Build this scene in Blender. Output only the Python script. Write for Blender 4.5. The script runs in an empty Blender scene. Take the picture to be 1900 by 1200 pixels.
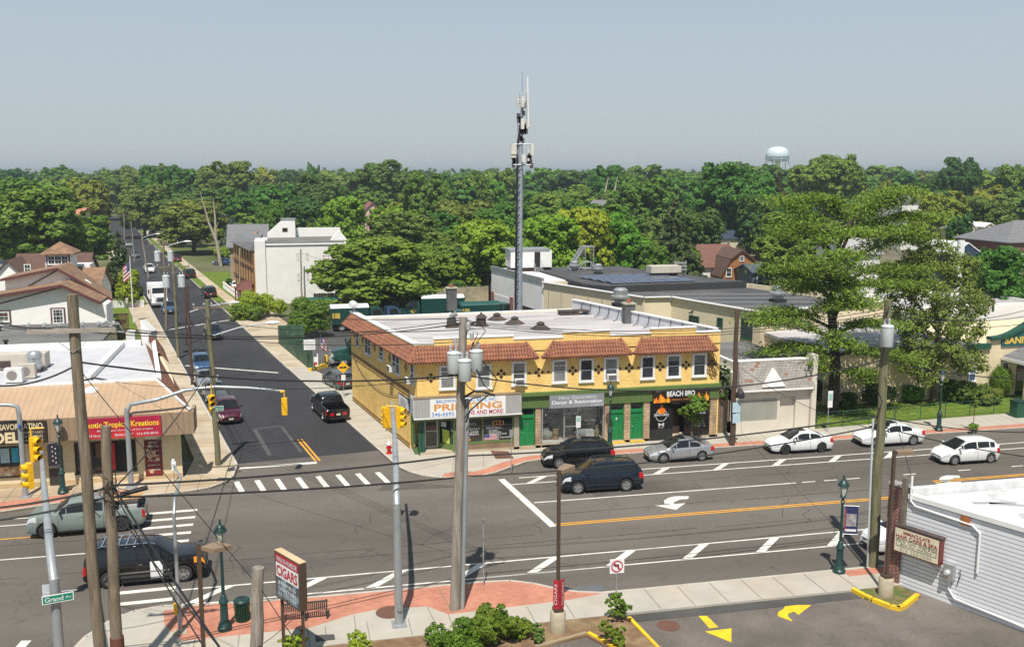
import bpy,bmesh,math,random
import numpy as np
from mathutils import Vector,Matrix
# ---------------------------------------------------------------- camera, world, sun, exposure
SC=bpy.context.scene
HAZE=True
COL=SC.collection
FPX,CAMH=1800.0,19.0
PITCH=math.atan(278.0/FPX)
YAW=math.atan(FPX/8010.0)
cam_d=bpy.data.cameras.new("camera")
cam=bpy.data.objects.new("camera",cam_d)
COL.objects.link(cam)
cam.location=(0,0,CAMH)
cam.rotation_euler=(math.pi/2-PITCH,0,-YAW)
cam_d.sensor_fit='HORIZONTAL'
cam_d.sensor_width=36.0
cam_d.lens=36.0*FPX/1900.0
cam_d.clip_start=.5
cam_d.clip_end=30000
SC.camera=cam
SUN_EL,SUN_AZ=math.radians(61),math.radians(196)
W=bpy.data.worlds.new("World")
SC.world=W
W.use_nodes=True
wt=W.node_tree
sky=wt.nodes.new("ShaderNodeTexSky")
sky.sky_type='NISHITA'
sky.sun_disc=False
sky.sun_elevation=SUN_EL
sky.sun_rotation=SUN_AZ
sky.air_density=1.0
sky.dust_density=1.0
sky.ozone_density=1.0
wg=wt.nodes.new("ShaderNodeTexCoord")
wx_=wt.nodes.new("ShaderNodeSeparateXYZ")
wt.links.new(wg.outputs['Generated'],wx_.inputs[0])
wr=wt.nodes.new("ShaderNodeValToRGB")
for p_,c_ in ((.0,(4.7,5.1,5.35)),(.04,(4.3,4.8,5.1)),(.14,(4.1,4.8,5.3)),(.32,(2.9,3.7,4.5)),(1.0,(1.5,2.1,2.8))):
    e_=wr.color_ramp.elements[0] if p_==0 else (wr.color_ramp.elements[-1] if p_==1.0 else wr.color_ramp.elements.new(p_))
    e_.color=(*[v/10 for v in c_],1)
wt.links.new(wx_.outputs[2],wr.inputs[0])
wm_=wt.nodes.new("ShaderNodeMix")
wm_.data_type='RGBA'
wm_.inputs['Factor'].default_value=.85
wv=wt.nodes.new("ShaderNodeVectorMath")
wv.operation='SCALE'
wv.inputs['Scale'].default_value=10/1.15
wt.links.new(wr.outputs[0],wv.inputs[0])
wt.links.new(sky.outputs[0],wm_.inputs['A'])
wt.links.new(wv.outputs[0],wm_.inputs['B'])
wt.links.new(wm_.outputs['Result'],wt.nodes['Background'].inputs[0])
wt.nodes['Background'].inputs[1].default_value=.1
sun_d=bpy.data.lights.new("sun",'SUN')
sun_d.energy=4.4
sun_d.angle=math.radians(.6)
sun_d.color=(1.0,.955,.88)
sun=bpy.data.objects.new("sun",sun_d)
COL.objects.link(sun)
sd=Vector((math.sin(SUN_AZ)*math.cos(SUN_EL),math.cos(SUN_AZ)*math.cos(SUN_EL),math.sin(SUN_EL)))
sun.rotation_euler=(-sd).to_track_quat('-Z','Y').to_euler()
sun.location=sd*200
SC.view_settings.view_transform='Standard'
SC.view_settings.look='None'
SC.view_settings.exposure=.42
SC.view_settings.gamma=1.0
SC.cycles.max_bounces=5
SC.cycles.diffuse_bounces=2
SC.cycles.glossy_bounces=2
SC.cycles.transmission_bounces=3
SC.cycles.transparent_max_bounces=8
SC.cycles.volume_bounces=0
SC.cycles.use_denoising=False
# ---------------------------------------------------------------- surveying: photo measurements -> world metres
_cp,_sp=math.cos(PITCH),math.sin(PITCH)
_cy,_sy=math.cos(YAW),math.sin(YAW)
_fw=Vector((_sy*_cp,_cy*_cp,-_sp))
_rt=Vector((_cy,-_sy,0))
_up=_rt.cross(_fw)
def _ray(px,py):
    return _fw*FPX+_rt*(px-950)-_up*(py-600)
def G(px,py,z=.0):
    d=_ray(px,py)
    t=(z-CAMH)/d.z
    return Vector((d.x*t,d.y*t,z))
def FY(px,py,Y):
    d=_ray(px,py)
    t=Y/d.y
    return (d.x*t,CAMH+d.z*t)
def FP(px,py,p,u):
    d=_ray(px,py)
    n=(-u[1],u[0])
    t=(p[0]*n[0]+p[1]*n[1])/(d.x*n[0]+d.y*n[1])
    return ((d.x*t-p[0])*u[0]+(d.y*t-p[1])*u[1],CAMH+d.z*t)
def AZ(px,D):
    h=Vector((_sy,_cy))*D
    l=(px-950)/FPX*D*_cp
    return (h.x+_cy*l,h.y-_sy*l)
def ZT(py,D):
    return CAMH-D*math.tan(PITCH+math.atan((py-600)/FPX))
# ---------------------------------------------------------------- materials
MATS={}
def mat(name,c,rough=.7,metal=.0,var=.12,scale=1.5,bump=.0,bscale=None,spec=.5,c2=None,coat=.0,emit=None,c2amt=(.45,.65),coords='Object',detail=4.0,stretch=None):
    if name in MATS:
        return MATS[name]
    m=bpy.data.materials.new(name)
    m.use_nodes=True
    nt=m.node_tree
    b=nt.nodes['Principled BSDF']
    b.inputs['Roughness'].default_value=rough
    b.inputs['Metallic'].default_value=metal
    b.inputs['Specular IOR Level'].default_value=spec
    if coat:
        b.inputs['Coat Weight'].default_value=coat
        b.inputs['Coat Roughness'].default_value=.05
    tc=nt.nodes.new('ShaderNodeTexCoord')
    src=tc.outputs[coords]
    if stretch:
        mp=nt.nodes.new('ShaderNodeMapping')
        mp.inputs['Scale'].default_value=stretch
        nt.links.new(src,mp.inputs['Vector'])
        src=mp.outputs[0]
    nz=nt.nodes.new('ShaderNodeTexNoise')
    nz.inputs['Scale'].default_value=scale
    nz.inputs['Detail'].default_value=detail
    nz.inputs['Roughness'].default_value=.62
    nt.links.new(src,nz.inputs['Vector'])
    mr=nt.nodes.new('ShaderNodeMapRange')
    mr.inputs['From Min'].default_value=.3
    mr.inputs['From Max'].default_value=.7
    mr.inputs['To Min'].default_value=1-var
    mr.inputs['To Max'].default_value=1+var
    nt.links.new(nz.outputs['Fac'],mr.inputs['Value'])
    mul=nt.nodes.new('ShaderNodeMix')
    mul.data_type='RGBA'
    mul.blend_type='MULTIPLY'
    mul.inputs['Factor'].default_value=1
    mul.inputs['A'].default_value=(*c,1)
    out=mul
    if c2 is not None:
        nz2=nt.nodes.new('ShaderNodeTexNoise')
        nz2.inputs['Scale'].default_value=scale*.45
        nz2.inputs['Detail'].default_value=5
        nt.links.new(src,nz2.inputs['Vector'])
        r2=nt.nodes.new('ShaderNodeMapRange')
        r2.inputs['From Min'].default_value=c2amt[0]
        r2.inputs['From Max'].default_value=c2amt[1]
        nt.links.new(nz2.outputs['Fac'],r2.inputs['Value'])
        mx=nt.nodes.new('ShaderNodeMix')
        mx.data_type='RGBA'
        mx.inputs['A'].default_value=(*c,1)
        mx.inputs['B'].default_value=(*c2,1)
        nt.links.new(r2.outputs[0],mx.inputs['Factor'])
        nt.links.new(mx.outputs['Result'],mul.inputs['A'])
    nt.links.new(mr.outputs[0],mul.inputs['B'])
    nt.links.new(mul.outputs['Result'],b.inputs['Base Color'])
    if bump:
        bz=nt.nodes.new('ShaderNodeTexNoise')
        bz.inputs['Scale'].default_value=bscale or scale*6
        bz.inputs['Detail'].default_value=3
        nt.links.new(src,bz.inputs['Vector'])
        bp=nt.nodes.new('ShaderNodeBump')
        bp.inputs['Strength'].default_value=bump
        bp.inputs['Distance'].default_value=.05
        nt.links.new(bz.outputs['Fac'],bp.inputs['Height'])
        nt.links.new(bp.outputs[0],b.inputs['Normal'])
    if emit:
        b.inputs['Emission Color'].default_value=(*emit[0],1)
        b.inputs['Emission Strength'].default_value=emit[1]
    MATS[name]=m
    return m
def stripes(m,axis_scale,amount=.3,dark=(.0,.12),vec='Object',colour=None):
    """multiply the base colour of m by a repeating line pattern: axis_scale = (kx,ky,kz) turns per metre, dark = part of each turn that is the line"""
    nt=m.node_tree
    b=nt.nodes['Principled BSDF']
    old=b.inputs['Base Color'].links[0].from_socket
    tc=nt.nodes.new('ShaderNodeTexCoord')
    dt=nt.nodes.new('ShaderNodeVectorMath')
    dt.operation='DOT_PRODUCT'
    dt.inputs[1].default_value=axis_scale
    nt.links.new(tc.outputs[vec],dt.inputs[0])
    fr=nt.nodes.new('ShaderNodeMath')
    fr.operation='FRACT'
    nt.links.new(dt.outputs['Value'],fr.inputs[0])
    lt=nt.nodes.new('ShaderNodeMath')
    lt.operation='LESS_THAN'
    lt.inputs[1].default_value=dark[1]
    nt.links.new(fr.outputs[0],lt.inputs[0])
    ms=nt.nodes.new('ShaderNodeMath')
    ms.operation='MULTIPLY'
    ms.inputs[1].default_value=amount
    nt.links.new(lt.outputs[0],ms.inputs[0])
    mx=nt.nodes.new('ShaderNodeMix')
    mx.data_type='RGBA'
    mx.inputs['B'].default_value=(*(colour or (.02,.02,.02)),1)
    nt.links.new(old,mx.inputs['A'])
    nt.links.new(ms.outputs[0],mx.inputs['Factor'])
    nt.links.new(mx.outputs['Result'],b.inputs['Base Color'])
    return m
def bricks(name,c1,c2,mortar,w,h,rough=.8,msize=.02,rot=.0,upright=True,var=.3):
    """brick pattern in world metres; upright -> laid on x+y / z, else on x / y"""
    if name in MATS:
        return MATS[name]
    m=bpy.data.materials.new(name)
    m.use_nodes=True
    nt=m.node_tree
    b=nt.nodes['Principled BSDF']
    b.inputs['Roughness'].default_value=rough
    tc=nt.nodes.new('ShaderNodeTexCoord')
    src=tc.outputs['Object']
    if upright:
        sp=nt.nodes.new('ShaderNodeSeparateXYZ')
        nt.links.new(src,sp.inputs[0])
        ad=nt.nodes.new('ShaderNodeMath')
        nt.links.new(sp.outputs[0],ad.inputs[0])
        nt.links.new(sp.outputs[1],ad.inputs[1])
        cb=nt.nodes.new('ShaderNodeCombineXYZ')
        nt.links.new(ad.outputs[0],cb.inputs[0])
        nt.links.new(sp.outputs[2],cb.inputs[1])
        src=cb.outputs[0]
    mp=nt.nodes.new('ShaderNodeMapping')
    mp.inputs['Rotation'].default_value=(0,0,rot)
    nt.links.new(src,mp.inputs['Vector'])
    bt=nt.nodes.new('ShaderNodeTexBrick')
    bt.inputs['Scale'].default_value=1.0
    bt.inputs['Brick Width'].default_value=w
    bt.inputs['Row Height'].default_value=h
    bt.inputs['Mortar Size'].default_value=msize
    bt.inputs['Mortar Smooth'].default_value=.3
    bt.inputs['Color1'].default_value=(*c1,1)
    bt.inputs['Color2'].default_value=(*c2,1)
    bt.inputs['Mortar'].default_value=(*mortar,1)
    nt.links.new(mp.outputs[0],bt.inputs['Vector'])
    nz=nt.nodes.new('ShaderNodeTexNoise')
    nz.inputs['Scale'].default_value=.9
    nz.inputs['Detail'].default_value=4
    nt.links.new(tc.outputs['Object'],nz.inputs['Vector'])
    mr=nt.nodes.new('ShaderNodeMapRange')
    mr.inputs['From Min'].default_value=.3
    mr.inputs['From Max'].default_value=.7
    mr.inputs['To Min'].default_value=1-var
    mr.inputs['To Max'].default_value=1+var
    nt.links.new(nz.outputs['Fac'],mr.inputs['Value'])
    mul=nt.nodes.new('ShaderNodeMix')
    mul.data_type='RGBA'
    mul.blend_type='MULTIPLY'
    mul.inputs['Factor'].default_value=1
    nt.links.new(bt.outputs['Color'],mul.inputs['A'])
    nt.links.new(mr.outputs[0],mul.inputs['B'])
    nt.links.new(mul.outputs['Result'],b.inputs['Base Color'])
    MATS[name]=m
    return m
# ---------------------------------------------------------------- mesh builder
ORG={}
class MB:
    def __init__(s,T=None):
        s.v,s.f,s.mi,s.T,s.cur=[],[],[],T,0
    def add(s,pts,faces):
        k=len(s.v)
        for p in pts:
            p=Vector(p)
            s.v.append(s.T @ p if s.T is not None else p)
        for f in faces:
            s.f.append([i+k for i in f])
            s.mi.append(s.cur)
        return s
    def box(s,x0,x1,y0,y1,z0,z1):
        return s.add([(x0,y0,z0),(x1,y0,z0),(x1,y1,z0),(x0,y1,z0),(x0,y0,z1),(x1,y0,z1),(x1,y1,z1),(x0,y1,z1)],
                     [(0,3,2,1),(4,5,6,7),(0,1,5,4),(1,2,6,5),(2,3,7,6),(3,0,4,7)])
    def hexa(s,lo,hi):
        return s.add(list(lo)+list(hi),[(0,3,2,1),(4,5,6,7),(0,1,5,4),(1,2,6,5),(2,3,7,6),(3,0,4,7)])
    def bar(s,a,b,w,h=None,up=(0,0,1)):
        a,b=Vector(a),Vector(b)
        h=w if h is None else h
        d=(b-a).normalized()
        u=Vector(up)
        if abs(d.dot(u))>.98:
            u=Vector((1,0,0))
        x=d.cross(u).normalized()*(w/2)
        y=x.cross(d).normalized()*(h/2)
        return s.hexa([a-x-y,a+x-y,a+x+y,a-x+y],[b-x-y,b+x-y,b+x+y,b-x+y])
    def prism(s,poly,z0,z1):
        n=len(poly)
        ar=sum(poly[i][0]*poly[(i+1) % n][1]-poly[(i+1) % n][0]*poly[i][1] for i in range(n))
        if ar<0:
            poly=poly[::-1]
        pts=[(p[0],p[1],z0) for p in poly]+[(p[0],p[1],z1) for p in poly]
        fs=[list(range(n))[::-1],list(range(n,2*n))]+[(i,(i+1) % n,n+(i+1) % n,n+i) for i in range(n)]
        return s.add(pts,fs)
    def plate(s,poly,n,th):
        n=Vector(n).normalized()*th
        k=len(poly)
        P0=[Vector(p) for p in poly]
        P1=[p+n for p in P0]
        return s.add(P0+P1,[list(range(k))[::-1],list(range(k,2*k))]+[(i,(i+1) % k,k+(i+1) % k,k+i) for i in range(k)])
    def sheet(s,poly,z):
        n=len(poly)
        ar=sum(poly[i][0]*poly[(i+1) % n][1]-poly[(i+1) % n][0]*poly[i][1] for i in range(n))
        if ar<0:
            poly=poly[::-1]
        return s.add([(p[0],p[1],z) for p in poly],[list(range(n))])
    def tube(s,path,r,n=8):
        path=[Vector(p) for p in path]
        m=len(path)
        rs=r if isinstance(r,(list,tuple)) else [r]*m
        pts,u=[],None
        for i,p in enumerate(path):
            d=(path[min(i+1,m-1)]-path[max(i-1,0)]).normalized()
            if u is None:
                u=Vector((0,0,1)) if abs(d.z)<.9 else Vector((1,0,0))
            x=d.cross(u)
            if x.length<1e-5:
                x=d.cross(Vector((0,1,.3)))
            x.normalize()
            u=x.cross(d).normalized()
            for k in range(n):
                a=2*math.pi*k/n
                pts.append(p+(x*math.cos(a)+u*math.sin(a))*rs[i])
        fs=[(i*n+k,i*n+(k+1) % n,(i+1)*n+(k+1) % n,(i+1)*n+k) for i in range(m-1) for k in range(n)]
        fs+=[list(range(n))[::-1],list(range((m-1)*n,m*n))]
        return s.add(pts,fs)
    def lathe(s,prof,c=(0,0,0),n=12,ax=None):
        M=Matrix.Translation(Vector(c))
        if ax is not None:
            M=M @ Vector(ax).to_track_quat('Z','Y').to_matrix().to_4x4()
        pts=[M @ Vector((r*math.cos(2*math.pi*k/n),r*math.sin(2*math.pi*k/n),z)) for r,z in prof for k in range(n)]
        m=len(prof)
        fs=[(i*n+k,i*n+(k+1) % n,(i+1)*n+(k+1) % n,(i+1)*n+k) for i in range(m-1) for k in range(n)]
        fs+=[list(range(n))[::-1],list(range((m-1)*n,m*n))]
        return s.add(pts,fs)
    def ball(s,c,r,n=10,k=7):
        rr=r if isinstance(r,(tuple,list)) else (r,r,r)
        pts,fs=[],[]
        for i in range(k+1):
            t=math.pi*i/k
            for j in range(n):
                a=2*math.pi*j/n
                pts.append((c[0]+rr[0]*math.sin(t)*math.cos(a),c[1]+rr[1]*math.sin(t)*math.sin(a),c[2]+rr[2]*math.cos(t)))
        for i in range(k):
            for j in range(n):
                fs.append((i*n+j,(i+1)*n+j,(i+1)*n+(j+1) % n,i*n+(j+1) % n))
        return s.add(pts,fs)
    def build(s,name,mats,parent=None,local=False,smooth=False):
        me=bpy.data.meshes.new(name)
        o=Vector((0,0,0))
        if parent is not None and not local:
            o=ORG.get(parent.name,o)
        me.from_pydata([tuple(p-o) for p in s.v],[],s.f)
        mats=mats if isinstance(mats,(list,tuple)) else [mats]
        for m in mats:
            me.materials.append(m)
        if len(mats)>1:
            me.polygons.foreach_set('material_index',s.mi)
        if smooth:
            me.polygons.foreach_set('use_smooth',[True]*len(me.polygons))
            try:
                me.set_sharp_from_angle(angle=math.radians(smooth if smooth is not True else 40))
            except Exception:
                pass
        me.validate()
        ob=bpy.data.objects.new(name,me)
        COL.objects.link(ob)
        if parent is not None:
            ob.parent=parent
            ORG[ob.name]=o
        return ob
def tag(o,label=None,cat=None,group=None,kind=None):
    if label:o['label']=label
    if cat:o['category']=cat
    if group:o['group']=group
    if kind:o['kind']=kind
    return o
def thing(name,label,cat,loc=(0,0,0),group=None,rz=.0):
    o=bpy.data.objects.new(name,None)
    COL.objects.link(o)
    o.empty_display_size=.3
    o.location=loc
    o.rotation_euler=(0,0,rz)
    ORG[o.name]=Vector(loc)
    return tag(o,label,cat,group)
KIDS={}
def copy_tree(o,parent=None):
    c=o.copy()
    COL.objects.link(c)
    if parent is not None:
        c.parent=parent
    for ch in list(o.children):
        copy_tree(ch,c)
    return c
def struct(mb,name,m,**k):
    return tag(mb.build(name,m,**k),kind='structure')
_txt={}
def text(s,c,ax,ay,w,h,name,m,parent,bold=.0,shear=.0,depth=.006,local=False,lab=None):
    """flat lettering fitted to w x h, centred on c, along ax / ay"""
    cu=bpy.data.curves.new('lettering','FONT')
    cu.body=s
    cu.align_x,cu.align_y='CENTER','CENTER'
    cu.offset=bold
    cu.shear=shear
    cu.resolution_u=3
    tmp=bpy.data.objects.new('lettering_tmp',cu)
    COL.objects.link(tmp)
    me=bpy.data.meshes.new_from_object(tmp.evaluated_get(bpy.context.evaluated_depsgraph_get()))
    bpy.data.objects.remove(tmp)
    n=len(me.vertices)
    co=np.zeros(n*3)
    me.vertices.foreach_get('co',co)
    co=co.reshape(-1,3)
    lo,hi=co.min(0),co.max(0)
    sx,sy=w/max(hi[0]-lo[0],1e-4),h/max(hi[1]-lo[1],1e-4)
    ax,ay=Vector(ax).normalized(),Vector(ay).normalized()
    nn=ax.cross(ay)
    o=Vector((0,0,0)) if local or parent is None else ORG.get(parent.name,Vector((0,0,0)))
    mid=(lo+hi)/2
    out=np.outer((co[:,0]-mid[0])*sx,np.array(ax))+np.outer((co[:,1]-mid[1])*sy,np.array(ay))+np.array(Vector(c)-o+nn*depth)
    me.vertices.foreach_set('co',out.ravel())
    me.update()
    me.materials.clear()
    me.materials.append(m)
    ob=bpy.data.objects.new(name,me)
    COL.objects.link(ob)
    if parent is not None:
        ob.parent=parent
        ORG[ob.name]=o
    if lab:ob['label']=lab
    return ob
def cable_pts(a,b,sag,n=14):
    a,b=Vector(a),Vector(b)
    return [a.lerp(b,i/n)-Vector((0,0,sag*4*(i/n)*(1-i/n))) for i in range(n+1)]
# ---------------------------------------------------------------- ground materials
def asphalt(name,c,c2,scale=.35,streak=None):
    m=mat(name,c,rough=.9,var=.14,scale=scale,c2=c2,bump=.25,bscale=45,spec=.25,detail=8,stretch=streak,c2amt=(.38,.66))
    nt=m.node_tree
    b=nt.nodes['Principled BSDF']
    old=b.inputs['Base Color'].links[0].from_socket
    tc=nt.nodes.new('ShaderNodeTexCoord')
    nz=nt.nodes.new('ShaderNodeTexNoise')
    nz.inputs['Scale'].default_value=9.0
    nz.inputs['Detail'].default_value=6
    nz.inputs['Roughness'].default_value=.8
    nt.links.new(tc.outputs['Object'],nz.inputs['Vector'])
    mr=nt.nodes.new('ShaderNodeMapRange')
    mr.inputs['From Min'].default_value=.3
    mr.inputs['From Max'].default_value=.7
    mr.inputs['To Min'].default_value=.8
    mr.inputs['To Max'].default_value=1.2
    nt.links.new(nz.outputs['Fac'],mr.inputs['Value'])
    vo=nt.nodes.new('ShaderNodeTexVoronoi')
    vo.feature='DISTANCE_TO_EDGE'
    vo.inputs['Scale'].default_value=.16
    dn=nt.nodes.new('ShaderNodeTexNoise')
    dn.inputs['Scale'].default_value=.6
    dn.inputs['Detail'].default_value=5
    nt.links.new(tc.outputs['Object'],dn.inputs['Vector'])
    ad=nt.nodes.new('ShaderNodeVectorMath')
    ad.operation='MULTIPLY_ADD'
    ad.inputs[1].default_value=(5,5,0)
    nt.links.new(dn.outputs['Color'],ad.inputs[0])
    nt.links.new(tc.outputs['Object'],ad.inputs[2])
    nt.links.new(ad.outputs[0],vo.inputs['Vector'])
    cr=nt.nodes.new('ShaderNodeMapRange')
    cr.inputs['From Min'].default_value=.0
    cr.inputs['From Max'].default_value=.008
    cr.inputs['To Min'].default_value=.72
    cr.inputs['To Max'].default_value=1.0
    nt.links.new(vo.outputs['Distance'],cr.inputs['Value'])
    mm=nt.nodes.new('ShaderNodeMath')
    mm.operation='MULTIPLY'
    nt.links.new(mr.outputs[0],mm.inputs[0])
    nt.links.new(cr.outputs[0],mm.inputs[1])
    mx=nt.nodes.new('ShaderNodeMix')
    mx.data_type='RGBA'
    mx.blend_type='MULTIPLY'
    mx.inputs['Factor'].default_value=1
    nt.links.new(old,mx.inputs['A'])
    nt.links.new(mm.outputs[0],mx.inputs['B'])
    nt.links.new(mx.outputs['Result'],b.inputs['Base Color'])
    return m
A_GRAND=asphalt('worn grey asphalt',(.105,.092,.079),(.152,.134,.115),.25,(.35,1.0,1))
A_SIDE=asphalt('fresh dark asphalt',(.034,.034,.038),(.052,.051,.054),.2,(1,.35,1))
A_LOT=asphalt('coarse lot asphalt',(.112,.098,.085),(.165,.143,.123),.6)
A_BAND=asphalt('tar band asphalt',(.07,.066,.062),(.09,.085,.08),.8)
CONC=mat('pale concrete paving',(.40,.372,.313),rough=.9,var=.10,scale=.7,bump=.1,bscale=30,c2=(.40,.35,.28),detail=7)
CONC_W=mat('warm concrete paving',(.46,.385,.28),rough=.9,var=.14,scale=.5,bump=.1,bscale=30,c2=(.36,.27,.17),detail=7)
JOINT=mat('paving joint',(.17,.15,.125),rough=.95)
KERB=mat('kerb concrete',(.44,.40,.34),rough=.9,var=.15,scale=1.2)
BRICKP=bricks('red brick paving',(.42,.155,.095),(.50,.21,.135),(.32,.18,.13),.22,.11,rough=.9,msize=.008,upright=False,var=.14)
WHITE_P=mat('worn white road paint',(.66,.63,.56),rough=.8,var=.16,scale=2.5,c2=(.42,.39,.34),c2amt=(.56,.78),detail=8)
YEL_P=mat('orange yellow road paint',(.68,.32,.03),rough=.8,var=.14,scale=2.0,detail=6)
YEL_K=mat('bright yellow kerb paint',(.80,.50,.012),rough=.65,var=.10,scale=2.0,c2=(.62,.40,.03))
GRASS=mat('lawn grass',(.105,.165,.022),rough=.95,var=.3,scale=3.0,bump=.5,bscale=25,c2=(.15,.18,.035),detail=8,spec=.1)
SOIL=mat('bare brown soil',(.20,.125,.075),rough=1.0,var=.3,scale=2.0,bump=.6,bscale=18,c2=(.26,.19,.105),detail=8,spec=.1)
YARD=mat('suburban ground',(.10,.12,.04),rough=1.0,var=.3,scale=.05,c2=(.16,.14,.10),detail=8,spec=.1)
# ---------------------------------------------------------------- ground, roads, pavements
def LK(Y):return-4.0-.2*(Y-64)
def RK(Y):return 5.6-.2*(Y-63)
struct(MB().sheet([(-9000,-400),(9000,-400),(9000,18000),(-9000,18000)],-.05),'ground',YARD)
struct(MB().sheet([(-160,37),(220,37),(220,64.5),(5.5,66),(-4,66),(-160,62)],-.012),'avenue',A_GRAND)
sy0=64.6
sp=[(LK(sy0)-.3,sy0),(-.5,sy0+.5),(3.5,sy0+.9),(RK(sy0+1.2)+.3,sy0+1.2),(RK(470)+.3,470),(LK(470)-.3,470)]
struct(MB().sheet(sp,-.006),'side_street',A_SIDE)
struct(MB().sheet([(-30,-60),(-9.2,-60),(-8.6,42),(-30,42)],-.008),'south_street',A_GRAND)
struct(MB().sheet([(-62,352),(-40,352),(60,372),(60,380),(-70,366)],-.003),'far_crossing_street',A_SIDE)
struct(MB().sheet([(5.0,-30),(31,-30),(31,37.02),(5.0,37.02)],.02),'parking_lot',A_LOT)
struct(MB().sheet([(13.3,37.02),(24.9,37.02),(24.9,37.72),(13.3,37.72)],.03),'tar_band',A_BAND)
struct(MB().sheet([(RK(84)+1.6,84),(29,84),(29,133),(RK(133)+2.0,131)],.0),'truck_yard',asphalt('yard asphalt',(.06,.058,.056),(.10,.095,.088),.2))
struct(MB().sheet([(RK(112)+1.7,112),(RK(112)+6,112),(RK(140)+6,140),(RK(140)+1.7,140)],.006),'driveway',CONC_W)
PZ=.13
def pave(name,poly,m,z=PZ):
    return struct(MB().prism(poly,-.1,z),name,m)
def kerb(name,pts,w=.16,z=PZ+.006,m=KERB):
    mb=MB()
    for a,b in zip(pts,pts[1:]):
        d=Vector((b[0]-a[0],b[1]-a[1],0)).normalized()
        n=Vector((-d.y,d.x,0))*w
        A,B=Vector((a[0],a[1],0))-d*.0,Vector((b[0],b[1],0))
        mb.hexa([A+Vector((0,0,-.1)),B+Vector((0,0,-.1)),B+n+Vector((0,0,-.1)),A+n+Vector((0,0,-.1))],
                [A+Vector((0,0,z)),B+Vector((0,0,z)),B+n+Vector((0,0,z)),A+n+Vector((0,0,z))])
    return struct(mb,name,m)
def joints(name,segs,z,w=.03):
    mb=MB()
    for a,b in segs:
        d=Vector((b[0]-a[0],b[1]-a[1],0)).normalized()
        n=Vector((-d.y,d.x,0))*w/2
        A,B=Vector((a[0],a[1],0)),Vector((b[0],b[1],0))
        mb.sheet([A-n,B-n,B+n,A+n],z)
    return struct(mb,name,JOINT)
def arc(c,r,a0,a1,n=8):
    return [(c[0]+r*math.cos(math.radians(a0+(a1-a0)*i/n)),c[1]+r*math.sin(math.radians(a0+(a1-a0)*i/n))) for i in range(n+1)]
NE=[(RK(96) ,96),(5.75,63.0),(6.1,61.4),(6.7,60.0),(7.5,58.95),(8.6,58.3),(9.8,58.0),(11.0,58.1),(12.2,58.7),(13.5,59.7),(14.6,60.5),(15.7,60.8),(110,60.6)]
pave('pavement',NE+[(110,70),(38,66),(30,66),(9,66),(5.2,84),(RK(96)+2.0,96)],CONC)
kerb('kerb',NE)
struct(MB().prism([(x,y+.17) for x,y in NE[5:]][:4]+[(12.2,58.9),(13.5,59.9),(14.6,60.7),(15.7,60.98),(110,60.78),(110,61.65),(15.2,61.75),(13.9,61.2),(12.9,60.6),(11.7,59.6),(10.8,59.1),(9.7,59.0),(8.9,59.2)],0,PZ+.004),'brick_paving',BRICKP)
joints('paving_joints',[((x,61.75),(x+.25,63.4)) for x in np.arange(16,30,1.75)]+[((x,61.75),(x+.3,66)) for x in np.arange(31,60,1.75)]+
       [((RK(y)+.2,y),(RK(y)+2.4,y+.4)) for y in np.arange(64.5,95,1.8)]+[((9.4,59.3),(10.2,63.2)),((7.2,60.2),(10.6,62.3)),((11.6,60.0),(12.2,63.2)),((13.8,61.3),(14.1,63.2)),((6.0,62.3),(14,61.9))],PZ+.004)
struct(MB().sheet([(9.1,58.6),(10.4,58.5),(10.6,59.2),(9.2,59.3)],PZ+.012),'tactile_pad',mat('terracotta tactile pad',(.36,.17,.11)))
struct(MB().sheet([G(910,836,PZ).xy,G(943,837,PZ).xy,G(954,850,PZ).xy,G(920,851,PZ).xy],PZ+.012),'cellar_hatch',mat('rusty hatch steel',(.16,.075,.05),metal=.3,rough=.7))
def strip(name,f,off0,off1,y0,y1,m,z):
    return struct(MB().prism([(f(y0)+off0,y0),(f(y0)+off1,y0),(f(y1)+off1,y1),(f(y1)+off0,y1)],-.1,z),name,m)
strip('verge',RK,.15,1.5,150,345,GRASS,.12)
strip('pavement',RK,1.5,3.1,132,345,CONC_W,.13)
strip('lawn',RK,3.1,11,152,196,GRASS,.10)
strip('kerb',RK,0,.15,96,345,KERB,.125)
strip('pavement',RK,.15,1.9,96,132,CONC_W,.126)
NW=[(-90,57.2),(-30,57.4),(-16.7,57.6),(-13.2,58.7),(-9.7,58.8),(-6.9,59.0),(-5.5,59.5),(-4.6,60.5),(-4.2,61.6),(-4.05,64.0),(LK(150),150)]
pave('pavement',NW+[(LK(150)-3.0,150),(-9.0,76),(-7.0,66),(-7.2,62.2),(-90,62.2)],CONC_W)
kerb('kerb',NW)
struct(MB().prism([(-18,57.75),(-16.7,57.85),(-13.2,58.95),(-9.7,59.0),(-9.7,60.1),(-13.4,60.1),(-18,59.2)],0,PZ+.004),'brick_paving',BRICKP)
joints('paving_joints',[((LK(y)-.2,y),(LK(y)-2.9,y+.2)) for y in np.arange(65,150,1.9)]+[((x,59.1),(x,62.1)) for x in np.arange(-17,-4.6,1.8)]+[((-90,60.3),(-4.6,60.3))],PZ+.008)
struct(MB().sheet([G(405,886,PZ).xy,G(425,886,PZ).xy,G(423,892,PZ).xy,G(401,892,PZ).xy],PZ+.012),'utility_cover',mat('dark iron cover',(.07,.065,.06),rough=.7))
strip('pavement',LK,-3.0,-1.3,150,345,CONC_W,.13)
strip('verge',LK,-1.3,-.15,150,345,GRASS,.12)
strip('kerb',LK,-.15,0,150,345,KERB,.125)
strip('front_lawn',LK,-9.5,-3.0,116,149,GRASS,.10)
for y in (172,200,228,262):
    struct(MB().sheet([(LK(y)-3,y),(LK(y),y),(LK(y+4),y+4),(LK(y+4)-3,y+4)],.14),'driveway',CONC_W)
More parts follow.
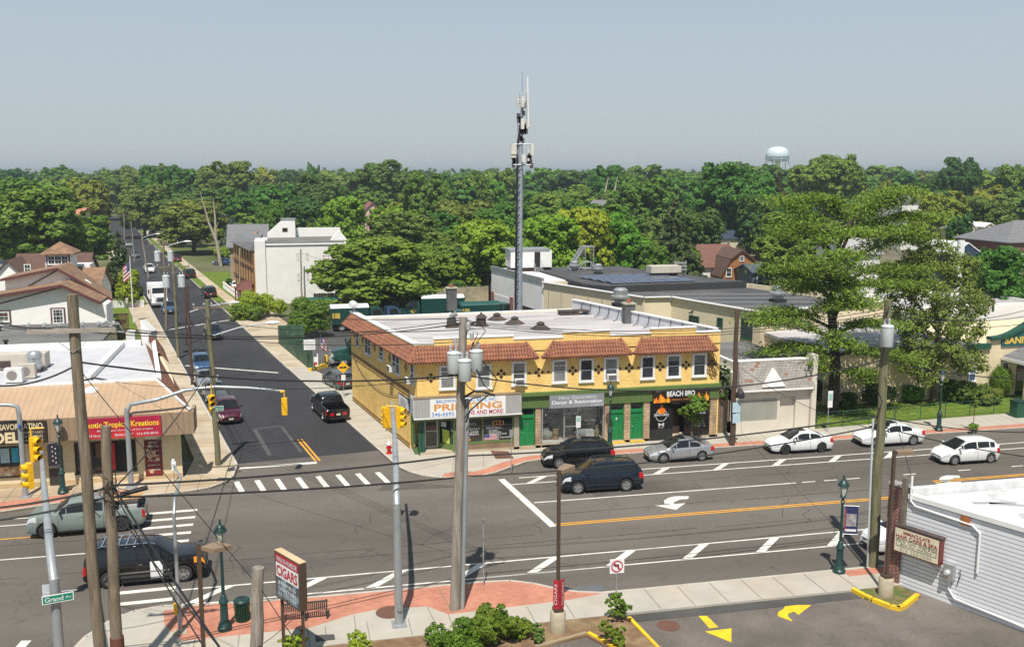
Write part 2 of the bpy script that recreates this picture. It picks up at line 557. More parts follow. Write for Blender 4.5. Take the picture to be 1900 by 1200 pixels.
SB=[(-9.9,36.0),(-9.4,39.0),(-9.0,40.6),(-8.3,41.9),(-7.4,42.7),(-6.2,43.0),(-4.5,42.75),(-.5,42.45),(8.0,42.4),(9.4,42.25),(10.4,41.7),(11.3,40.9),(12.2,40.35),(13.2,40.05),(15.5,40.0),(100,39.9)]
pave('pavement',SB+[(100,37.72),(14,37.72),(1.3,37.62),(-7,37.4),(-7,36)],CONC)
kerb('kerb',SB[::-1])
bi=[(x,y-.17) for x,y in SB[5:13]]
struct(MB().prism([(-5.9,41.0),(-6.1,42.4)]+bi[1:]+[(13.2,39.85),(11.5,39.55),(7.2,39.35),(6.0,39.3),(5.2,40.3),(3.0,40.45),(1.9,40.2),(.1,39.35),(-5.0,39.3)],0,PZ+.004),'brick_paving',BRICKP)
struct(MB().prism([(25.2,39.1),(100,39.1),(100,39.72),(25.2,39.78)],0,PZ+.004),'brick_paving',BRICKP)
joints('paving_joints',[((x,37.75),(x,39.3)) for x in np.arange(-8,13,1.75)]+[((x,37.75),(x,39.83)) for x in np.arange(13.6,27,1.6)]+[((2.0,37.7),(2.0,40.1)),((5.4,37.7),(5.2,40.2)),((.1,37.7),(-.1,41.9)),((6.2,39.3),(6.0,41.9))],PZ+.01)
for c in ((3.55,40.05),):
    struct(MB().prism(arc(c,.62,0,360,20)[:-1],0,PZ+.014),'manhole_cover',mat('rusty manhole iron',(.13,.06,.04),rough=.8))
struct(MB().prism(arc((15.0,36.4),.5,0,360,20)[:-1],0,.035),'manhole_cover',mat('rusty manhole iron',(.13,.06,.04)))
struct(MB().sheet([(11.8,40.35),(13.6,40.45),(13.4,41.05),(11.9,41.0)],-.002),'storm_drain',mat('drain iron',(.12,.125,.13),rough=.6))
struct(MB().sheet([G(585,1178,PZ).xy,G(620,1176,PZ).xy,G(622,1186,PZ).xy,G(586,1190,PZ).xy],PZ+.014),'utility_cover',mat('dark iron cover',(.07,.065,.06)))
struct(MB().prism([(-9.5,20),(-9.8,37.4),(1.3,37.6),(13.1,37.7),(13.6,37.2),(13.95,33.5),(12.8,33.0),(11.3,36.2),(9.6,35.75),(5,33),(5,20)],-.1,.11),'planting_bed',SOIL)
struct(MB().prism([(24.9,37.7),(26.9,37.7),(27.2,36.5),(25.3,35.6),(24.6,36.9)],-.1,.11),'grass_island',mat('patchy island grass',(.09,.12,.025),rough=1,var=.35,scale=3,c2=(.2,.13,.07),detail=8,bump=.5,bscale=20))
kerb('yellow_kerb',[(14.0,33.0),(13.62,37.3)],.16,.17,YEL_K)
kerb('yellow_kerb',[(11.35,36.3),(12.95,33.0)],.16,.17,YEL_K)
kerb('kerb',[(9.0,35.6),(11.35,36.3)],.14,.15,mat('mossy kerb',(.30,.24,.15)))
kerb('yellow_kerb',[(24.45,37.75),(24.6,37.0),(24.72,36.65)],.2,.2,YEL_K)
kerb('yellow_kerb',[(24.75,36.55),(25.1,35.75),(25.4,35.45),(25.8,35.6),(27.15,36.5)],.2,.2,YEL_K)
# ---------------------------------------------------------------- painted markings
def line(mb,a,b,w,z=.0):
    a,b=Vector((a[0],a[1],0)),Vector((b[0],b[1],0))
    d=(b-a).normalized()
    n=Vector((-d.y,d.x,0))*w/2
    mb.sheet([a-n,b-n,b+n,a+n],z)
wm=MB()
line(wm,(13.2,52.85),(30.0,52.85),.14)
for x in (30.4,31.9,33.5,37.5,41.5,45.5):line(wm,(x,52.85),(x+.9,52.85),.13)
line(wm,(-6.0,44.75),(60,44.75),.13)
line(wm,(-5.4,43.15),(-3.6,43.05),.11)
line(wm,(-3.0,43.05),(60,42.95),.13)
for x in [-4.2,.1,3.9,7.9]+[11.6+4.0*k for k in range(12)]:
    wm.sheet([(x-1.3,43.02),(x-.75,43.02),(x+.95,44.69),(x+.4,44.69)],0)
line(wm,(13.4,57.6),(100,57.75),.13)
line(wm,(12.6,56.4),(100,56.5),.13)
for x in [14.3+4.15*k for k in range(20)]:
    wm.sheet([(x-.7,56.47),(x-.2,56.47),(x+.95,57.55),(x+.45,57.55)],0)
line(wm,(12.25,57.6),(13.3,48.85),.42)
line(wm,(-40,55.7),(-10.4,55.5),.12)
line(wm,(-40,57.0),(-14.5,56.6),.12)
line(wm,(-40,50.6),(-10.5,50.4),.12)
for x in (-3.75,-2.5,-1.3,.0,1.25,2.5,3.75,5.0):
    line(wm,(x+.25,58.35),(x-.25,60.75),.34)
for y in (41.4,42.5,43.75,45.0,46.2,47.4,48.6,49.8,51.0,52.2,53.4,54.6,55.8):
    line(wm,(-8.5+(.4 if y<43 else 0),y+.02),(-5.9,y+.1),.34)
for k in range(4):line(wm,(-11.6-1.25*k,39.0),(-11.3-1.25*k,41.0),.4)
line(wm,(-3.95,63.6),(1.0,63.75),.42)
line(wm,(LK(100.5)+.3,100.3),(-1.9,94.6),.32)
line(wm,(LK(124)+.3,124.3),(RK(131)-.6,131.0),.35)
struct(wm,'road_markings',WHITE_P)
def arrow_turn(mb,c,s,flip=1,z=.0,ax=(-1,0),ay=(0,-1)):
    """a bent turn arrow: shaft along ax bending to ay"""
    def T(u,v):return (c[0]+s*(u*ax[0]+flip*v*ay[0]),c[1]+s*(u*ax[1]+flip*v*ay[1]))
    out,inn=[],[]
    for i in range(9):
        a=math.pi/2*i/8
        out.append((-.35+.95*math.sin(a),-.75+.95*(1-math.cos(a))*.8))
        inn.append((-.35+.55*math.sin(a),-.50+.55*(1-math.cos(a))*.8))
    for i in range(8):
        mb.sheet([T(*out[i]),T(*out[i+1]),T(*inn[i+1]),T(*inn[i])],z)
    mb.sheet([T(-1.0,-.75),T(-.35,-.75),T(-.35,-.50),T(-1.0,-.5)],z)
    mb.sheet([T(-.25,-.02),T(1.05,-.02),T(.42,.85)],z)
am=MB()
for xs in (21.2,39.6):
    k=xs-21.2
    am.sheet([(p.x+k,p.y) for p in (G(1278,920),G(1277,925),G(1262,926),G(1251,931),G(1250,935),G(1233,934),G(1232,928),G(1240,923),G(1253,920))][::1],.0)
    am.sheet([(p.x+k,p.y) for p in (G(1215,937.5),G(1272,933),G(1254,945.5))],.003)
struct(am,'turn_arrows',WHITE_P)
ym=MB()
line(ym,(13.45,49.2),(34.2,49.2),.13)
line(ym,(13.45,48.95),(34.2,48.95),.13)
line(ym,(38.5,51.3),(80,51.3),.13)
line(ym,(38.5,51.05),(80,51.05),.13)
line(ym,(-40,53.6),(-11,53.4),.12)
line(ym,(.95,64.1),(-.2,69.8),.14)
line(ym,(1.22,64.15),(.07,69.85),.14)
struct(ym,'centre_lines',YEL_P)
lm=MB()
lm.sheet([G(1296,1142,.02).xy,G(1312,1142,.02).xy,G(1333,1163,.02).xy,G(1316,1165,.02).xy],.028)
lm.sheet([G(1308,1171,.02).xy,G(1357,1165,.02).xy,G(1357,1191,.02).xy],.028)
lm.sheet([(p.x,p.y) for p in (G(1468,1152,.02),G(1443,1142,.02),G(1444,1135,.02),G(1455,1128,.02),G(1457,1121,.02),G(1505,1122,.02),G(1482,1140,.02),G(1473,1134,.02),G(1462,1138,.02),G(1462,1143,.02),G(1470,1150,.02))],.028)
struct(lm,'lot_arrows',YEL_K)
yl=MB()
for k in range(6):
    line(yl,(3.5+3.2*k,121),(2.3+3.2*k,128),.12,.006)
line(yl,(5.0,101),(3.4,106),.12,.006)
struct(yl,'yard_lines',WHITE_P)
rs=random.Random(12)
sm=MB()
for y,x0,x1 in ((46.9,-4,60),(50.75,14,80),(54.75,13,60),(47.9,-30,12),(52.4,-40,-10),(58.9,17,60)):
    x=x0
    while x<x1:
        l=rs.uniform(2,7);dy=rs.uniform(-.06,.06)
        line(sm,(x,y+dy),(min(x+l,x1),y+rs.uniform(-.06,.06)),rs.uniform(.03,.07),-.006)
        x+=l+(rs.uniform(.3,2) if rs.random()<.3 else 0)
for k in range(9):
    x,y=rs.uniform(-6,45),rs.uniform(45.5,57)
    for j in range(5):
        x2,y2=x+rs.uniform(-.4,.9),y+rs.uniform(.3,.9)
        line(sm,(x,y),(x2,y2),.04,-.006);x,y=x2,y2
struct(sm,'sealed_cracks',mat('crack sealing tar',(.045,.042,.04),rough=.6))
pm_=MB()
for p in (((-2.2,66),(-1.9,66),(-3.2,73.5),(-3.5,73.5)),((-.1,66.5),(.15,66.5),(-1.3,74),(-1.5,74)),((-3.4,73.4),(-1.4,73.9),(-1.4,74.15),(-3.45,73.7))):pm_.sheet(p,-.002)
struct(pm_,'trench_lines',mat('pale trench asphalt',(.075,.074,.075),var=.3,scale=2))
pm_=MB()
pm_.sheet([(17,53.0),(24,53.05),(24,55.3),(17,55.2)],-.008);pm_.sheet([(-3,46),(1.5,46.1),(1.4,48),(-3.1,47.8)],-.008);pm_.sheet([(5.2,59),(8.2,57.4),(9.8,56.6),(4.5,57.0)],-.008)
struct(pm_,'road_patch',asphalt('patched asphalt',(.088,.078,.068),(.125,.11,.095),.5))
# ---------------------------------------------------------------- vehicles
GLASS_C=mat('tinted car glass',(.012,.014,.016),rough=.05,spec=.55,var=.05)
TYRE=mat('tyre rubber',(.022,.022,.023),rough=.85)
RIM=mat('alloy rim',(.55,.55,.56),rough=.35,metal=.8)
RIM_D=mat('dark alloy rim',(.10,.10,.105),rough=.4,metal=.7)
BLACKP=mat('black trim plastic',(.018,.018,.019),rough=.55)
CHROME=mat('chrome trim',(.75,.75,.76),rough=.15,metal=1.0,var=.02)
LAMPC=mat('clear lamp lens',(.55,.56,.58),rough=.1,spec=.8)
LAMPR=mat('red lamp lens',(.45,.008,.012),rough=.15,spec=.7)
LAMPA=mat('amber lamp lens',(.75,.28,.02),rough=.15,spec=.7)
PLATE=mat('licence plate',(.62,.60,.45),rough=.5)
def paint(name,c,metal=.0,rough=.28):
    return mat(name,c,rough=rough,metal=metal,var=.03,scale=.7,coat=.6,spec=.4)
def _smooth(v,k):
    if k<1:return v
    w=np.hanning(2*k+3)[1:-1]
    w /= w.sum()
    p=np.concatenate([np.full(k,v[0]),v,np.full(k,v[-1])])
    return np.convolve(p,w,'valid')
CAR_TYPES=dict(
    sedan=dict(L=4.55,W=1.78,wb=2.7,fo=.92,R=.325,
        top=[(-2.27,.80),(-2.2,.99),(-1.6,1.03),(-.9,.97),(.75,.93),(.95,.93),(1.7,.82),(2.1,.70),(2.27,.55)],
        roof=[(-1.72,1.02),(-.95,1.38),(-.35,1.46),(.2,1.45),(1.1,.94)],side=[(.42,-.42),(-.50,-1.22)],pill=(.95,)),
    hatch=dict(L=4.15,W=1.70,wb=2.6,fo=.82,R=.31,
        top=[(-2.07,.75),(-2.03,.98),(-1.2,1.02),(.8,.97),(1.05,.97),(1.65,.84),(1.95,.70),(2.07,.52)],
        roof=[(-2.0,1.05),(-1.72,1.42),(-1.1,1.51),(-.1,1.53),(.35,1.49),(1.3,.95)],side=[(.62,-.30),(-.38,-1.2),(-1.27,-1.62)]),
    crossover=dict(L=4.45,W=1.80,wb=2.6,fo=.92,R=.35,
        top=[(-2.22,.85),(-2.15,1.08),(-1.3,1.10),(.75,1.03),(1.0,1.02),(1.7,.95),(2.08,.82),(2.22,.6)],
        roof=[(-2.12,1.14),(-1.62,1.52),(-.9,1.60),(.0,1.61),(.35,1.57),(1.2,1.03)],side=[(.5,-.35),(-.43,-1.2),(-1.28,-1.68)]),
    suv=dict(L=5.05,W=1.98,wb=3.02,fo=.93,R=.39,
        top=[(-2.52,.92),(-2.45,1.15),(-1.5,1.17),(.9,1.16),(1.2,1.17),(2.1,1.13),(2.42,1.04),(2.52,.72)],
        roof=[(-2.46,1.2),(-2.1,1.68),(-1.5,1.75),(-.2,1.77),(.45,1.73),(1.4,1.14)],side=[(.62,-.28),(-.36,-1.22),(-1.31,-2.05)]),
    bigsuv=dict(L=5.4,W=2.02,wb=3.25,fo=1.0,R=.41,
        top=[(-2.7,.9),(-2.65,1.2),(-1.5,1.22),(.95,1.24),(1.25,1.27),(2.3,1.24),(2.62,1.16),(2.7,.78)],
        roof=[(-2.66,1.22),(-2.48,1.80),(-2.0,1.88),(-.2,1.89),(.55,1.85),(1.4,1.27)],side=[(.72,-.30),(-.38,-1.38),(-1.48,-2.3)]),
    pickup=dict(L=5.85,W=2.02,wb=3.65,fo=.98,R=.42,
        top=[(-2.92,1.0),(-2.9,1.22),(-1.15,1.22),(1.1,1.24),(1.4,1.28),(2.5,1.25),(2.84,1.16),(2.92,.78)],
        roof=[(-1.12,1.25),(-.92,1.78),(-.3,1.88),(.5,1.87),(.85,1.82),(1.6,1.28)],side=[(.95,.05),(-.05,-.82)],bed=(-2.82,-1.18,.72)),
)
def make_car(name,label,cat,typ,pm,group=None,rim=RIM,plate=True,scale=1.0,tail=LAMPR,rails=False,extras=None,sunroof=False,spoke=5,lamp=LAMPC):
    P=CAR_TYPES[typ]
    L,Wd,R=P['L'],P['W'],P['R']
    hw0=Wd/2
    root=thing(name,label,cat,(0,0,0),group)
    xf=L/2-P['fo']
    xr=xf-P['wb']
    xs=np.linspace(-L/2,L/2,110)
    tp=np.array(P['top'])
    zt=_smooth(np.interp(xs,tp[:,0],tp[:,1]),2)
    hw=_smooth(np.interp(xs,[-L/2,-L/2+.12,-L/2+.7,L/2-.95,L/2-.35,L/2-.08,L/2],[.80,.90,1.0,1.0,.93,.80,.70] if typ not in ('suv','bigsuv','pickup') else [.88,.95,1.0,1.0,.97,.91,.85]),2)*hw0
    sill=.20+(R-.32)*.9
    zl=np.interp(xs,[-L/2,-L/2+.25,L/2-.3,L/2],[sill+.16,sill,sill,sill+.06])
    Ra=R+.06
    for xw in (xf,xr):
        a=Ra*Ra-(xs-xw) ** 2
        zl=np.where(a>0,np.maximum(zl,R+np.sqrt(np.maximum(a,0))-.005),zl)
    bed=P.get('bed')
    NS=9
    def section(i):
        z0,z1,w,x=zl[i],zt[i],hw[i],xs[i]
        zm=sill+.50*(z1-sill)
        zm=max(zm,z0+.05)
        zs=max(z1-.13,zm+.03)
        pts=[(w*.93,z0),(w*.985,z0+min(.10,(zm-z0)*.5)),(w,zm),(w*.985,zs),(w*.955,z1-.035),(w*.90,z1)]
        if bed and bed[0] <= x <= bed[1]:
            pts+=[(w*.87,z1),(w*.86,bed[2]),(0,bed[2])]
        else:
            cr=.035 if x>.7 else .02
            pts+=[(w*.75,z1+cr*.5),(w*.4,z1+cr*.9),(0,z1+cr)]
        return pts
    secs=[section(i) for i in range(len(xs))]
    mb=MB()
    pts,fs=[],[]
    row=2*NS-1
    for i,sc in enumerate(secs):
        full=[(xs[i],y,z) for y,z in sc]+[(xs[i],-y,z) for y,z in sc[-2::-1]]
        pts+=full
    for i in range(len(xs)-1):
        for k in range(row-1):
            fs.append((i*row+k,i*row+k+1,(i+1)*row+k+1,(i+1)*row+k))
    fs.append(tuple(range(row))[::-1])
    fs.append(tuple(range((len(xs)-1)*row,len(xs)*row)))
    mb.add(pts,fs)
    rp=np.array(P['roof'])
    gx=np.linspace(rp[0,0],rp[-1,0],40)
    gz=_smooth(np.interp(gx,rp[:,0],rp[:,1]),1)
    zb=np.interp(gx,xs,zt)-.01
    wb_=np.interp(gx,xs,hw)*.945
    hmax=rp[:,1].max()-zb.mean()
    def gsec(i):
        h=max(gz[i]-zb[i],.005)
        tin=.17*h/hmax*hw0+.02
        yb=wb_[i] if typ != 'x' else wb_[i]
        yr=yb-tin
        e=min(.06,h*.3)
        return [(yb,zb[i]-.02),(yr,gz[i]-e),(yr-min(.10,h*.5),gz[i]-.004),(yr*.45,gz[i]+.018),(0,gz[i]+.022)]
    gs=[gsec(i) for i in range(len(gx))]
    pts,fs=[],[]
    row=9
    for i,sc in enumerate(gs):
        pts+=[(gx[i],y,z) for y,z in sc]+[(gx[i],-y,z) for y,z in sc[-2::-1]]
    for i in range(len(gx)-1):
        for k in range(row-1):
            fs.append((i*row+k,i*row+k+1,(i+1)*row+k+1,(i+1)*row+k))
    fs.append(tuple(range(row))[::-1])
    fs.append(tuple(range((len(gx)-1)*row,len(gx)*row)))
    mb.add(pts,fs)
    mb.build('body',pm,root,local=True,smooth=35)
    def gpt(x,k0,t,side):
        i=min(max(np.searchsorted(gx,x)-1,0),len(gx)-2)
        f=(x-gx[i])/(gx[i+1]-gx[i])
        A=[gs[i][k0][j]*(1-f)+gs[i+1][k0][j]*f for j in (0,1)]
        B=[gs[i][k0+1][j]*(1-f)+gs[i+1][k0+1][j]*f for j in (0,1)]
        return Vector((x,side*(A[0]*(1-t)+B[0]*t),A[1]*(1-t)+B[1]*t))
    def grid(name,fn,nu,nv,m,par,lab=None):
        g=[[fn(u/nu,v/nv) for v in range(nv+1)] for u in range(nu+1)]
        mbb=MB()
        mbb.add([p for r in g for p in r],[(u*(nv+1)+v,u*(nv+1)+v+1,(u+1)*(nv+1)+v+1,(u+1)*(nv+1)+v) for u in range(nu) for v in range(nv)])
        o=mbb.build(name,m,par,local=True,smooth=True)
        if lab:o['label']=lab
        return o
    def topz(x,y):
        i=min(max(np.searchsorted(gx,x)-1,0),len(gx)-2)
        f=(x-gx[i])/(gx[i+1]-gx[i])
        sc=[(gs[i][k][0]*(1-f)+gs[i+1][k][0]*f,gs[i][k][1]*(1-f)+gs[i+1][k][1]*f) for k in range(1,5)]
        ys=[c[0] for c in sc][::-1]
        return np.interp(abs(y),ys,[c[1] for c in sc][::-1]),ys[-1]
    def slope_glass(nm,x0,x1,nrm):
        def fn(u,v):
            x=x0+(x1-x0)*u
            _,ymax=topz(x,0)
            y=(v*2-1)*(ymax-.055)
            z,_=topz(x,y)
            return Vector((x,y,z))+Vector(nrm)*.012
        grid(nm,fn,8,8,GLASS_C,root)
    fx0,fx1=rp[-1,0]-.06,rp[-2,0]+.03
    slope_glass('windshield',fx1,fx0,(.5,0,.86))
    rx0,rx1=rp[0,0],rp[1,0]
    steep=abs(rp[1,1]-rp[0,1])/max(rp[1,0]-rp[0,0],.01)
    n=Vector((-steep,0,1)).normalized()
    slope_glass('rear_window',rx0+.12*(rx1-rx0),rx1-.06*(rx1-rx0),n)
    for s in (1,-1):
        for a,b in P['side']:
            def fn(u,v,a=a,b=b,s=s):
                x=b+(a-b)*u
                return gpt(x,0,.14+.76*v,s)+Vector((0,s*.010,.004))
            grid('side_window',fn,8,2,GLASS_C,root)
        a0=P['side'][0][0]
        xe=rp[-1,0]-.28
        if xe>a0+.15:
            def fq(u,v,s=s):
                x=a0+.05+(xe-a0-.05)*u
                return gpt(x,0,.14+.72*v,s)+Vector((0,s*.010,.004))
            grid('side_window',fq,5,2,GLASS_C,root)
    def lp(x,k,t,side):
        i=min(max(np.searchsorted(xs,x)-1,0),len(xs)-2)
        f=(x-xs[i])/(xs[i+1]-xs[i])
        q=lambda kk,j:secs[i][kk][j]*(1-f)+secs[i+1][kk][j]*f
        return Vector((x,side*(q(k,0)*(1-t)+q(k+1,0)*t),q(k,1)*(1-t)+q(k+1,1)*t))
    def lpk(x,s_,side):
        k=min(int(s_),NS-2)
        return lp(x,k,s_-k,side)
    for s in (1,-1):
        def fh(u,v,s=s):
            x=L/2-.50+.47*u
            return lpk(x,2.75+1.2*v-.35*(1-u)*(1-v),s)+Vector((.012*u,s*.014,.006))
        grid('headlight',fh,6,3,lamp,root)
        def ft(u,v,s=s):
            x=-L/2+.015+(.30 if typ in ('sedan','hatch','crossover','suv') else .14)*u
            return lpk(x,(2.3 if typ not in ('bigsuv','pickup') else 1.9)+1.9*v,s)+Vector((-.012,s*.014,.006))
        grid('taillight',ft,5,3,tail,root)
        hx=tp[0,0]
        mbx=MB()
        mbx.box(-L/2-.012,-L/2+.05,s*hw0*.50-.15,s*hw0*.50+.15,sill+.36,min(sill+.60,zt[0]-.02))
        mbx.build('taillight',tail,root,local=True)
        m2=MB()
        mx=rp[-1,0]-.36
        m2.ball((mx,s*(hw0+.09),np.interp(mx,xs,zt)+.08),(.07,.11,.075),8,6)
        m2.bar((mx,s*(hw0-.08),np.interp(mx,xs,zt)+.0),(mx,s*(hw0+.06),np.interp(mx,xs,zt)+.06),.05)
        m2.build('mirror',pm if typ != 'pickup' else BLACKP,root,local=True,smooth=True)
        for a,b in P['side'][:2]:
            x=b+.13
            q=lpk(x,2.85,s)
            MB().box(q.x-.08,q.x+.08,q.y-.015,q.y+.02,q.z-.012,q.z+.015).build('door_handle',CHROME if typ in ('bigsuv',) else pm,root,local=True)
        sm=MB()
        for x in [P['side'][0][0]+.42]+[b-.04 for a,b in P['side'][:2]]:
            prev=None
            for t in np.linspace(.25,4.1,9):
                q=lpk(x,t,s)+Vector((0,s*.004,0))
                if prev is not None:sm.bar(prev,q,.014,.008,up=(0,1,0))
                prev=q
        sm.build('door_seam',BLACKP,root,local=True)
        MB().hexa([(xr+Ra+.03,s*(hw0*.90),sill-.05),(xf-Ra-.03,s*(hw0*.90),sill-.05),(xf-Ra-.03,s*hw0*.975,sill-.03),(xr+Ra+.03,s*hw0*.975,sill-.03)],
                  [(xr+Ra+.03,s*(hw0*.90),sill+.04),(xf-Ra-.03,s*(hw0*.90),sill+.04),(xf-Ra-.03,s*hw0*.985,sill+.05),(xr+Ra+.03,s*hw0*.985,sill+.05)]).build('sill',BLACKP,root,local=True)
    zn=zt[-1]
    g=MB()
    g.box(L/2-.05,L/2+.012,-hw0*.45,hw0*.45,sill+.30,zn-.01)
    g.build('grille',BLACKP,root,local=True)
    g=MB()
    g.box(L/2-.06,L/2+.01,-hw0*.6,hw0*.6,sill+.05,sill+.17)
    g.build('lower_grille',BLACKP,root,local=True)
    if plate:
        MB().box(L/2,L/2+.03,-.16,.16,sill+.19,sill+.31).build('licence_plate',PLATE,root,local=True)
        MB().box(-L/2-.03,-L/2,-.16,.16,sill+.38,sill+.52).build('licence_plate',PLATE,root,local=True)
    MB().box(-L/2+.15,L/2-.2,-hw0*.62,hw0*.62,sill-.04,sill+.35).build('underbody',BLACKP,root,local=True)
    MB().box(-L/2-.008,-L/2+.1,-hw0*.72,hw0*.72,sill+.10,sill+.22).build('bumper_trim',BLACKP,root,local=True)
    for xw in (xf,xr):
        for s in (1,-1):
            yc=s*(hw0-.125)
            wroot=MB()
            wroot.lathe([(R*.66,-.03),(R*.67,-.10),(R*.9,-.108),(R*.985,-.085),(R,-.05),(R,.05),(R*.985,.085),(R*.9,.108),(R*.67,.10),(R*.66,.03)],(xw,yc,R),28,(0,1,0))
            ty=wroot.build('wheel',TYRE,root,local=True,smooth=40)
            rm=MB()
            yo=yc+s*.085
            rm.lathe([(R*.655,-.02),(R*.66,.014),(R*.60,.016),(R*.585,-.02)],(xw,yo,R),24,(0,s,0))
            rm.lathe([(R*.17,-.03),(R*.17,.012),(R*.05,.016)],(xw,yo,R),12,(0,s,0))
            for k in range(spoke):
                a=2*math.pi*k/spoke+.3
                for da in (-.12,.12):
                    p0=Vector((xw+math.cos(a)*R*.12,yo,R+math.sin(a)*R*.12))
                    p1=Vector((xw+math.cos(a+da)*R*.62,yo,R+math.sin(a+da)*R*.62))
                    rm.bar(p0,p1,R*.10,.03,up=(0,1,0))
            rm.build('rim',rim,ty,local=True,smooth=30)
            MB().lathe([(R*.6,-.01),(R*.6,.0)],(xw,yc+s*.05,R),20,(0,s,0)).build('brake_disc',RIM_D,ty,local=True)
    if rails:
        for s in (1,-1):
            yy=s*hw0*.66
            zz=rp[:,1].max()
            r=MB()
            r.tube([(-L*.40,yy,zz-.07),(-L*.36,yy,zz+.055),(.25,yy,zz+.07),(.5,yy,zz-.02)],.022,6)
            r.build('roof_rail',rails,root,local=True)
    if sunroof:
        z=rp[:,1].max()
        def fs_(u,v):
            x=-.35+.62*u
            y=-.42+.84*v
            return Vector((x,y,topz(x,y)[0]+.014))
        grid('sunroof',fs_,4,4,GLASS_C,root)
    if extras:extras(root,dict(L=L,hw=hw0,sill=sill,lpk=lpk,xf=xf,xr=xr,R=R,grid=grid,roofz=rp[:,1].max()))
    return root
def park(root,x,y,heading,z=.0,scale=1.0):
    """heading: degrees, 0 = facing +X"""
    root.location=(x,y,z)
    root.rotation_euler=(0,0,math.radians(heading))
    if scale != 1.0:root.scale=(scale,)*3
    return root
P_BLACK=paint('black car paint',(.005,.005,.006),rough=.2)
P_NAVY=paint('dark blue car paint',(.010,.019,.034),metal=.4)
P_SILVER=paint('silver car paint',(.42,.43,.45),metal=.55,rough=.3)
P_WHITE=paint('white car paint',(.72,.72,.71))
P_SAGE=paint('sage grey green car paint',(.19,.225,.205))
P_MAROON=paint('maroon car paint',(.075,.008,.022),metal=.3)
P_BLUE=paint('blue car paint',(.045,.10,.20),metal=.3)
P_GREY=paint('grey car paint',(.13,.135,.14),metal=.4)
SIDE_H=math.degrees(math.atan2(1,-.2))
park(make_car('moving_suv','dark blue SUV driving in the near lane below the yellow building, black roof rails','suv','suv',P_NAVY,rails=BLACKP),17.75,54.6,178.0)
park(make_car('parked_suv','black crossover parked at the kerb in front of the decor shop','suv','crossover',P_BLACK),17.85,59.65,175.0,scale=1.06)
park(make_car('parked_sedan','silver sedan with sunroof parked under the small street tree by the barbecue shop','sedan','sedan',P_SILVER,sunroof=True),24.85,59.35,178.5)
park(make_car('parked_sedan','white sedan with dark wheels parked in front of the shingled office','sedan','sedan',P_WHITE,rim=RIM_D,sunroof=True),33.75,59.45,178.5)
park(make_car('parked_sedan','white sedan with chrome wheels parked beside the lawn, behind the mossy utility pole','sedan','sedan',P_WHITE,spoke=7,sunroof=True),40.9,59.65,179.0,scale=1.06)
park(make_car('small_hatchback','white hatchback driving in the far right traffic lane','hatchback','hatch',P_WHITE),43.35,54.7,178.5,scale=1.03)
def tundra_load(root,p):
    w=mat('raw lumber',(.50,.30,.13),rough=.8,var=.25,scale=3)
    for k in range(4):
        MB().bar((-2.75,-.55+.3*k,1.62+.03*(k % 2)),(-.9,-.5+.3*k,1.60),.25,.05).build('lumber',w,root,local=True)
    r=MB()
    for x in (-2.6,-1.3):
        for s in (1,-1):r.bar((x,s*.86,1.2),(x,s*.86,1.56),.05)
        r.bar((x,-.9,1.57),(x,.9,1.57),.05)
    r.build('cargo_rack',BLACKP,root,local=True)
    MB().box(-2.5,-1.6,-.6,.5,.75,1.28).build('tool_box',mat('galvanized box',(.45,.45,.44),rough=.5),root,local=True)
    for s in (1,-1):
        for xw in (p['xf'],p['xr']):
            a=MB()
            pr=None
            for i in range(11):
                t=math.pi*i/10
                q=Vector((xw+math.cos(t)*(p['R']+.09),s*(p['hw']-.01),p['R']+math.sin(t)*(p['R']+.09)))
                if pr is not None:a.bar(pr,q,.06,.05,up=(0,1,0))
                pr=q
            a.build('wheel_arch_trim',BLACKP,root,local=True)
park(make_car('pickup_truck','sage green pickup truck carrying lumber, crossing in front of the deli','pickup truck','pickup',P_SAGE,rim=RIM_D,extras=tundra_load,tail=LAMPR),-11.3,54.05,183.5)
def police_panel(root,p):
    for s in (1,-1):
        p['grid']('door_panel',lambda u,v,s=s:p['lpk'](.25+.55*u,.6+2.9*v,s)+Vector((0,s*.008,0)),3,5,P_WHITE,root,'pale front door panel')
        p['grid']('side_trim',lambda u,v,s=s:p['lpk'](-1.5+2.6*u,1.75+.16*v,s)+Vector((0,s*.014,0)),6,1,CHROME,root)
    b=MB()
    for k in range(5):b.box(-1.9+.36*k,-1.83+.36*k,-.68,.68,1.93,1.96)
    b.build('roof_rack',CHROME,root,local=True)
park(make_car('moving_suv','large black SUV with chrome wheels crossing the zebra crossing at lower left','suv','bigsuv',P_BLACK,rim=CHROME,rails=CHROME,extras=police_panel,lamp=LAMPA),-7.3,46.6,.8)
park(make_car('parked_car','white car half hidden behind the corner of the hair salon','car','crossover',P_WHITE),30.2,42.0,180)
park(make_car('pickup_truck','black pickup truck parked on the pavement edge beside the yellow side wall','pickup truck','pickup',P_BLACK,tail=LAMPR),2.35,76.6,SIDE_H,scale=.98)
park(make_car('parked_car','grey crossover standing in the yard entrance behind the black pickup','car','crossover',P_GREY),3.5,87.0,SIDE_H+8)
park(make_car('parked_suv','maroon crossover first in the row parked along the left kerb','suv','crossover',P_MAROON,tail=LAMPR),-5.55,77.3,SIDE_H+180)
park(make_car('parked_car','dark grey sedan second in the row parked along the left kerb','car','sedan',P_GREY),-7.05,84.6,SIDE_H+180)
park(make_car('parked_car','silver sedan third in the row parked along the left kerb','car','sedan',P_SILVER),-8.2,90.0,SIDE_H+180)
park(make_car('parked_car','dark blue crossover last in the row parked along the left kerb','car','crossover',P_BLUE),-9.25,97.6,SIDE_H+180)
park(make_car('moving_car','dark sedan driving toward the avenue past the far stop line','car','crossover',P_NAVY,lamp=LAMPC),-9.6,117.0,SIDE_H+180)
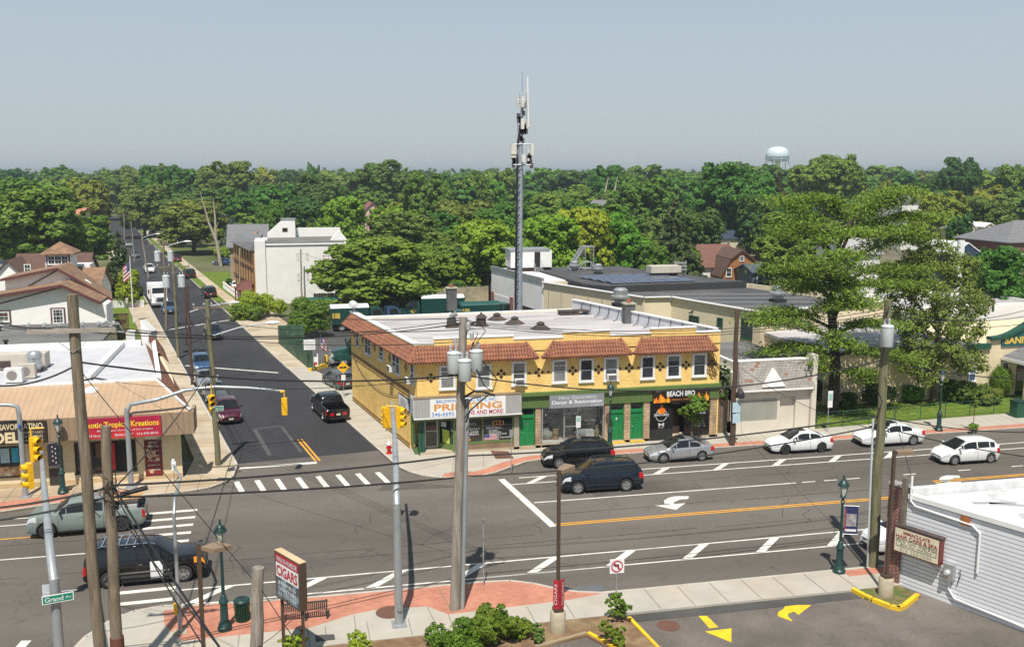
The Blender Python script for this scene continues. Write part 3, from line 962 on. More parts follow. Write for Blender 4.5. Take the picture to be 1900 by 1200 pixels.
park(make_car('parked_car','bright blue car parked in front of the white box truck','car','sedan',P_BLUE),-17.2,140.5,SIDE_H+180,scale=1.05)
park(make_car('parked_suv','black SUV parked by the white picket fence','suv','suv',P_BLACK),-13.2,157,SIDE_H)
park(make_car('parked_suv','black off-roader with a spare wheel on its tailgate','suv','suv',P_BLACK,
     extras=lambda r,p:MB().lathe([(.2,0),(.36,.02),(.38,.12),(.3,.2),(.1,.2)],(-p['L']/2-.02,0,1.05),18,(-1,0,0)).build('spare_wheel',TYRE,r,local=True)),-19.0,187,SIDE_H)
park(make_car('moving_car','white car driving down the middle of the distant side street','car','hatch',P_WHITE),-27.6,199,SIDE_H+180,scale=1.1)
park(make_car('parked_car','dark sedan at the left kerb far up the side street','car','sedan',P_GREY),-35.6,236,SIDE_H+180)
park(make_car('parked_car','dark maroon car in the shade of the leaning tree','car','crossover',P_MAROON),-25.0,222,SIDE_H)
park(make_car('parked_car','pale silver sedan at the left kerb near the top of the street','car','sedan',P_SILVER),-42.5,272,SIDE_H+180)
park(make_car('parked_car','grey car turning in at the far end of the street','car','crossover',P_SILVER),-42.5,318,SIDE_H+160)
park(make_car('parked_car','white car behind the picket fence next to the tall apartment block','car','sedan',P_WHITE),-9.5,166,95)
park(make_car('parked_car','blue grey car in the driveway behind the leaning tree','car','sedan',P_BLUE),-14.5,212,170)
# ---------------------------------------------------------------- the yellow corner building
YELLOW=mat('yellow stucco',(.84,.57,.20),rough=.9,var=.12,scale=1.3,bump=.8,bscale=10,c2=(.68,.43,.13),c2amt=(.5,.8),spec=.2,detail=6)
WTRIM=mat('white window trim',(.74,.73,.70),rough=.5,var=.04)
WINGL=mat('house window glass',(.035,.04,.045),rough=.06,spec=.8,var=.5,scale=.9)
BLIND=mat('pale blind behind glass',(.20,.205,.20),rough=.12,spec=.6,var=.25,scale=1.2)
TILE=mat('terracotta tile',(.29,.115,.06),rough=.75,var=.22,scale=3.5,c2=(.215,.08,.05),c2amt=(.4,.7))
GREENP=mat('green painted wood',(.105,.165,.045),rough=.6,var=.12,scale=2)
GREEND=mat('bright green door paint',(.010,.20,.055),rough=.4,var=.06)
DGREEN=mat('dark green paint',(.014,.075,.045),rough=.45,var=.08)
STONEB=bricks('tan stone block',(.44,.32,.20),(.36,.25,.15),(.20,.13,.08),.45,.22,msize=.012)
STONEG=mat('grey stone pier',(.36,.32,.25),rough=.9,var=.15,scale=2)
RUST=mat('rusted dark metal',(.05,.04,.036),rough=.8,var=.3,scale=4,c2=(.09,.05,.035))
COPING=mat('white coping',(.78,.77,.75),rough=.6,var=.05)
ROOFW=mat('weathered white roof',(.47,.445,.44),rough=.85,var=.10,scale=1.0,c2=(.27,.245,.235),c2amt=(.44,.72),detail=9,stretch=(.35,2.2,1))
stripes(ROOFW,(0,1.0,0),.28,(0,.06),colour=(.2,.18,.17))
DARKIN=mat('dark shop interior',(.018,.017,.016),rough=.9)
SHOPGL=mat('shop window glass',(.016,.018,.019),rough=.05,spec=.8,var=.2)
ALU=mat('aluminium frame',(.42,.42,.41),rough=.4,metal=.5)
IRON=mat('black iron',(.02,.02,.02),rough=.6)
DARKBR=mat('dark brown tile',(.055,.028,.018),rough=.7)
AWHITE=mat('white sign face',(.76,.75,.73),rough=.4,var=.04)
TBLUE=mat('blue sign lettering',(.05,.22,.50),var=.03)
TORANGE=mat('orange sign lettering',(.62,.27,.05),var=.03)
TMAG=mat('magenta sign lettering',(.40,.02,.10),var=.03)
TWHITE=mat('white lettering',(.75,.75,.74),var=.03)
TBLACK=mat('black lettering',(.02,.02,.02),var=.03)
TGREY=mat('grey lettering',(.35,.36,.37),var=.03)
GREYSID=stripes(mat('grey metal cladding',(.36,.355,.34),rough=.5,var=.05),(5,0,0),.3,(0,.15),colour=(.15,.15,.15))
CLEAR=bpy.data.materials.new('clear shop glass')
CLEAR.use_nodes=True
_n=CLEAR.node_tree
_g=_n.nodes.new('ShaderNodeBsdfGlossy');_g.inputs['Roughness'].default_value=.03
_t=_n.nodes.new('ShaderNodeBsdfTransparent');_t.inputs[0].default_value=(.82,.84,.84,1)
_m=_n.nodes.new('ShaderNodeMixShader');_m.inputs[0].default_value=.1
_n.links.new(_t.outputs[0],_m.inputs[1]);_n.links.new(_g.outputs[0],_m.inputs[2])
_n.links.new(_m.outputs[0],_n.nodes['Material Output'].inputs[0])
def frame_T(p,u):
    """local x along u, y into the wall, z up (the outside is towards -y)"""
    u=Vector((u[0],u[1],0)).normalized()
    y=Vector((-u.y,u.x,0))
    M=Matrix(((u.x,y.x,0,p[0]),(u.y,y.y,0,p[1]),(0,0,1,0),(0,0,0,1)))
    return M
def window(par,T,x0,x1,z0,z1,fw=.12,proud=.07,mull=0,rails=1,fm=None,gm=None,sill=True,grid=None,lab=None):
    f=MB(T)
    f.box(x0,x0+fw,-proud,.0,z0,z1)
    f.box(x1-fw,x1,-proud,.0,z0,z1)
    f.box(x0+fw,x1-fw,-proud,.0,z1-fw,z1)
    f.box(x0+fw,x1-fw,-proud,.0,z0,z0+fw)
    if sill:f.box(x0-.04,x1+.04,-proud-.06,-proud+.01,z0-.03,z0+.06)
    for k in range(mull):
        xm=x0+(x1-x0)*(k+1)/(mull+1)
        f.box(xm-.05,xm+.05,-proud+.008,.0,z0+fw,z1-fw)
    for k in range(rails):
        zm=z0+(z1-z0)*(k+1)/(rails+1)
        f.box(x0+fw,x1-fw,-proud+.016,.0,zm-.03,zm+.03)
    if grid:
        nx,nz=grid
        for k in range(1,nx):
            xm=x0+(x1-x0)*k/nx
            f.box(xm-.018,xm+.018,-proud+.03,.0,z0+fw,z1-fw)
        for k in range(1,nz):
            zm=z0+(z1-z0)*k/nz
            f.box(x0+fw,x1-fw,-proud+.034,.0,zm-.018,zm+.018)
    fo=f.build('window',fm or WTRIM,par)
    if lab:fo['label']=lab
    g=MB(T)
    g.box(x0+fw*.9,x1-fw*.9,-proud+.045,.01,z0+fw*.9,z1-fw*.9)
    g.build('pane',gm or WINGL,fo)
    return fo
def tile_roof(par,T,xa_top,xb_top,xa_bot,xb_bot,z_top,z_bot,y_bot,name='tile_awning',pitch=.2):
    mb=MB(T)
    mb.add([(xa_bot,y_bot,z_bot-.03),(xb_bot,y_bot,z_bot-.03),(xb_top,-.005,z_top-.03),(xa_top,-.005,z_top-.03),
            (xa_bot,y_bot,z_bot-.11),(xb_bot,y_bot,z_bot-.11),(xb_top,-.005,z_bot-.11),(xa_top,-.005,z_bot-.11)],
           [(0,1,2,3),(7,6,5,4),(0,4,5,1),(1,5,6,2),(3,7,4,0),(2,6,7,3)])
    n=max(int(abs(xb_bot-xa_bot)/pitch),3)
    for k in range(n+1):
        x=xa_bot+(xb_bot-xa_bot)*k/n
        t1=1.0
        if x<xa_top:t1=max((x-xa_bot)/max(xa_top-xa_bot,1e-3),.12)
        if x>xb_top:t1=max((xb_bot-x)/max(xb_bot-xb_top,1e-3),.12)
        rows=4
        pts,rs=[],[]
        for r in range(rows):
            for e in (.0,.96):
                t=t1*(r+e)/rows
                pts.append((x,y_bot+(0-y_bot)*t-(.012 if e==0 else 0),z_bot+(z_top-z_bot)*t-.01))
                rs.append(.095 if e==0 else .072)
        mb.tube(pts,rs,6)
    for (xt,xbm) in ((xa_top,xa_bot),(xb_top,xb_bot)):
        mb.tube([(xbm,y_bot,z_bot+.02),(xt,-.01,z_top+.02)],.10,6)
    return mb.build(name,TILE,par,smooth=50)
def diamonds(par,T,x,z,s=.42,double=False):
    mb=MB(T)
    def d(cx,cz,h):
        mb.add([(cx,-.02,cz-h),(cx+h,-.02,cz),(cx,-.02,cz+h),(cx-h,-.02,cz),(cx,.01,cz-h),(cx+h,.01,cz),(cx,.01,cz+h),(cx-h,.01,cz)],
               [(0,1,2,3),(0,4,5,1),(1,5,6,2),(2,6,7,3),(3,7,4,0)])
    for a,b in ((0,1),(0,-1),(1,0),(-1,0)):d(x+a*s*.5,z+b*s*.5,s*.33)
    if double:
        for o_ in (-1.6,1.6):
            mb2=mb;mb=MB(T);d(x+s*o_,z,s*.25);mb.build('diamond_tile',DARKBR,par);mb=mb2
    return mb.build('diamond_tiles',DARKBR,par)
YB=thing('shop_building','two storey yellow stucco corner building with terracotta tile awnings and green shopfronts','building',(8,63.5,0))
F0=63.5
TF=frame_T((0,F0),(1,0))
C0,C1,C2,C3=(7.75,63.5),(29.55,63.5),(24.0,81.6),(4.4,80.8)
ZR=7.05
bd=MB()
bd.prism([C0,C1,C2,C3],4.08,ZR-.02)
us=Vector((C3[0]-C0[0],C3[1]-C0[1],0)).normalized()
cA=Vector((C0[0],C0[1],0))+us*1.75
bd.prism([(cA.x,cA.y),(C1[0]-.5,65.1),(C2[0],C2[1]-.02),(C3[0]+.0,C3[1]-.02)],-.1,4.1)
bd.build('wall',YELLOW,YB)
def frx(px,py,Y=F0):return FY(px,py,Y)[0]
def frz(px,py,Y=F0):return FY(px,py,Y)[1]
MB().prism([(7.95,63.75),(29.3,63.75),(23.85,81.4),(4.65,80.6)],ZR-.03,ZR).build('roof',ROOFW,YB)
pw,cp_=MB(TF),MB(TF)
steps=[(783,805,637.5),(805,953,625),(953,1045,626.5),(1045,1132,614),(1132,1208,619.5),(1208,1292,607.5),(1292,1333,614.5)]
for a,b,y in steps:
    xa,xb=frx(a,y),frx(b,y)
    z=frz((a+b)/2,y)-.06
    if a==783:xa=C0[0]
    if b==1333:xb=C1[0]
    pw.box(xa,xb,.0,.25,ZR-.1,z)
    cp_.box(xa-.02,xb+.02,-.05,.30,z,z+.09)
pw.build('parapet',YELLOW,YB)
sp_,sc_=MB(),MB()
def along(p,q,a,b,off0,off1,z0,z1,mb):
    p,q=Vector((p[0],p[1],0)),Vector((q[0],q[1],0))
    d=(q-p).normalized()
    n=Vector((-d.y,d.x,0))
    L_=(q-p).length
    A,B=p+d*a,p+d*(L_+b)
    mb.hexa([A+n*off0+Vector((0,0,z0)),B+n*off0+Vector((0,0,z0)),B+n*off1+Vector((0,0,z0)),A+n*off1+Vector((0,0,z0))],
            [A+n*off0+Vector((0,0,z1)),B+n*off0+Vector((0,0,z1)),B+n*off1+Vector((0,0,z1)),A+n*off1+Vector((0,0,z1))])
along(C0,C3,.26,.0,-.25,.0,ZR-.1,7.62,sp_)
cq=MB();along(C0,C3,.31,.05,-.42,.04,7.62,7.71,cq);cq.build('coping',COPING,YB)
sp_.build('parapet',YELLOW,YB)
ep=MB()
along(C1,C2,.3,.0,.0,.22,ZR-.1,8.0,ep)
ep.build('parapet',mat('pale grey parapet lining',(.55,.56,.60),rough=.7),YB)
cq=MB();along(C1,C2,.3,.05,-.06,.30,8.0,8.08,cq);cq.build('coping',COPING,YB)
cq=MB();along(C3,C2,.2,-.2,.0,.25,ZR,ZR+.16,cq);cq.build('coping',COPING,YB)
cp_.build('coping',COPING,YB)
br=MB()
d_=Vector((C2[0]-C1[0],C2[1]-C1[1],0)).normalized()
n_=Vector((-d_.y,d_.x,0))
for k in range(13):
    b=Vector((C1[0],C1[1],0))+d_*(1.2+1.35*k)+n_*.26
    br.tube([b+Vector((0,0,7.95)),b+n_*.06+Vector((0,0,7.5)),b+n_*.25+Vector((0,0,7.15)),b+n_*.55+Vector((0,0,ZR+.02))],.03,5)
br.build('parapet_brace',IRON,YB)
rq=random.Random(31)
for k in range(14):
    x,y=rq.uniform(9.5,25),rq.uniform(64.5,79)
    w_,l_=rq.uniform(.4,2.4),rq.uniform(.25,.8)
    MB().sheet([(x,y),(x+w_,y+rq.uniform(-.1,.1)),(x+w_*.8,y+l_),(x+w_*.1,y+l_*.8)],ZR+.006).build('roof_patch',RUST if k % 3==0 else mat('grey roof patch',(.22,.2,.2),var=.3,scale=3),YB)
Wf=[(814.7,677.3,845,722.7,0),(882.7,674.7,912,721.3,0),(948.8,669.9,976.8,715.5,1),(1024,666.7,1052,710.7,0),(1073.9,664.5,1101.3,708.5,0),
      (1120,662.1,1147.5,706.7,1),(1188,659.2,1214.7,703.5,0),(1236,656.8,1263.2,700.8,0),(1284,654.7,1310.7,698.7,0)]
def ac_unit(par,T,x0,x1,z0,h=.42,d=.38):
    a=MB(T)
    a.box(x0,x1,-d,-.02,z0,z0+h)
    o=a.build('window_air_conditioner',mat('white appliance',(.70,.69,.66),rough=.5),par)
    g=MB(T)
    for k in range(7):
        g.box(x0+.05,x1-.05,-d-.008,-d,z0+.05+k*h*.12,z0+.08+k*h*.12)
    g.build('louvre',IRON,o)
for i,(a,t,b,c,ac) in enumerate(Wf):
    xm=(a+b)/2
    x0,x1=frx(a,(t+c)/2),frx(b,(t+c)/2)
    z1,z0=frz(xm,t),frz(xm,c)
    w=window(YB,TF,x0,x1,z0,z1,fw=.15,gm=BLIND if i in (0,1,3) else WINGL,rails=1)
    if i in (0,3):
        s_=MB(TF)
        s_.box(x0+.15,x1-.15,-.03,-.022,z0+(z1-z0)*.73,z0+(z1-z0)*.76)
        s_.build('muntin',WTRIM,w)
    if i in (2,5,7,8):
        f_=(.35,.5,.25,.42)[(2,5,7,8).index(i)]
        MB(TF).box(x0+.15,x1-.15,-.034,-.022,z1-.15-(z1-z0-.3)*f_,z1-.15).build('roller_blind',BLIND,w)
    if ac:ac_unit(w,TF,x0+.2,x1-.2,z0+.1)
for (px,py,dbl) in [(799.5,700.8,0),(863.5,699,0),(930,693.3,0),(1000,690.7,1),(1062.7,687.5,0),(1110.7,685.3,0),(1167.5,682.7,1),(1225,680,0),(1273,677,0),(1320.8,675,0)]:
    x,z=FY(px,py,F0)
    diamonds(YB,TF,x,z,double=dbl)
YO=-.62
def zlev(px,py,Y):return FY(px,py,Y)[1]
zt_,zb_=7.62,6.62
tile_roof(YB,TF,7.75,frx(974.7,635.5),7.75-.62,FY(998.7,660,F0+YO)[0],zt_,zb_,YO)
tile_roof(YB,TF,frx(1028,633),frx(1150.7,627.5),FY(1006.7,658,F0+YO)[0],FY(1172.7,652,F0+YO)[0],zt_,zb_,YO)
tile_roof(YB,TF,frx(1190.7,626),frx(1309,622),FY(1177.0,650.7,F0+YO)[0],FY(1331.5,644,F0+YO)[0],zt_,zb_,YO)
u2=(C0[0]-C3[0],C0[1]-C3[1])
LW=math.hypot(*u2)
TS=frame_T(C3,u2)
tile_roof(YB,TS,.5,LW,-.35,LW+.55,7.5,zb_,-.62)
uu=(us.x,us.y)
def sdp(px,py):
    d,z=FP(px,py,C0,uu)
    return LW-d,z
for (a,t,b,c,mull,ac) in [(660.8,607.5,666.7,642.5,0,0),(677.5,616.7,689,658.3,1,0),(704,634,712.5,668.3,0,0),(728.3,648.3,742.8,693,1,1),(762.5,668.3,769.5,713.3,0,1)]:
    xa,xb=sdp(a,(t+c)/2)[0],sdp(b,(t+c)/2)[0]
    z1,z0=sdp((a+b)/2,t)[1],sdp((a+b)/2,c)[1]
    z1=min(z1,6.45)
    w=window(YB,TS,xa,min(xb,LW-.25),z0,z1,fw=.13,mull=mull)
    if ac:ac_unit(w,TS,xa+.12,xa+.12+min(.7,(xb-xa)*.55),z0+.12,d=.5)
for px,py in [(657.8,620),(673,630),(695.3,645),(723.3,663.3),(753,681.7),(776.7,697.5)][:5]:
    x,z=sdp(px,py)
    diamonds(YB,TS,x,z,s=.40)
BELT=bricks('dark brick belt',(.05,.02,.015),(.13,.06,.025),(.42,.27,.07),.17,.13,msize=.018,var=.2)
bt=MB(TS)
z1b=(sdp(655.5,656.7)[1]+sdp(761,728)[1])/2
bt.box(0,LW-1.8,-.035,.0,z1b-.12,z1b+.10)
bt.box(0,LW-1.8,-.03,.0,z1b-.33,z1b-.26)
z2b=(sdp(659,739)[1]+sdp(764,827)[1])/2
bt.box(0,LW-1.8,-.03,.0,z2b-.08,z2b+.06)
bt.box(0,LW-1.8,-.03,.0,z2b-.30,z2b-.22)
bt.build('brick_belt',BELT,YB)
wsag=MB(TS)
wsag.tube(cable_pts((.6,-.05,z1b-.05),(5.2,-.05,z1b-1.3),.25),.018,4)
wsag.tube(cable_pts((5.2,-.05,z1b-1.3),(LW-3,-.05,z1b-.4),.5),.018,4)
wsag.build('service_wire',IRON,YB)
xa,z1=sdp(740.8,730);xb,z0=sdp(760.5,763)
SG=thing('wall_sign','white notice board with dark frame on the yellow side wall near the street corner','sign',(C0[0],C0[1],2))
s1=MB(TS);s1.box(xa,xb,-.07,-.005,z0-.1,z1+.1)
bo=s1.build('frame',mat('dark blue frame',(.03,.04,.08)),SG)
s2=MB(TS);s2.box(xa+.08,xb-.08,-.085,-.071,z0-.02,z1+.02);s2.build('panel',AWHITE,SG)
sax=Vector((u2[0],u2[1],0)).normalized();sn=Vector((sax.y,-sax.x,0))
def onside(x,z,out):return Vector((C3[0],C3[1],0))+sax*x+sn*out+Vector((0,0,z))
for k,tx in enumerate(("SIGNS","COPIES FAXES","BUSINESS CARDS","INVITATIONS","BANNERS")):
    zz=z1-.12-(z1-z0-.15)*(k+.4)/5
    text(tx,onside((xa+xb)/2,zz,.092),sax,(0,0,1),(xb-xa)*(.55 if k else .4),.12,'lettering',TGREY,SG)
# ---- ground floor front
zc=4.08
z_sg0=frz(868,752)
MB(TF).box(14.9,C1[0]+.05,-.30,.0,3.88,4.12).build('cornice',GREENP,YB)
gf=MB(TF)
GSID=stripes(mat('green board fascia',(.095,.15,.04),rough=.6,var=.12,scale=2),(4.5,0,0),.35,(0,.12),colour=(.03,.05,.015))
gf.box(14.9,C1[0],-.10,.25,3.02,3.90)
gf.build('fascia',GSID,YB)
MB(TF).box(8.0,14.9,-.05,.25,2.55,4.1).build('fascia',GREENP,YB)
MB(TF).box(7.55,14.95,-.42,-.04,2.56,2.78).build('cornice',GREENP,YB)
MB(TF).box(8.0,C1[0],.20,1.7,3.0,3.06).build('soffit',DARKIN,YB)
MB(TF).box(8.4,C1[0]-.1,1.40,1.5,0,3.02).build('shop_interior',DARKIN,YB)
MB(TF).box(7.9,C1[0],-.02,1.7,.0,.30).build('shop_floor',CONC_W,YB)
def pier(a,b,m,z1=3.02,y0=-.02):
    MB(TF).box(a,b,y0,.35,.05,z1).build('pier',m,YB)
X=lambda px,py=790:frx(px,py)
pier(X(953.5),X(963.5),STONEG)
for a,b in ((993.5,1003.5),(1121.5,1131.5),(1157.8,1169),(1193.5,1205),(1316,1328)):
    pier(X(a),X(b),STONEB)
pier(X(1328.5),C1[0],YELLOW)
def green_door(a,b,lab=None):
    x0,x1=X(a),X(b)
    f=MB(TF)
    f.box(x0,x0+.07,.08,.22,.3,3.0);f.box(x1-.07,x1,.08,.22,.3,3.0);f.box(x0+.07,x1-.07,.08,.22,2.92,3.0);f.box(x0+.07,x1-.07,.06,.22,2.28,2.5)
    fr_=f.build('door_frame',GREEND,YB)
    d=MB(TF);d.box(x0+.07,x1-.07,.14,.20,.32,2.28)
    do=d.build('door',GREEND,YB)
    if lab:do['label']=lab
    p=MB(TF);p.box(x0+.07,x1-.07,.15,.19,2.5,2.92);p.build('transom_window',SHOPGL,fr_)
    h=MB(TF);h.ball((x0+.17,.10,1.25),.045,8,5);h.box((x0+x1)/2-.06,(x0+x1)/2+.06,.125,.139,1.78,1.95);h.build('handle',CHROME,do)
    r=MB(TF)
    for za,zb in ((.5,1.1),(1.35,2.15)):
        for xa_,xb_ in ((x0+.2,(x0+x1)/2-.05),((x0+x1)/2+.05,x1-.2)):
            r.box(xa_,xb_,.132,.139,za,zb)
    r.build('door_moulding',mat('green door panel',(.009,.17,.05),rough=.4),do)
green_door(965.3,992);green_door(1132.3,1157.3);green_door(1169.5,1193)
for a,b in ((1131,1159),(1168,1195)):
    MB(TF).box(X(a),X(b),-.28,-.021,.05,.24).build('doorstep',mat('yellow painted step',(.62,.40,.05),var=.2,scale=3),YB)
MB(TF).box(X(965),X(993),-.2,-.021,.05,.24).build('doorstep',CONC_W,YB)
PS=thing('shop_sign','wide white and grey printing shop sign with blue, orange and magenta lettering','sign',(8,63,3.3))
zs0,zs1=2.79,4.13
b_=MB(TF);b_.box(7.45,X(964.7,735),-.55,-.06,zs0,zs1);b_.build('sign_box',GREYSID,PS)
MB(TF).box(7.43,X(964.9,735),-.57,-.04,zs1,zs1+.07).build('cap_strip',mat('brown cap strip',(.2,.15,.10)),PS)
MB(TF).box(7.43,X(964.9,735),-.58,-.04,zs0-.05,zs0+.02).build('white_trim',COPING,PS)
xL,xR=FY(798,740,F0-.56)[0],FY(938,735,F0-.56)[0]
f_=MB(TF);f_.box(xL,xR,-.575,-.552,zs0+.06,zs1-.03);f_.build('sign_face',AWHITE,PS)
yS=F0-.577
def ft(s,cx,cz,w,h,m,par,y=yS,**k):return text(s,(cx,y,cz),(1,0,0),(0,0,1),w,h,'lettering',m,par,**k)
wS=xR-xL
ft("BALDWIN GRAPHIC ARTS, INC.",xL+wS*.48,zs1-.22,wS*.80,.26,TBLUE,PS,bold=.012)
ft("PRINTING",xL+wS*.50,zs0+.72,wS*.90,.46,TORANGE,PS,bold=.03)
ft("546-6695",xL+wS*.165,zs0+.26,wS*.29,.26,TBLUE,PS,bold=.01)
ft("SIGNS AND MORE!",xL+wS*.69,zs0+.27,wS*.56,.30,TMAG,PS,bold=.02)
sd_=MB();sd_.box(7.425,7.449,63.5-.5,65.3,zs0+.03,zs1-.05);sd_.build('side_sign_face',AWHITE,PS)
MB().box(7.45,7.9,63.45,65.35,zs0,zs1).build('side_sign_box',GREYSID,PS)
for k,(tx,h) in enumerate((("BALDWIN",.2),("GRAPHIC ARTS",.17),("PRINTING",.24),("546-6695",.18))):
    text(tx,(7.42,64.15,zs1-.25-.3*k),(0,-1,0),(0,0,1),1.7 if k else 1.2,h,'lettering',TBLUE,PS)
xd0,xd1,xw0=X(789),X(818),X(842)
st=MB(TF)
st.box(7.78,7.98,.0,.22,.10,2.6)
st.box(8.02,8.22,.02,.2,.10,2.6)
st.build('corner_post',DGREEN,YB)
sdw=MB()
sdw.box(7.55,7.75,63.75,65.3,.1,.55);sdw.box(7.50,7.72,63.75,65.25,2.45,2.6)
sdw.box(7.45,7.66,64.85,65.3,.55,2.5)
sdw.build('side_shopfront',GREENP,YB)
MB().box(7.58,7.62,63.75,64.85,.55,2.45).build('side_shop_window',SHOPGL,YB)
dr=MB(TF)
for a,b in ((xd0+.05,xd0+.15),(xd1-.15,xd1-.03)):dr.box(a,b,.95,1.05,.3,2.85)
dr.box(xd0+.15,xd1-.15,.95,1.05,2.75,2.85);dr.box(xd0+.15,xd1-.15,.95,1.05,.3,.45);dr.box(xd0+.15,xd1-.15,.94,1.05,1.5,1.56)
do=dr.build('shop_door',ALU,YB)
MB(TF).box(xd0+.12,xd1-.12,.98,1.02,.4,2.8).build('pane',SHOPGL,do)
dg=MB()
P0,P1=Vector((xd1,F0+.95,0)),Vector((xw0,F0+.03,0))
dg.bar(P0+Vector((0,0,.45)),P1+Vector((0,0,.45)),.14,.5)
dg.bar(P0+Vector((0,0,2.6)),P1+Vector((0,0,2.6)),.12,.2)
dg.bar(P0+Vector((0,0,.2)),P0+Vector((0,0,2.7)),.13);dg.bar(P1+Vector((0,0,.2)),P1+Vector((0,0,2.7)),.13)
dg.build('angled_shopfront',GREENP,YB)
MB().bar(P0+Vector((0,0,1.6)),P1+Vector((0,0,1.6)),.03,1.9).build('angled_shop_window',SHOPGL,YB)
dv=(P1-P0).normalized();dn=Vector((dv.y,-dv.x,0))
pt=MB();pt.plate([P0+dv*.35+dn*.02+Vector((0,0,.75)),P0+dv*.95+dn*.02+Vector((0,0,.72)),P0+dv*.9+dn*.02+Vector((0,0,1.65)),P0+dv*.3+dn*.02+Vector((0,0,1.70))],dn,.01)
pt.build('poster',mat('lime poster',(.42,.55,.08)),YB)
pt=MB();pt.plate([P0+dv*.2+dn*.02+Vector((0,0,1.85)),P0+dv*.65+dn*.02+Vector((0,0,1.85)),P0+dv*.65+dn*.02+Vector((0,0,2.2)),P0+dv*.2+dn*.02+Vector((0,0,2.2))],dn,.01)
pt.build('notice',mat('pale notice',(.5,.52,.52)),YB)
xq,xe=X(895.5),X(953)
sw=MB(TF)
for a,b,c,d in ((xw0,xe,.70,.85),(xw0,xe,2.50,2.62)):sw.box(a,b,-.02,.12,c,d)
for x in (xw0+.06,xq,xe-.05):sw.box(x-.05,x+.05,-.03,.12,.85,2.5)
sfo=sw.build('shopfront_frame',GREENP,YB)
MB(TF).box(xw0,xe,.0,.14,.1,.70).build('shopfront_base',mat('brown stone base',(.22,.15,.09),var=.2),YB)
MB(TF).box(xw0+.1,xq-.05,.04,.06,.85,2.5).build('shop_window',SHOPGL,YB)
MB(TF).box(xq+.05,xe-.1,.04,.06,.85,2.5).build('shop_window',SHOPGL,YB)
yw=F0+.036
ft("PRINTING",xq-1.2,2.1,1.5,.18,TGREY,YB,y=yw)
ft("LARGE FORMAT",xq-1.15,1.72,2.0,.17,TWHITE,YB,y=yw,bold=.01)
ft("BANNERS & SIGNS",xq-1.15,1.52,1.7,.12,TWHITE,YB,y=yw)
ft("POSTERS & PRINTS",xq-1.12,1.35,1.7,.12,TWHITE,YB,y=yw)
ft("PRINTS",xq-1.3,1.19,.8,.11,TWHITE,YB,y=yw)
MB(TF).box(xq-1.6,xq-.85,.028,.038,.90,1.08).build('notice',mat('orange notice',(.5,.22,.02)),YB)
ft("PRINTING",xq+.75,1.72,1.0,.15,TWHITE,YB,y=yw,bold=.01)
for k,(s_,w_) in enumerate((("- FLYERS",.7),("- ENVELOPES",.95),("- BUSINESS CARDS",1.35),("NEXT DAY",.7),("SPECIAL PROGRAMS",1.6),("CARDS",.6))):
    ft(s_,xq+.35+w_/2+(.2 if k>2 else 0),1.54-.125*k,w_,.09,TWHITE,YB,y=yw)
FLG=mat('flag poster white',(.6,.58,.6))
fp=MB(TF);fp.box(xq+.08,xq+1.0,.026,.038,.88,1.28);fpo=fp.build('flag_poster',FLG,YB)
fs_=MB(TF)
for k in range(5):fs_.box(xq+.08,xq+1.0,.018,.0255,.90+.08*k,.935+.08*k)
fs_.build('stripe',mat('flag red',(.4,.05,.06)),fpo)
fs_=MB(TF);fs_.box(xq+.08,xq+.5,.010,.0175,1.08,1.28);fs_.build('canton',mat('flag blue',(.05,.07,.2)),fpo)
tl=MB(TF)
xc_=xq+1.1
for (x,z,w_) in ((xc_-.35,2.05,.03),(xc_+.35,2.05,.03),(xc_-.12,2.05,.02),(xc_+.12,2.05,.02)):tl.box(x-w_,x+w_,.03,.038,1.92,2.2)
tl.box(xc_-.38,xc_+.38,.026,.0295,1.92,1.95);tl.box(xc_-.3,xc_+.3,.026,.0295,2.2,2.23)
tl.build('lettering',TORANGE,YB)
NS_=thing('shop_sign','grey decor and restoration shop sign with white lettering above the furniture window','sign',(18,63.3,3.2))
xa,xb=FY(1018.7,738,F0-.2)[0],FY(1119.5,734,F0-.2)[0]
sgm=MB(TF);sgm.box(xa,xb,-.40,-.11,2.98,3.86);sgm.build('sign_box',mat('steel grey sign',(.25,.26,.28),rough=.4,var=.05),NS_)
ys_=F0-.402
ft("New Generation",(xa+xb)/2+.05,3.70,(xb-xa)*.70,.26,mat('pale grey lettering',(.52,.53,.54)),NS_,y=ys_,shear=.15,bold=.02)
ft("Decor & Restoration",(xa+xb)/2,3.38,(xb-xa)*.92,.26,TWHITE,NS_,y=ys_,bold=.02)
ft("1914 Grand Ave",xa+.55,3.09,.95,.11,TGREY,NS_,y=ys_)
ft("516-308-2144",xb-.55,3.09,.9,.11,TWHITE,NS_,y=ys_)
xa,xb=X(1005),X(1120)
d0,d1=X(1046.7),X(1071)
di=MB(TF)
di.box(xa,xb,.95,1.02,.3,3.0);di.build('shop_back_wall',mat('grey interior wall',(.62,.60,.57)),YB)
MB(TF).box(xa,d0,.02,1.2,.3,.55).build('display_floor',AWHITE,YB)
MB(TF).box(d1,xb,.02,1.2,.3,.55).build('display_floor',mat('pale display floor',(.62,.58,.52)),YB)
MB(TF).box(xa,xb,-.02,.05,.1,.5).build('shopfront_base',STONEG,YB)
fr2=MB(TF)
for x in (xa+.04,d0,d1,xb-.04):fr2.box(x-.045,x+.045,-.02,.06,.5,2.98)
fr2.box(xa,xb,-.025,.055,2.90,3.01);fr2.box(d0,d1,-.03,.05,2.42,2.5);fr2.box(d0+.05,d1-.05,-.03,.05,1.5,1.55)
fr2.build('shopfront_frame',ALU,YB)
for a,b in ((xa+.08,d0-.045),(d0+.045,d1-.045),(d1+.045,xb-.08)):
    MB(TF).box(a,b,.015,.025,.5,2.9).build('shop_window',CLEAR,YB)
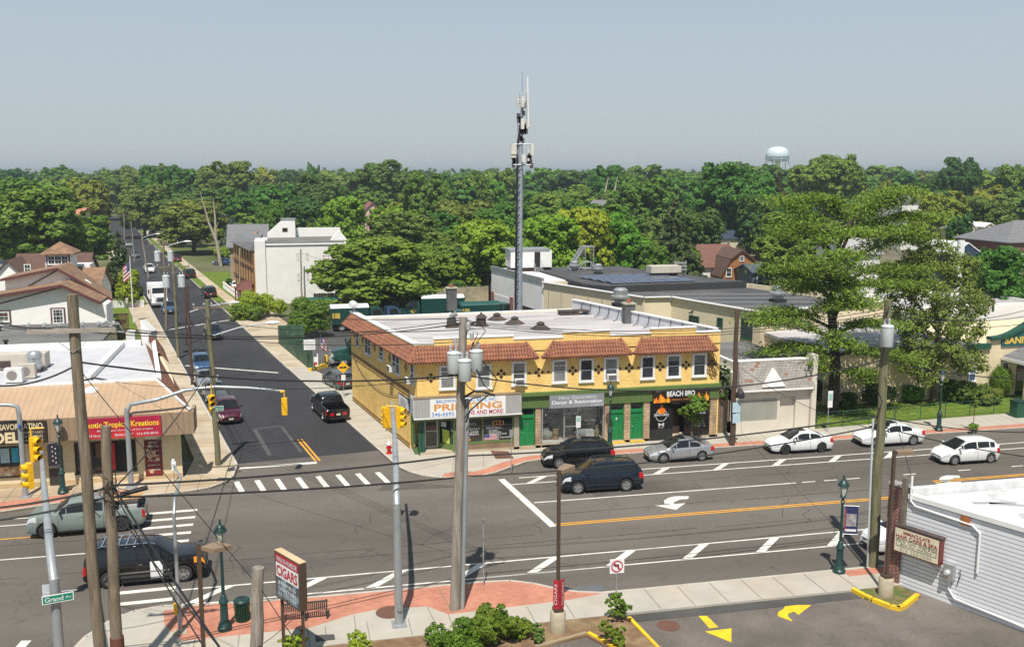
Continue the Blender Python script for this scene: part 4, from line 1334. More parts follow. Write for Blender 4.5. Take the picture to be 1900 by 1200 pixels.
MB(TF).box(d0+.06,d1+.25,.03,.04,2.52,2.86).build('notice',AWHITE,YB)
ft("DECOR 308-2144",d0+.5,2.7,.8,.2,TBLACK,YB,y=F0+.028)
for nm,x,m,sc in (('armchair',xa+.55,mat('cream fabric',(.5,.48,.44)),1.0),('sofa',(d1+xb)/2-.35,mat('pale grey fabric',(.42,.43,.44)),1.25)):
    t=thing(nm,{'armchair':'cream rounded armchair in the decor shop window','sofa':'pale sofa with dark cushion in the decor shop window'}[nm],nm,(x,F0+.7,.55))
    a=MB();a.ball((x,F0+.65,.85),(.5*sc,.4,.32),12,8);a.build('seat',m,t,smooth=True)
    a=MB();a.ball((x,F0+.98,1.15),(.52*sc,.16,.42),12,8);a.build('backrest',m,t,smooth=True)
    if nm=='sofa':
        a=MB();a.ball((x+.05,F0+.78,1.35),(.3,.12,.25),10,6);a.build('cushion',IRON,t,smooth=True)
tag(MB().box(xb-1.25,xb-.62,F0+.2,F0+.65,.55,1.1).box(xb-1.2,xb-.67,F0+.25,F0+.6,1.1,1.13).build('side_table',AWHITE),'white cube side table in the decor shop window','table')
tag(MB().lathe([(.10,0),(.17,.2),(.19,.45),(.08,.75),(.10,.85)],(xb-.38,F0+.35,.55),12).build('vase',mat('cream ceramic',(.5,.40,.25),rough=.4),smooth=True),'tall cream vase in the decor shop window','vase')
tag(MB().lathe([(.22,0),(.25,.15),(.22,.28),(.24,.32),(.26,.48),(.22,.6),(.2,.66),(.2,.75)],(d0-.5,F0+.4,.55),12).build('pouf_stack',mat('tan fabric',(.45,.33,.19)),smooth=True),'two stacked tan poufs beside the cream armchair','poufs')
BS=thing('shop_sign','black barbecue restaurant sign with orange flames and white lettering','sign',(26,63.3,3.2))
xa,xb=FY(1212,728,F0-.2)[0],FY(1316.5,724,F0-.2)[0]
a=MB(TF);a.box(xa,xb,-.22,-.11,2.86,3.96);a.build('sign_box',mat('black sign face',(.022,.012,.010),rough=.4),BS)
FL=mat('orange flame print',(.75,.16,.01),rough=.5,var=.5,scale=3.0,c2=(.9,.42,.03),c2amt=(.4,.6))
rf=random.Random(4)
for xc,wv in ((xa+.65,1.15),(xb-.65,1.15)):
    a=MB(TF)
    for k in range(9):
        x=xc-wv/2+wv*(k+.5)/9
        h=rf.uniform(.25,.72)
        a.add([(x-.10,-.222-.001*k,2.92),(x+.10,-.222-.001*k,2.92),(x+.07,-.222-.001*k,2.92+h*.6),(x+rf.uniform(-.05,.05),-.222-.001*k,2.92+h),(x-.08,-.222-.001*k,2.92+h*.55)],[(0,1,2,3,4)])
    a.build('flame_print',FL,BS)
ys_=F0-.232
ft("BEACH BBQ",(xa+xb)/2-.05,3.50,(xb-xa)*.50,.46,TWHITE,BS,y=ys_,bold=.03)
ft("SMOKED & GRILLED",(xa+xb)/2,3.84,(xb-xa)*.26,.10,TGREY,BS,y=ys_)
ft("CATERING & TAKE OUT",(xa+xb)/2,3.10,(xb-xa)*.46,.11,TORANGE,BS,y=ys_)
ft("BBQ & MORE",xa+.62,3.78,.8,.10,TWHITE,BS,y=ys_)
ft("BEST BURGERS",xb-.62,3.05,.85,.11,TWHITE,BS,y=ys_)
ft("RIBS",xb-.62,3.80,.4,.10,TWHITE,BS,y=ys_)
BPAN=mat('black glossy panel',(.012,.012,.013),rough=.15,spec=.5)
pa,pb,pc,pd=X(1205.5),X(1247.5),X(1269),X(1315.5)
MB(TF).box(pa,pb,-.01,.06,.30,3.0).build('shop_panel',BPAN,YB)
MB(TF).box(pc,pd,-.01,.06,.30,3.0).build('shop_panel',BPAN,YB)
MB(TF).box(pa,pb,-.06,-.012,.1,.95).build('planter_panel',mat('matt black panel',(.016,.016,.016),rough=.7),YB)
xm=(pa+pb)/2
cr=MB(TF)
prev=None
for i in range(25):
    t=2*math.pi*i/24
    q=(xm+math.cos(t)*.42,-.018,1.95+math.sin(t)*.42)
    if prev:cr.bar(prev,q,.03,.008,up=(0,1,0))
    prev=q
for s in (1,-1):
    cr.bar((xm-.22*s,-.018,1.18),(xm+.22*s,-.018,1.36),.07,.006,up=(0,1,0))
cr.build('emblem',TWHITE,YB)
fl=MB(TF);fl.add([(xm-.26,-.024,2.05),(xm+.26,-.024,2.05),(xm+.3,-.024,2.35),(xm+.12,-.024,2.5),(xm+.02,-.024,2.78),(xm-.1,-.024,2.45),(xm-.28,-.024,2.38)],[(0,1,2,3,4,5,6)])
fl.build('flame_emblem',FL,YB)
bb=MB(TF);bb.box(xm-.56,xm+.56,-.024,-.011,1.86,2.08);bb.build('emblem_band',BPAN,YB)
ft("[BEACH BBQ]",xm,1.97,1.1,.2,TWHITE,YB,y=F0-.028,bold=.01)
ft("EST. 2021",xm,1.06,.4,.08,TWHITE,YB,y=F0-.014)
xn=(pc+pd)/2
ft("CATERING",xn+.2,1.98,.9,.16,TWHITE,YB,y=F0-.014)
for k,s_ in enumerate(("WINGS","RIBS BRISKET","BURGERS","WE ALSO DO CATERING","CALL FOR PARTY ORDERS")):
    ft(s_,xn+.1,1.68-.17*k,.6+.14*k,.09,TGREY,YB,y=F0-.014)
MB(TF).box(pb,pc,.85,.9,.3,2.5).build('shop_door',mat('brown shop door',(.06,.04,.03),rough=.3),YB)
MB(TF).box(pb,pc,.80,.88,2.5,3.0).build('transom_window',mat('pale transom',(.3,.36,.38),rough=.2),YB)
def roof_xy(px,py,z=ZR):
    g=G(px,py,z)
    return g.x,g.y
for i,(px,py,h,kind,lab) in enumerate([(838,607,1.05,'stack','dark square roof vent nearest the utility pole top'),(893,604,1.0,'lantern','dark lantern shaped roof vent with cap in the middle of the roof'),
        (922,593,.5,'cone','low cone roof vent just right of the lantern shaped vent'),(955,600,.5,'cone','low cone roof vent second from the lantern shaped vent'),(1003,610,.55,'cone','low cone roof vent closest to the front parapet'),(867,604,.3,'flat','low metal duct cover beside the lantern shaped vent')]):
    x,y=roof_xy(px,py)
    t=thing('roof_vent',lab,'roof vent',(x,y,ZR))
    if kind=='stack':
        MB().box(x-.5,x+.5,y-.45,y+.45,ZR,ZR+.06).build('curb',RUST,t)
        MB().lathe([(.42,.05),(.36,.7),(.34,.75)],(x,y,ZR),8).build('duct',RUST,t)
        MB().lathe([(.2,-.3),(.2,.3)],(x+.15,y,ZR+.95),10,(1,0,.5)).build('elbow',mat('grey metal duct',(.2,.2,.2),rough=.5),t)
    elif kind=='lantern':
        MB().box(x-.55,x+.55,y-.5,y+.5,ZR,ZR+.05).build('curb',RUST,t)
        m=MB();m.lathe([(.40,.05),(.38,.65)],(x,y,ZR),10)
        m.build('drum',RUST,t)
        MB().lathe([(.50,.65),(.30,.85),(.10,.95),(.10,1.05)],(x,y,ZR),10).build('cap',RUST,t)
    elif kind=='cone':
        MB().lathe([(.85,.0),(.72,.06),(.32,.32),(.22,.34)],(x,y,ZR),12).build('flashing_cone',RUST,t)
        MB().lathe([(.22,.32),(.34,.42),(.30,.5),(.12,.58)],(x,y,ZR),12).build('cap',RUST,t)
    else:
        MB().box(x-.9,x+.5,y-.35,y+.35,ZR,ZR+.22).build('duct',RUST,t)
        MB().bar((x+.3,y-.4,ZR+.25),(x+1.0,y+.5,ZR+.25),.12).build('pipe',RUST,t)
for px,py,h,lab in ((1166,599,1.55,'grey brick chimney against the braced right parapet'),(838,574,1.9,'tall grey chimney with terracotta pot at the back of the yellow building')):
    x,y=roof_xy(px,py)
    t=thing('chimney',lab,'chimney',(x,y,ZR))
    MB().box(x-.42,x+.42,y-.42,y+.42,ZR-.02,ZR+h).build('stack',bricks('grey painted brick',(.12,.12,.13),(.17,.17,.18),(.08,.08,.08),.22,.08),t)
    MB().box(x-.5,x+.5,y-.5,y+.5,ZR+h,ZR+h+.1).build('cap',STONEG,t)
    MB().lathe([(.2,.1),(.17,.4)],(x,y,ZR+h),10).build('pot',TILE,t)
for (px,py,w_,l_,lab) in ((1065,583,2.0,.6,'dark roof hatch lying toward the back of the white roof'),):
    x,y=roof_xy(px,py)
    t=thing('roof_hatch',lab,'roof hatch',(x,y,ZR))
    MB().box(x-1.3,x+.3,y-.5,y+.5,ZR,ZR+.3).build('curb',RUST,t)
    MB().box(x-1.4,x+1.2,y-.55,y+.55,ZR+.3,ZR+.36).build('lid',RUST,t)
x,y=roof_xy(655,577,7.7)
for k in range(3):
    q=onside(.25+.35*k,7.7,-.1)
    t=thing('satellite_dish',['small grey satellite dish at the back corner of the tiled side','pale satellite dish tilted up next to the small grey dish','satellite dish innermost on the back corner of the tiled side'][k],'satellite dish',q)
    MB().tube([q,q+Vector((0,0,.5))],.025,6).build('mast',ALU,t)
    MB().lathe([(.02,.10),(.2,.06),(.3,.0),(.31,.01),(.2,.08),(.02,.12)],q+Vector((0,0,.65)),14,(-.4+.2*k,-.75,.4)).build('dish',mat('dish grey',(.45,.46,.47),rough=.5),t,smooth=True)
    MB().tube([q+Vector((0,0,.5)),q+Vector((-.15,-.35,.72))],.012,5).build('feed_arm',ALU,t)
vr=random.Random(9)
vn=MB(TF)
for k in range(16):
    x,z=C1[0]-vr.uniform(.05,.5),vr.uniform(4.3,5.2)
    pts_=[(x,-.03,z)]
    for j in range(6):
        x -= vr.uniform(-.12,.42);z+=vr.uniform(.05,.5);pts_.append((min(x,C1[0]),-.03,min(z,7.5)))
    vn.tube(pts_,.016,4)
vn.build('bare_vine',mat('dry vine stems',(.16,.10,.04)),YB)
# ---------------------------------------------------------------- other buildings
BEIGE=mat('beige painted wall',(.68,.58,.41),rough=.85,var=.06,scale=.6,c2=(.54,.45,.31),c2amt=(.5,.8))
CREAM=mat('cream stucco',(.66,.55,.36),rough=.9,var=.08,scale=1.0,bump=.2)
WWALL=mat('white painted wall',(.74,.72,.69),rough=.8,var=.06,scale=.5)
TANMET=stripes(mat('tan standing seam metal',(.42,.29,.18),rough=.55,var=.10,scale=.8,c2=(.38,.255,.155)),(2.9,0,0),.45,(0,.10),colour=(.18,.10,.05))
TANDK=stripes(mat('brown fascia metal',(.30,.21,.135),rough=.55,var=.06),(2.9,0,0),.5,(0,.10),colour=(.10,.06,.04))
BRSHING=mat('brown roof shingle',(.20,.085,.045),rough=.95,var=.25,scale=3,c2=(.15,.065,.04))
ORSHING=stripes(mat('orange brown roof shingle',(.26,.155,.09),rough=.95,var=.22,scale=2.5,c2=(.19,.11,.07)),(0,0,4.0),.25,(0,.2),colour=(.08,.04,.02))
DKROOF=stripes(mat('dark brown roof',(.115,.065,.048),rough=.95,var=.18,scale=2.5),(0,0,4.0),.3,(0,.2),colour=(.04,.02,.02))
MAROONT=mat('maroon trim',(.11,.035,.035),rough=.6)
ROOFD=mat('dark membrane roof',(.058,.058,.062),rough=.9,var=.18,scale=.35,c2=(.09,.088,.085),detail=8)
ROOFG=mat('grey gravel roof',(.155,.15,.14),rough=.95,var=.15,scale=.5,c2=(.11,.105,.10),detail=8)
GALV=mat('galvanized steel',(.45,.46,.47),rough=.4,metal=.6,var=.1)
GRYSH=stripes(mat('grey roof shingle',(.165,.165,.17),rough=.95,var=.15,scale=2),(0,0,3.0),.25,(0,.2))
CEDAR=stripes(mat('cedar siding',(.33,.14,.05),rough=.8,var=.18,scale=2.5),(0,0,3.5),.4,(0,.12),colour=(.08,.03,.01))
def gable(par,x0,x1,y0,y1,z0,ze,zr,ridge='y',roof=None,wall=None,over=.35,name='roof',th=.18,hipped=False,T=None):
    """walls + pitched roof; ridge='y' shows its gable to the front"""
    w=MB(T)
    w.box(x0,x1,y0,y1,z0,ze)
    if ridge=='y':
        xm=(x0+x1)/2
        w.add([(x0,y0,ze),(x1,y0,ze),(xm,y0,zr),(x0,y1,ze),(x1,y1,ze),(xm,y1,zr)],[(0,1,2),(5,4,3),(0,2,5,3),(1,4,5,2)])
    else:
        ym=(y0+y1)/2
        if not hipped:
            w.add([(x0,y0,ze),(x0,y1,ze),(x0,ym,zr),(x1,y0,ze),(x1,y1,ze),(x1,ym,zr)],[(2,1,0),(3,4,5),(0,3,5,2),(1,2,5,4)])
    wo=w.build('wall',wall,par)
    r=MB(T)
    if ridge=='y':
        xm=(x0+x1)/2
        sl=(zr-ze)/(xm-x0)
        for s,xe in ((1,x0-over),(-1,x1+over)):
            zl=ze-sl*over
            a,b,c,d=(xe,y0-over,zl),(xm,y0-over,zr),(xm,y1+over,zr),(xe,y1+over,zl)
            lo=[(p[0],p[1],p[2]+.02) for p in (a,b,c,d)]
            hi=[(p[0],p[1],p[2]+th) for p in (a,b,c,d)]
            r.hexa(lo,hi) if s==1 else r.hexa(lo[::-1],hi[::-1])
    elif not hipped:
        ym=(y0+y1)/2
        sl=(zr-ze)/(ym-y0)
        for s,ye in ((1,y0-over),(-1,y1+over)):
            zl=ze-sl*over
            a,b,c,d=(x0-over,ye,zl),(x1+over,ye,zl),(x1+over,ym,zr),(x0-over,ym,zr)
            lo=[(p[0],p[1],p[2]+.02) for p in (a,b,c,d)]
            hi=[(p[0],p[1],p[2]+th) for p in (a,b,c,d)]
            r.hexa(lo,hi) if s==1 else r.hexa(lo[::-1],hi[::-1])
    else:
        xm0,xm1,ym=x0+(y1-y0)/2,x1-(y1-y0)/2,(y0+y1)/2
        if xm0>xm1:xm0=xm1=(x0+x1)/2
        o=over
        r.add([(x0-o,y0-o,ze),(x1+o,y0-o,ze),(x1+o,y1+o,ze),(x0-o,y1+o,ze),(xm0,ym,zr),(xm1,ym,zr),
               (x0-o,y0-o,ze-.12),(x1+o,y0-o,ze-.12),(x1+o,y1+o,ze-.12),(x0-o,y1+o,ze-.12)],
              [(0,1,5,4),(1,2,5),(2,3,4,5),(3,0,4),(0,6,7,1),(1,7,8,2),(2,8,9,3),(3,9,6,0),(6,9,8,7)])
    return wo,r.build(name,roof,par)
def win(par,T,cx,cz,w,h,**k):
    return window(par,T,cx-w/2,cx+w/2,cz-h/2,cz+h/2,**k)
def flat_poly(par,poly,z0,z1,wall,roof,ph=.35,pm=None,pw=.25,name='wall'):
    MB().prism(poly,z0,z1).build(name,wall,par)
    n=len(poly)
    ar=sum(poly[i][0]*poly[(i+1) % n][1]-poly[(i+1) % n][0]*poly[i][1] for i in range(n))
    pl=poly if ar>0 else poly[::-1]
    MB().sheet(pl,z1+.01).build('roof',roof,par)
    if ph:
        p=MB()
        for i in range(n):
            a,b=pl[i],pl[(i+1) % n]
            along(a,b,0,-pw,.0,pw,z1-.02,z1+ph,p)
        p.build('parapet',pm or wall,par)
# ---- deli block, left
DB=thing('deli_building','one storey cream corner deli with tan metal mansard and white flat roof','building',(-7.3,62.0,0))
TD=frame_T((0,62.0),(1,0))
dpoly=[(-60,62.0),(-7.3,62.0),(-8.6,70),(-10.6,79.8),(-60,79.8)]
MB().prism(dpoly,0,5.0).build('wall',CREAM,DB)
MB().prism([(-60,63.6),(-8.9,65.4),(-9.6,70),(-11.6,80),(-60,80)],5.0,5.62).build('roof',mat('patched white membrane',(.47,.47,.49),rough=.8,var=.10,scale=.8,c2=(.46,.44,.43),detail=9,c2amt=(.5,.75)),DB)
ZF0,ZF1=3.22,4.62
fb=MB();fb.box(-60,-6.35,60.75,60.95,ZF0,ZF1);fb.box(-6.55,-6.35,60.95,62.6,ZF0,ZF1);fb.build('fascia',TANDK,DB)
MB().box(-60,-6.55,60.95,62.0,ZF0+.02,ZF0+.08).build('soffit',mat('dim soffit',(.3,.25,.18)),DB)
ms=MB()
ms.add([(-60,60.75,ZF1),(-6.6,60.75,ZF1),(-8.9,64.3,5.95),(-60,63.4,5.95),(-60,63.4,4.4),(-8.9,64.3,4.4),(-6.6,61.2,4.4),(-60,61.2,4.4)],
       [(0,1,2,3),(4,5,6,7),(1,6,5,2),(3,4,7,0),(0,7,6,1),(2,5,4,3)])
ms.build('mansard',TANMET,DB)
cp2=MB();cp2.bar((-60,63.45,6.0),(-8.9,64.35,6.0),.22,.14);cp2.bar((-8.9,64.35,6.0),(-6.55,60.85,4.72),.12,.10);cp2.build('coping',COPING,DB)
sh=MB()
sh.add([(-6.45,60.9,ZF1),(-9.9,77.5,ZF1-.2),(-11.4,77.9,6.1),(-8.8,64.4,5.98),(-6.7,61.5,ZF1-.3),(-10.2,77.5,ZF1-.5)],[(0,1,2,3),(0,3,4),(1,5,2),(0,4,5,1)])
sh.add([(-9.7,77.9,ZF1-.2),(-10.6,82,ZF1+.3),(-11.6,81.7,6.7),(-11.2,78.2,6.15)],[(0,1,2,3)])
sh.build('side_mansard',BRSHING,DB)
pp=MB();along((-11.2,80),(-8.9,65),0,0,-.05,.25,5.5,6.0,pp);pp.box(-13.6,-13.2,66.5,80,5.6,6.0);pp.hexa([(-12,80.2,5.5),(-11.3,80.2,5.5),(-11.0,81.4,5.5),(-11.7,81.4,5.5)],[(-12,80.2,7.6),(-11.3,80.2,6.6),(-11.0,81.4,6.6),(-11.7,81.4,7.4)]);pp.box(-60,-12,79.7,80,5.6,6.05);pp.build('roof_upstand',COPING,DB)
def dx(px,py=830):return FY(px,py,62.0)[0]
dw=MB(TD)
window(DB,TD,dx(-70),dx(42),.85,2.75,fw=.08,proud=.05,mull=2,rails=0,fm=BLACKP,gm=SHOPGL)
wmx=MB(TD);wmx.box(dx(-40),dx(40),-.075,-.045,.9,1.5);wmx.build('food_poster',mat('food photo print',(.45,.22,.08),var=.6,scale=3.5,c2=(.6,.5,.35)),DB)
MB(TD).box(dx(0),dx(17),-.075,-.045,1.75,2.65).build('poster',mat('pale blue poster',(.35,.5,.6)),DB)
MB(TD).box(dx(21),dx(34),-.075,-.045,1.75,2.65).build('poster',mat('cyan poster',(.03,.33,.48)),DB)
d1=MB(TD);d1.box(dx(88),dx(115),-.05,.02,.15,2.6);do=d1.build('door',mat('dark deli door',(.035,.033,.03),rough=.3),DB)
MB(TD).box(dx(89),dx(114),-.07,-.05,1.25,1.32).build('push_bar',ALU,do)
window(DB,TD,dx(138),dx(205),.75,2.75,fw=.1,proud=.05,mull=1,rails=0,fm=BLACKP,gm=SHOPGL)
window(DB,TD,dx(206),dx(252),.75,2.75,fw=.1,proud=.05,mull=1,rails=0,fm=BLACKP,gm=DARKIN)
MB(TD).box(dx(177),dx(188),-.07,-.045,1.75,2.65).build('curtain',mat('brown drape',(.12,.07,.04)),DB)
MB(TD).box(dx(207),dx(213),-.07,-.045,.9,2.6).build('banner',mat('red window banner',(.45,.02,.03)),DB)
mp_=MB(TD);mp_.box(dx(268),dx(300),-.05,-.002,.35,2.65);mo=mp_.build('menu_board',mat('dark red menu board',(.11,.012,.018),rough=.4),DB)
md=MB(TD);md.box(dx(270),dx(298),-.058,-.051,.45,1.7);md.build('menu_print',mat('red menu print',(.20,.015,.02),rough=.4),DB)
rr=random.Random(3)
for k in range(9):
    xq_,zq_=dx(273+22*rr.random()),.6+1.7*rr.random()
    b=MB(TD);b.lathe([(.10+.05*rr.random(),0),(.02,.006)],(xq_,-.06,zq_),10,(0,-1,0));b.build('food_print',mat('pale food print',(.5,.35,.2),var=.4,scale=6),DB)
text("MENU",(dx(284),61.93,2.5),(1,0,0),(0,0,1),.5,.10,'lettering',TWHITE,DB)
for k in range(6):text(("SMOOTHIES","FRESH JUICE","WRAPS","SALADS","BREAKFAST","LUNCH")[k],(dx(284),61.93,2.25-.3*k),(1,0,0),(0,0,1),.7,.09,'lettering',TWHITE,DB)
MB(TD).box(dx(270),dx(292),-.06,-.002,2.75,3.1).build('vent_panel',WTRIM,DB)
MB(TD).box(-20,-7.29,-.03,.0,.0,.42).build('plinth',mat('sandy plinth',(.50,.36,.20),var=.15),DB)
S1=thing('shop_sign','black deli sign with cream lettering on the brown fascia','sign',(-16,60.7,3.9))
SX=FY(91,850,60.7)[0]
MB().box(-24,SX,60.62,60.74,3.2,4.55).build('sign_box',mat('black brown sign',(.03,.022,.018),rough=.5),S1)
TCREAM=mat('cream lettering',(.70,.58,.35),var=.04)
text("ISLAND SAVOR LATINO",(SX-2.0,60.615,4.27),(1,0,0),(0,0,1),3.6,.36,'lettering',TCREAM,S1,bold=.02)
text("DELI",(SX-2.12,60.615,3.62),(1,0,0),(0,0,1),1.55,.66,'lettering',TCREAM,S1,bold=.045)
for k,s_ in enumerate(("BREAKFAST LUNCH","CATERING","546-1110")):text(s_,(SX-.8,60.615,3.88-.24*k),(1,0,0),(0,0,1),1.15,.16,'lettering',TCREAM,S1)
S2=thing('shop_sign','red and purple tropical food shop sign with yellow lettering','sign',(-10,60.7,3.9))
xa,xb=-12.75,-8.25
MB().box(xa,xb,60.62,60.74,3.25,4.5).build('sign_box',mat('crimson sign',(.38,.012,.05),rough=.45,var=.2,scale=.5,c2=(.55,.03,.02),c2amt=(.45,.6)),S2)
TYEL=mat('yellow lettering',(.85,.55,.03),var=.03)
text("Exotic Tropical Kreations",((xa+xb)/2,60.615,4.05),(1,0,0),(0,0,1),(xb-xa)*.95,.46,'lettering',TYEL,S2,bold=.02)
text("Bringing you the taste of the tropics",((xa+xb)/2+.2,60.615,3.72),(1,0,0),(0,0,1),(xb-xa)*.7,.14,'lettering',TWHITE,S2)
text("1924 Grand Ave.   Baldwin NY   516-992-8010",((xa+xb)/2,60.615,3.45),(1,0,0),(0,0,1),(xb-xa)*.92,.15,'lettering',TWHITE,S2)
def deli_pt(px,py):
    g=G(px,py,5.62);return g.x,g.y
for px,py,nm,lab in ((28,710,'split','white boxy condenser unit nearest the metal mansard on the deli roof'),(52,702,'split','beige condenser behind the white boxy unit on the deli roof')):
    x,y=deli_pt(px,py)
    t=thing('condenser_unit',lab,'air conditioner',(x,y,5.62))
    m_=mat('white appliance',(.70,.69,.66)) if nm=='split' and px==28 else mat('beige appliance',(.5,.45,.38))
    MB().box(x-.55,x+.5,y-.25,y+.3,5.7,6.6).build('housing',m_,t)
    MB().lathe([(.32,0),(.30,.02)],(x-.1,y-.25,6.15),16,(0,-1,0)).build('fan_grille',mat('grey fan grille',(.25,.22,.2)),t)
    for s in (-.4,.4):MB().box(x+s-.04,x+s+.04,y-.2,y+.25,5.62,5.7).build('foot',IRON,t)
x,y=deli_pt(66,690)
t=thing('exhaust_fan','tall silver mushroom exhaust fan on the deli roof','exhaust fan',(x,y,5.62))
MB().lathe([(.32,0),(.34,.35),(.52,.4),(.52,.55),(.42,.6),(.45,1.0),(.48,1.02),(.48,1.25),(.36,1.42)],(x,y,5.62),18).build('fan_hood',GALV,t,smooth=40)
MB().box(x-.4,x+.4,y-.4,y+.4,5.62,5.8).build('curb',RUST,t)
x,y=deli_pt(22,690)
t=thing('roof_unit','wide beige rooftop unit with rusty front at the left edge of the deli roof','roof unit',(x,y,5.62))
MB().box(x-1.1,x+2.0,y+.6,y+2.0,5.7,6.7).build('housing',mat('beige appliance',(.5,.45,.38)),t)
MB().box(x-.9,x-.2,y+.55,y+.6,5.8,6.3).build('grille',RUST,t)
MB().box(x-1.0,x+1.9,y+.7,y+1.9,5.62,5.7).build('base',IRON,t)
x,y=-13.0,63.3
t=thing('roof_lamp','white dome floodlight at the top edge of the tan mansard','floodlight',(-12.6,63.2,5.7))
MB().ball((-12.6,63.3,5.62),(.42,.3,.32),14,8).build('dome',AWHITE,t,smooth=True)
MB().tube([(-12.6,63.3,5.6),(-12.6,63.9,5.75)],.05).build('bracket',ALU,t)
tag(MB().tube([(-13.9,66+.0,5.7),(-13.0,66.4,5.85),(-12.2,66.2,5.7),(-12.5,65.7,5.66),(-13.3,65.8,5.68),(-13.9,66,5.7)],.07,6).build('cable_coil',IRON),'loose black cable coil lying on the white deli roof','cable')
# ---- grey low shed roof behind the deli
GS_=thing('low_building','low yellow building with a grey sloping roof behind the deli','building',(-22,92,0))
a,b=FY(22,650,90),FY(236,642,90)
MB().box(-28.5,-17.9,90,104,0,3.4).build('wall',CREAM,GS_)
rm=MB();rm.hexa([(-28.8,89.6,3.35),(-17.6,89.6,3.35),(-17.6,104,3.9),(-28.8,104,3.9)],[(-28.8,89.6,3.55),(-17.6,89.6,3.55),(-17.6,104,4.1),(-28.8,104,4.1)]);rm.build('roof',ROOFG,GS_)
MB().box(-28.9,-17.5,89.4,89.6,3.2,3.6).build('gutter',COPING,GS_)
for x,y,lab in ((-25.2,92.5,'black pipe'),(-28.0,101,'brown cap')):
    MB().lathe([(.16,0),(.14,.7),(.26,.72),(.24,.85)],(x,y,3.6),10).build('flue',IRON,GS_)
gr=thing('garden_shed','green roofed shed at the left edge behind the deli','shed',(-31,93,0))
gable(gr,-36,-29.4,92,100,0,2.6,3.9,'x',mat('green roof sheet',(.05,.15,.075)),CREAM)
bx=thing('steel_locker','black steel cabinet standing at the end of the grey shed roof','cabinet',(-16.8,92,0))
MB().box(-17.4,-16.4,91.2,93.2,0,3.9).build('body',IRON,bx);MB().box(-17.5,-16.3,91.1,93.3,3.9,4.0).build('lid',mat('dark grey lid',(.06,.06,.065)),bx)
bx=thing('kiosk','narrow white post pier with dark slate cheek beside the pavement','pier',(-15.2,97,0))
MB().box(-15.9,-15.1,97,98.2,0,4.1).build('pier',WWALL,bx);MB().box(-15.1,-14.3,97.1,99.0,0,3.0).build('cheek',mat('slate cheek',(.035,.04,.055)),bx)
# ---- white house with brown roofs, left
HS=thing('house','rambling white house with orange brown gabled roofs and a square cupola','house',(-26,112,0))
T112,T116,T124=frame_T((0,112),(1,0)),frame_T((0,116),(1,0)),frame_T((0,124),(1,0))
HW=mat('white house stucco',(.84,.82,.79),rough=.85,var=.05,scale=.6,bump=.1)
w=MB();w.add([(-44,112,0),(-20.2,112,0),(-20.2,112,4.85),(-24.4,112,7.0),(-44,112,4.1),(-44,115.9,0),(-20.2,115.9,0),(-20.2,115.9,4.85),(-24.4,115.9,7.0),(-44,115.9,4.1)],
      [(0,1,2,3,4),(9,8,7,6,5),(1,6,7,2),(5,0,4,9),(2,7,8,3),(3,8,9,4),(0,5,6,1)])
w.build('wall',HW,HS)
r=MB()
r.hexa([(-44,111.2,4.13),(-24.4,111.2,7.05),(-24.4,115.95,7.05),(-44,115.95,4.13)],[(-44,111.2,4.38),(-24.4,111.2,7.32),(-24.4,115.95,7.32),(-44,115.95,4.38)])
r.hexa([(-24.4,111.2,7.05),(-20.6,111.2,5.1),(-20.6,115.95,5.1),(-24.4,115.95,7.05)],[(-24.4,111.2,7.32),(-20.6,111.2,5.35),(-20.6,115.95,5.35),(-24.4,115.95,7.32)])
r.build('roof',ORSHING,HS)
tr=MB();tr.bar((-44,111.15,4.2),(-24.4,111.15,7.12),.06,.3);tr.bar((-24.4,111.15,7.12),(-20.6,111.15,5.15),.06,.3);tr.bar((-33,111.95,4.75),(-24.6,111.95,6.9),.05,.12)
tr.box(-44,-30.2,111.93,112.0,4.05,4.2);tr.build('barge_board',MAROONT,HS)
for px0,px1,py0,py1 in ((98,118,572,601),(-12,17,577,598)):
    a,c=FY(px0,py1,112),FY(px1,py0,112)
    window(HS,T112,a[0],c[0],a[1],c[1],fw=.16,rails=1,fm=mat('white sash',(.7,.68,.66)),grid=(3,4))
    f=MB(T112);f.box(a[0]-.14,a[0],-.09,0,a[1]-.1,c[1]+.1);f.box(c[0],c[0]+.14,-.09,0,a[1]-.1,c[1]+.1);f.box(a[0],c[0],-.09,0,c[1],c[1]+.1);f.box(a[0],c[0],-.09,0,a[1]-.1,a[1]);f.build('window_surround',MAROONT,HS)
w=MB();w.add([(-31.2,116,0),(-20.6,116,0),(-20.6,116,5.0),(-25.65,116,8.4),(-31.2,116,7.4),(-31.2,122,0),(-21.6,122,0),(-21.6,122,5.0),(-25.65,122,8.4),(-31.2,122,7.4)],
      [(0,1,2,3,4),(9,8,7,6,5),(1,6,7,2),(5,0,4,9),(2,7,8,3),(3,8,9,4)])
w.build('wall',HW,HS)
r=MB()
r.hexa([(-31.5,115.4,7.35),(-25.65,115.4,8.5),(-25.65,122,8.5),(-31.5,122,7.35)],[(-31.5,115.4,7.6),(-25.65,115.4,8.75),(-25.65,122,8.75),(-31.5,122,7.6)])
r.hexa([(-25.65,115.4,8.5),(-20.1,115.4,4.85),(-21.3,122,4.85),(-25.65,122,8.5)],[(-25.65,115.4,8.75),(-20.1,115.4,5.1),(-21.3,122,5.1),(-25.65,122,8.75)])
r.build('roof',ORSHING,HS)
tr=MB();tr.bar((-31.5,115.35,7.45),(-25.65,115.35,8.6),.06,.26);tr.bar((-25.65,115.35,8.6),(-20.1,115.35,4.95),.06,.26);tr.bar((-25.8,115.9,8.35),(-29.5,115.9,6.3),.05,.12);tr.build('barge_board',MAROONT,HS)
gable(HS,-27.5,-22.9,122.2,131,0,5.2,7.5,'x',ORSHING,HW,name='wing_roof')
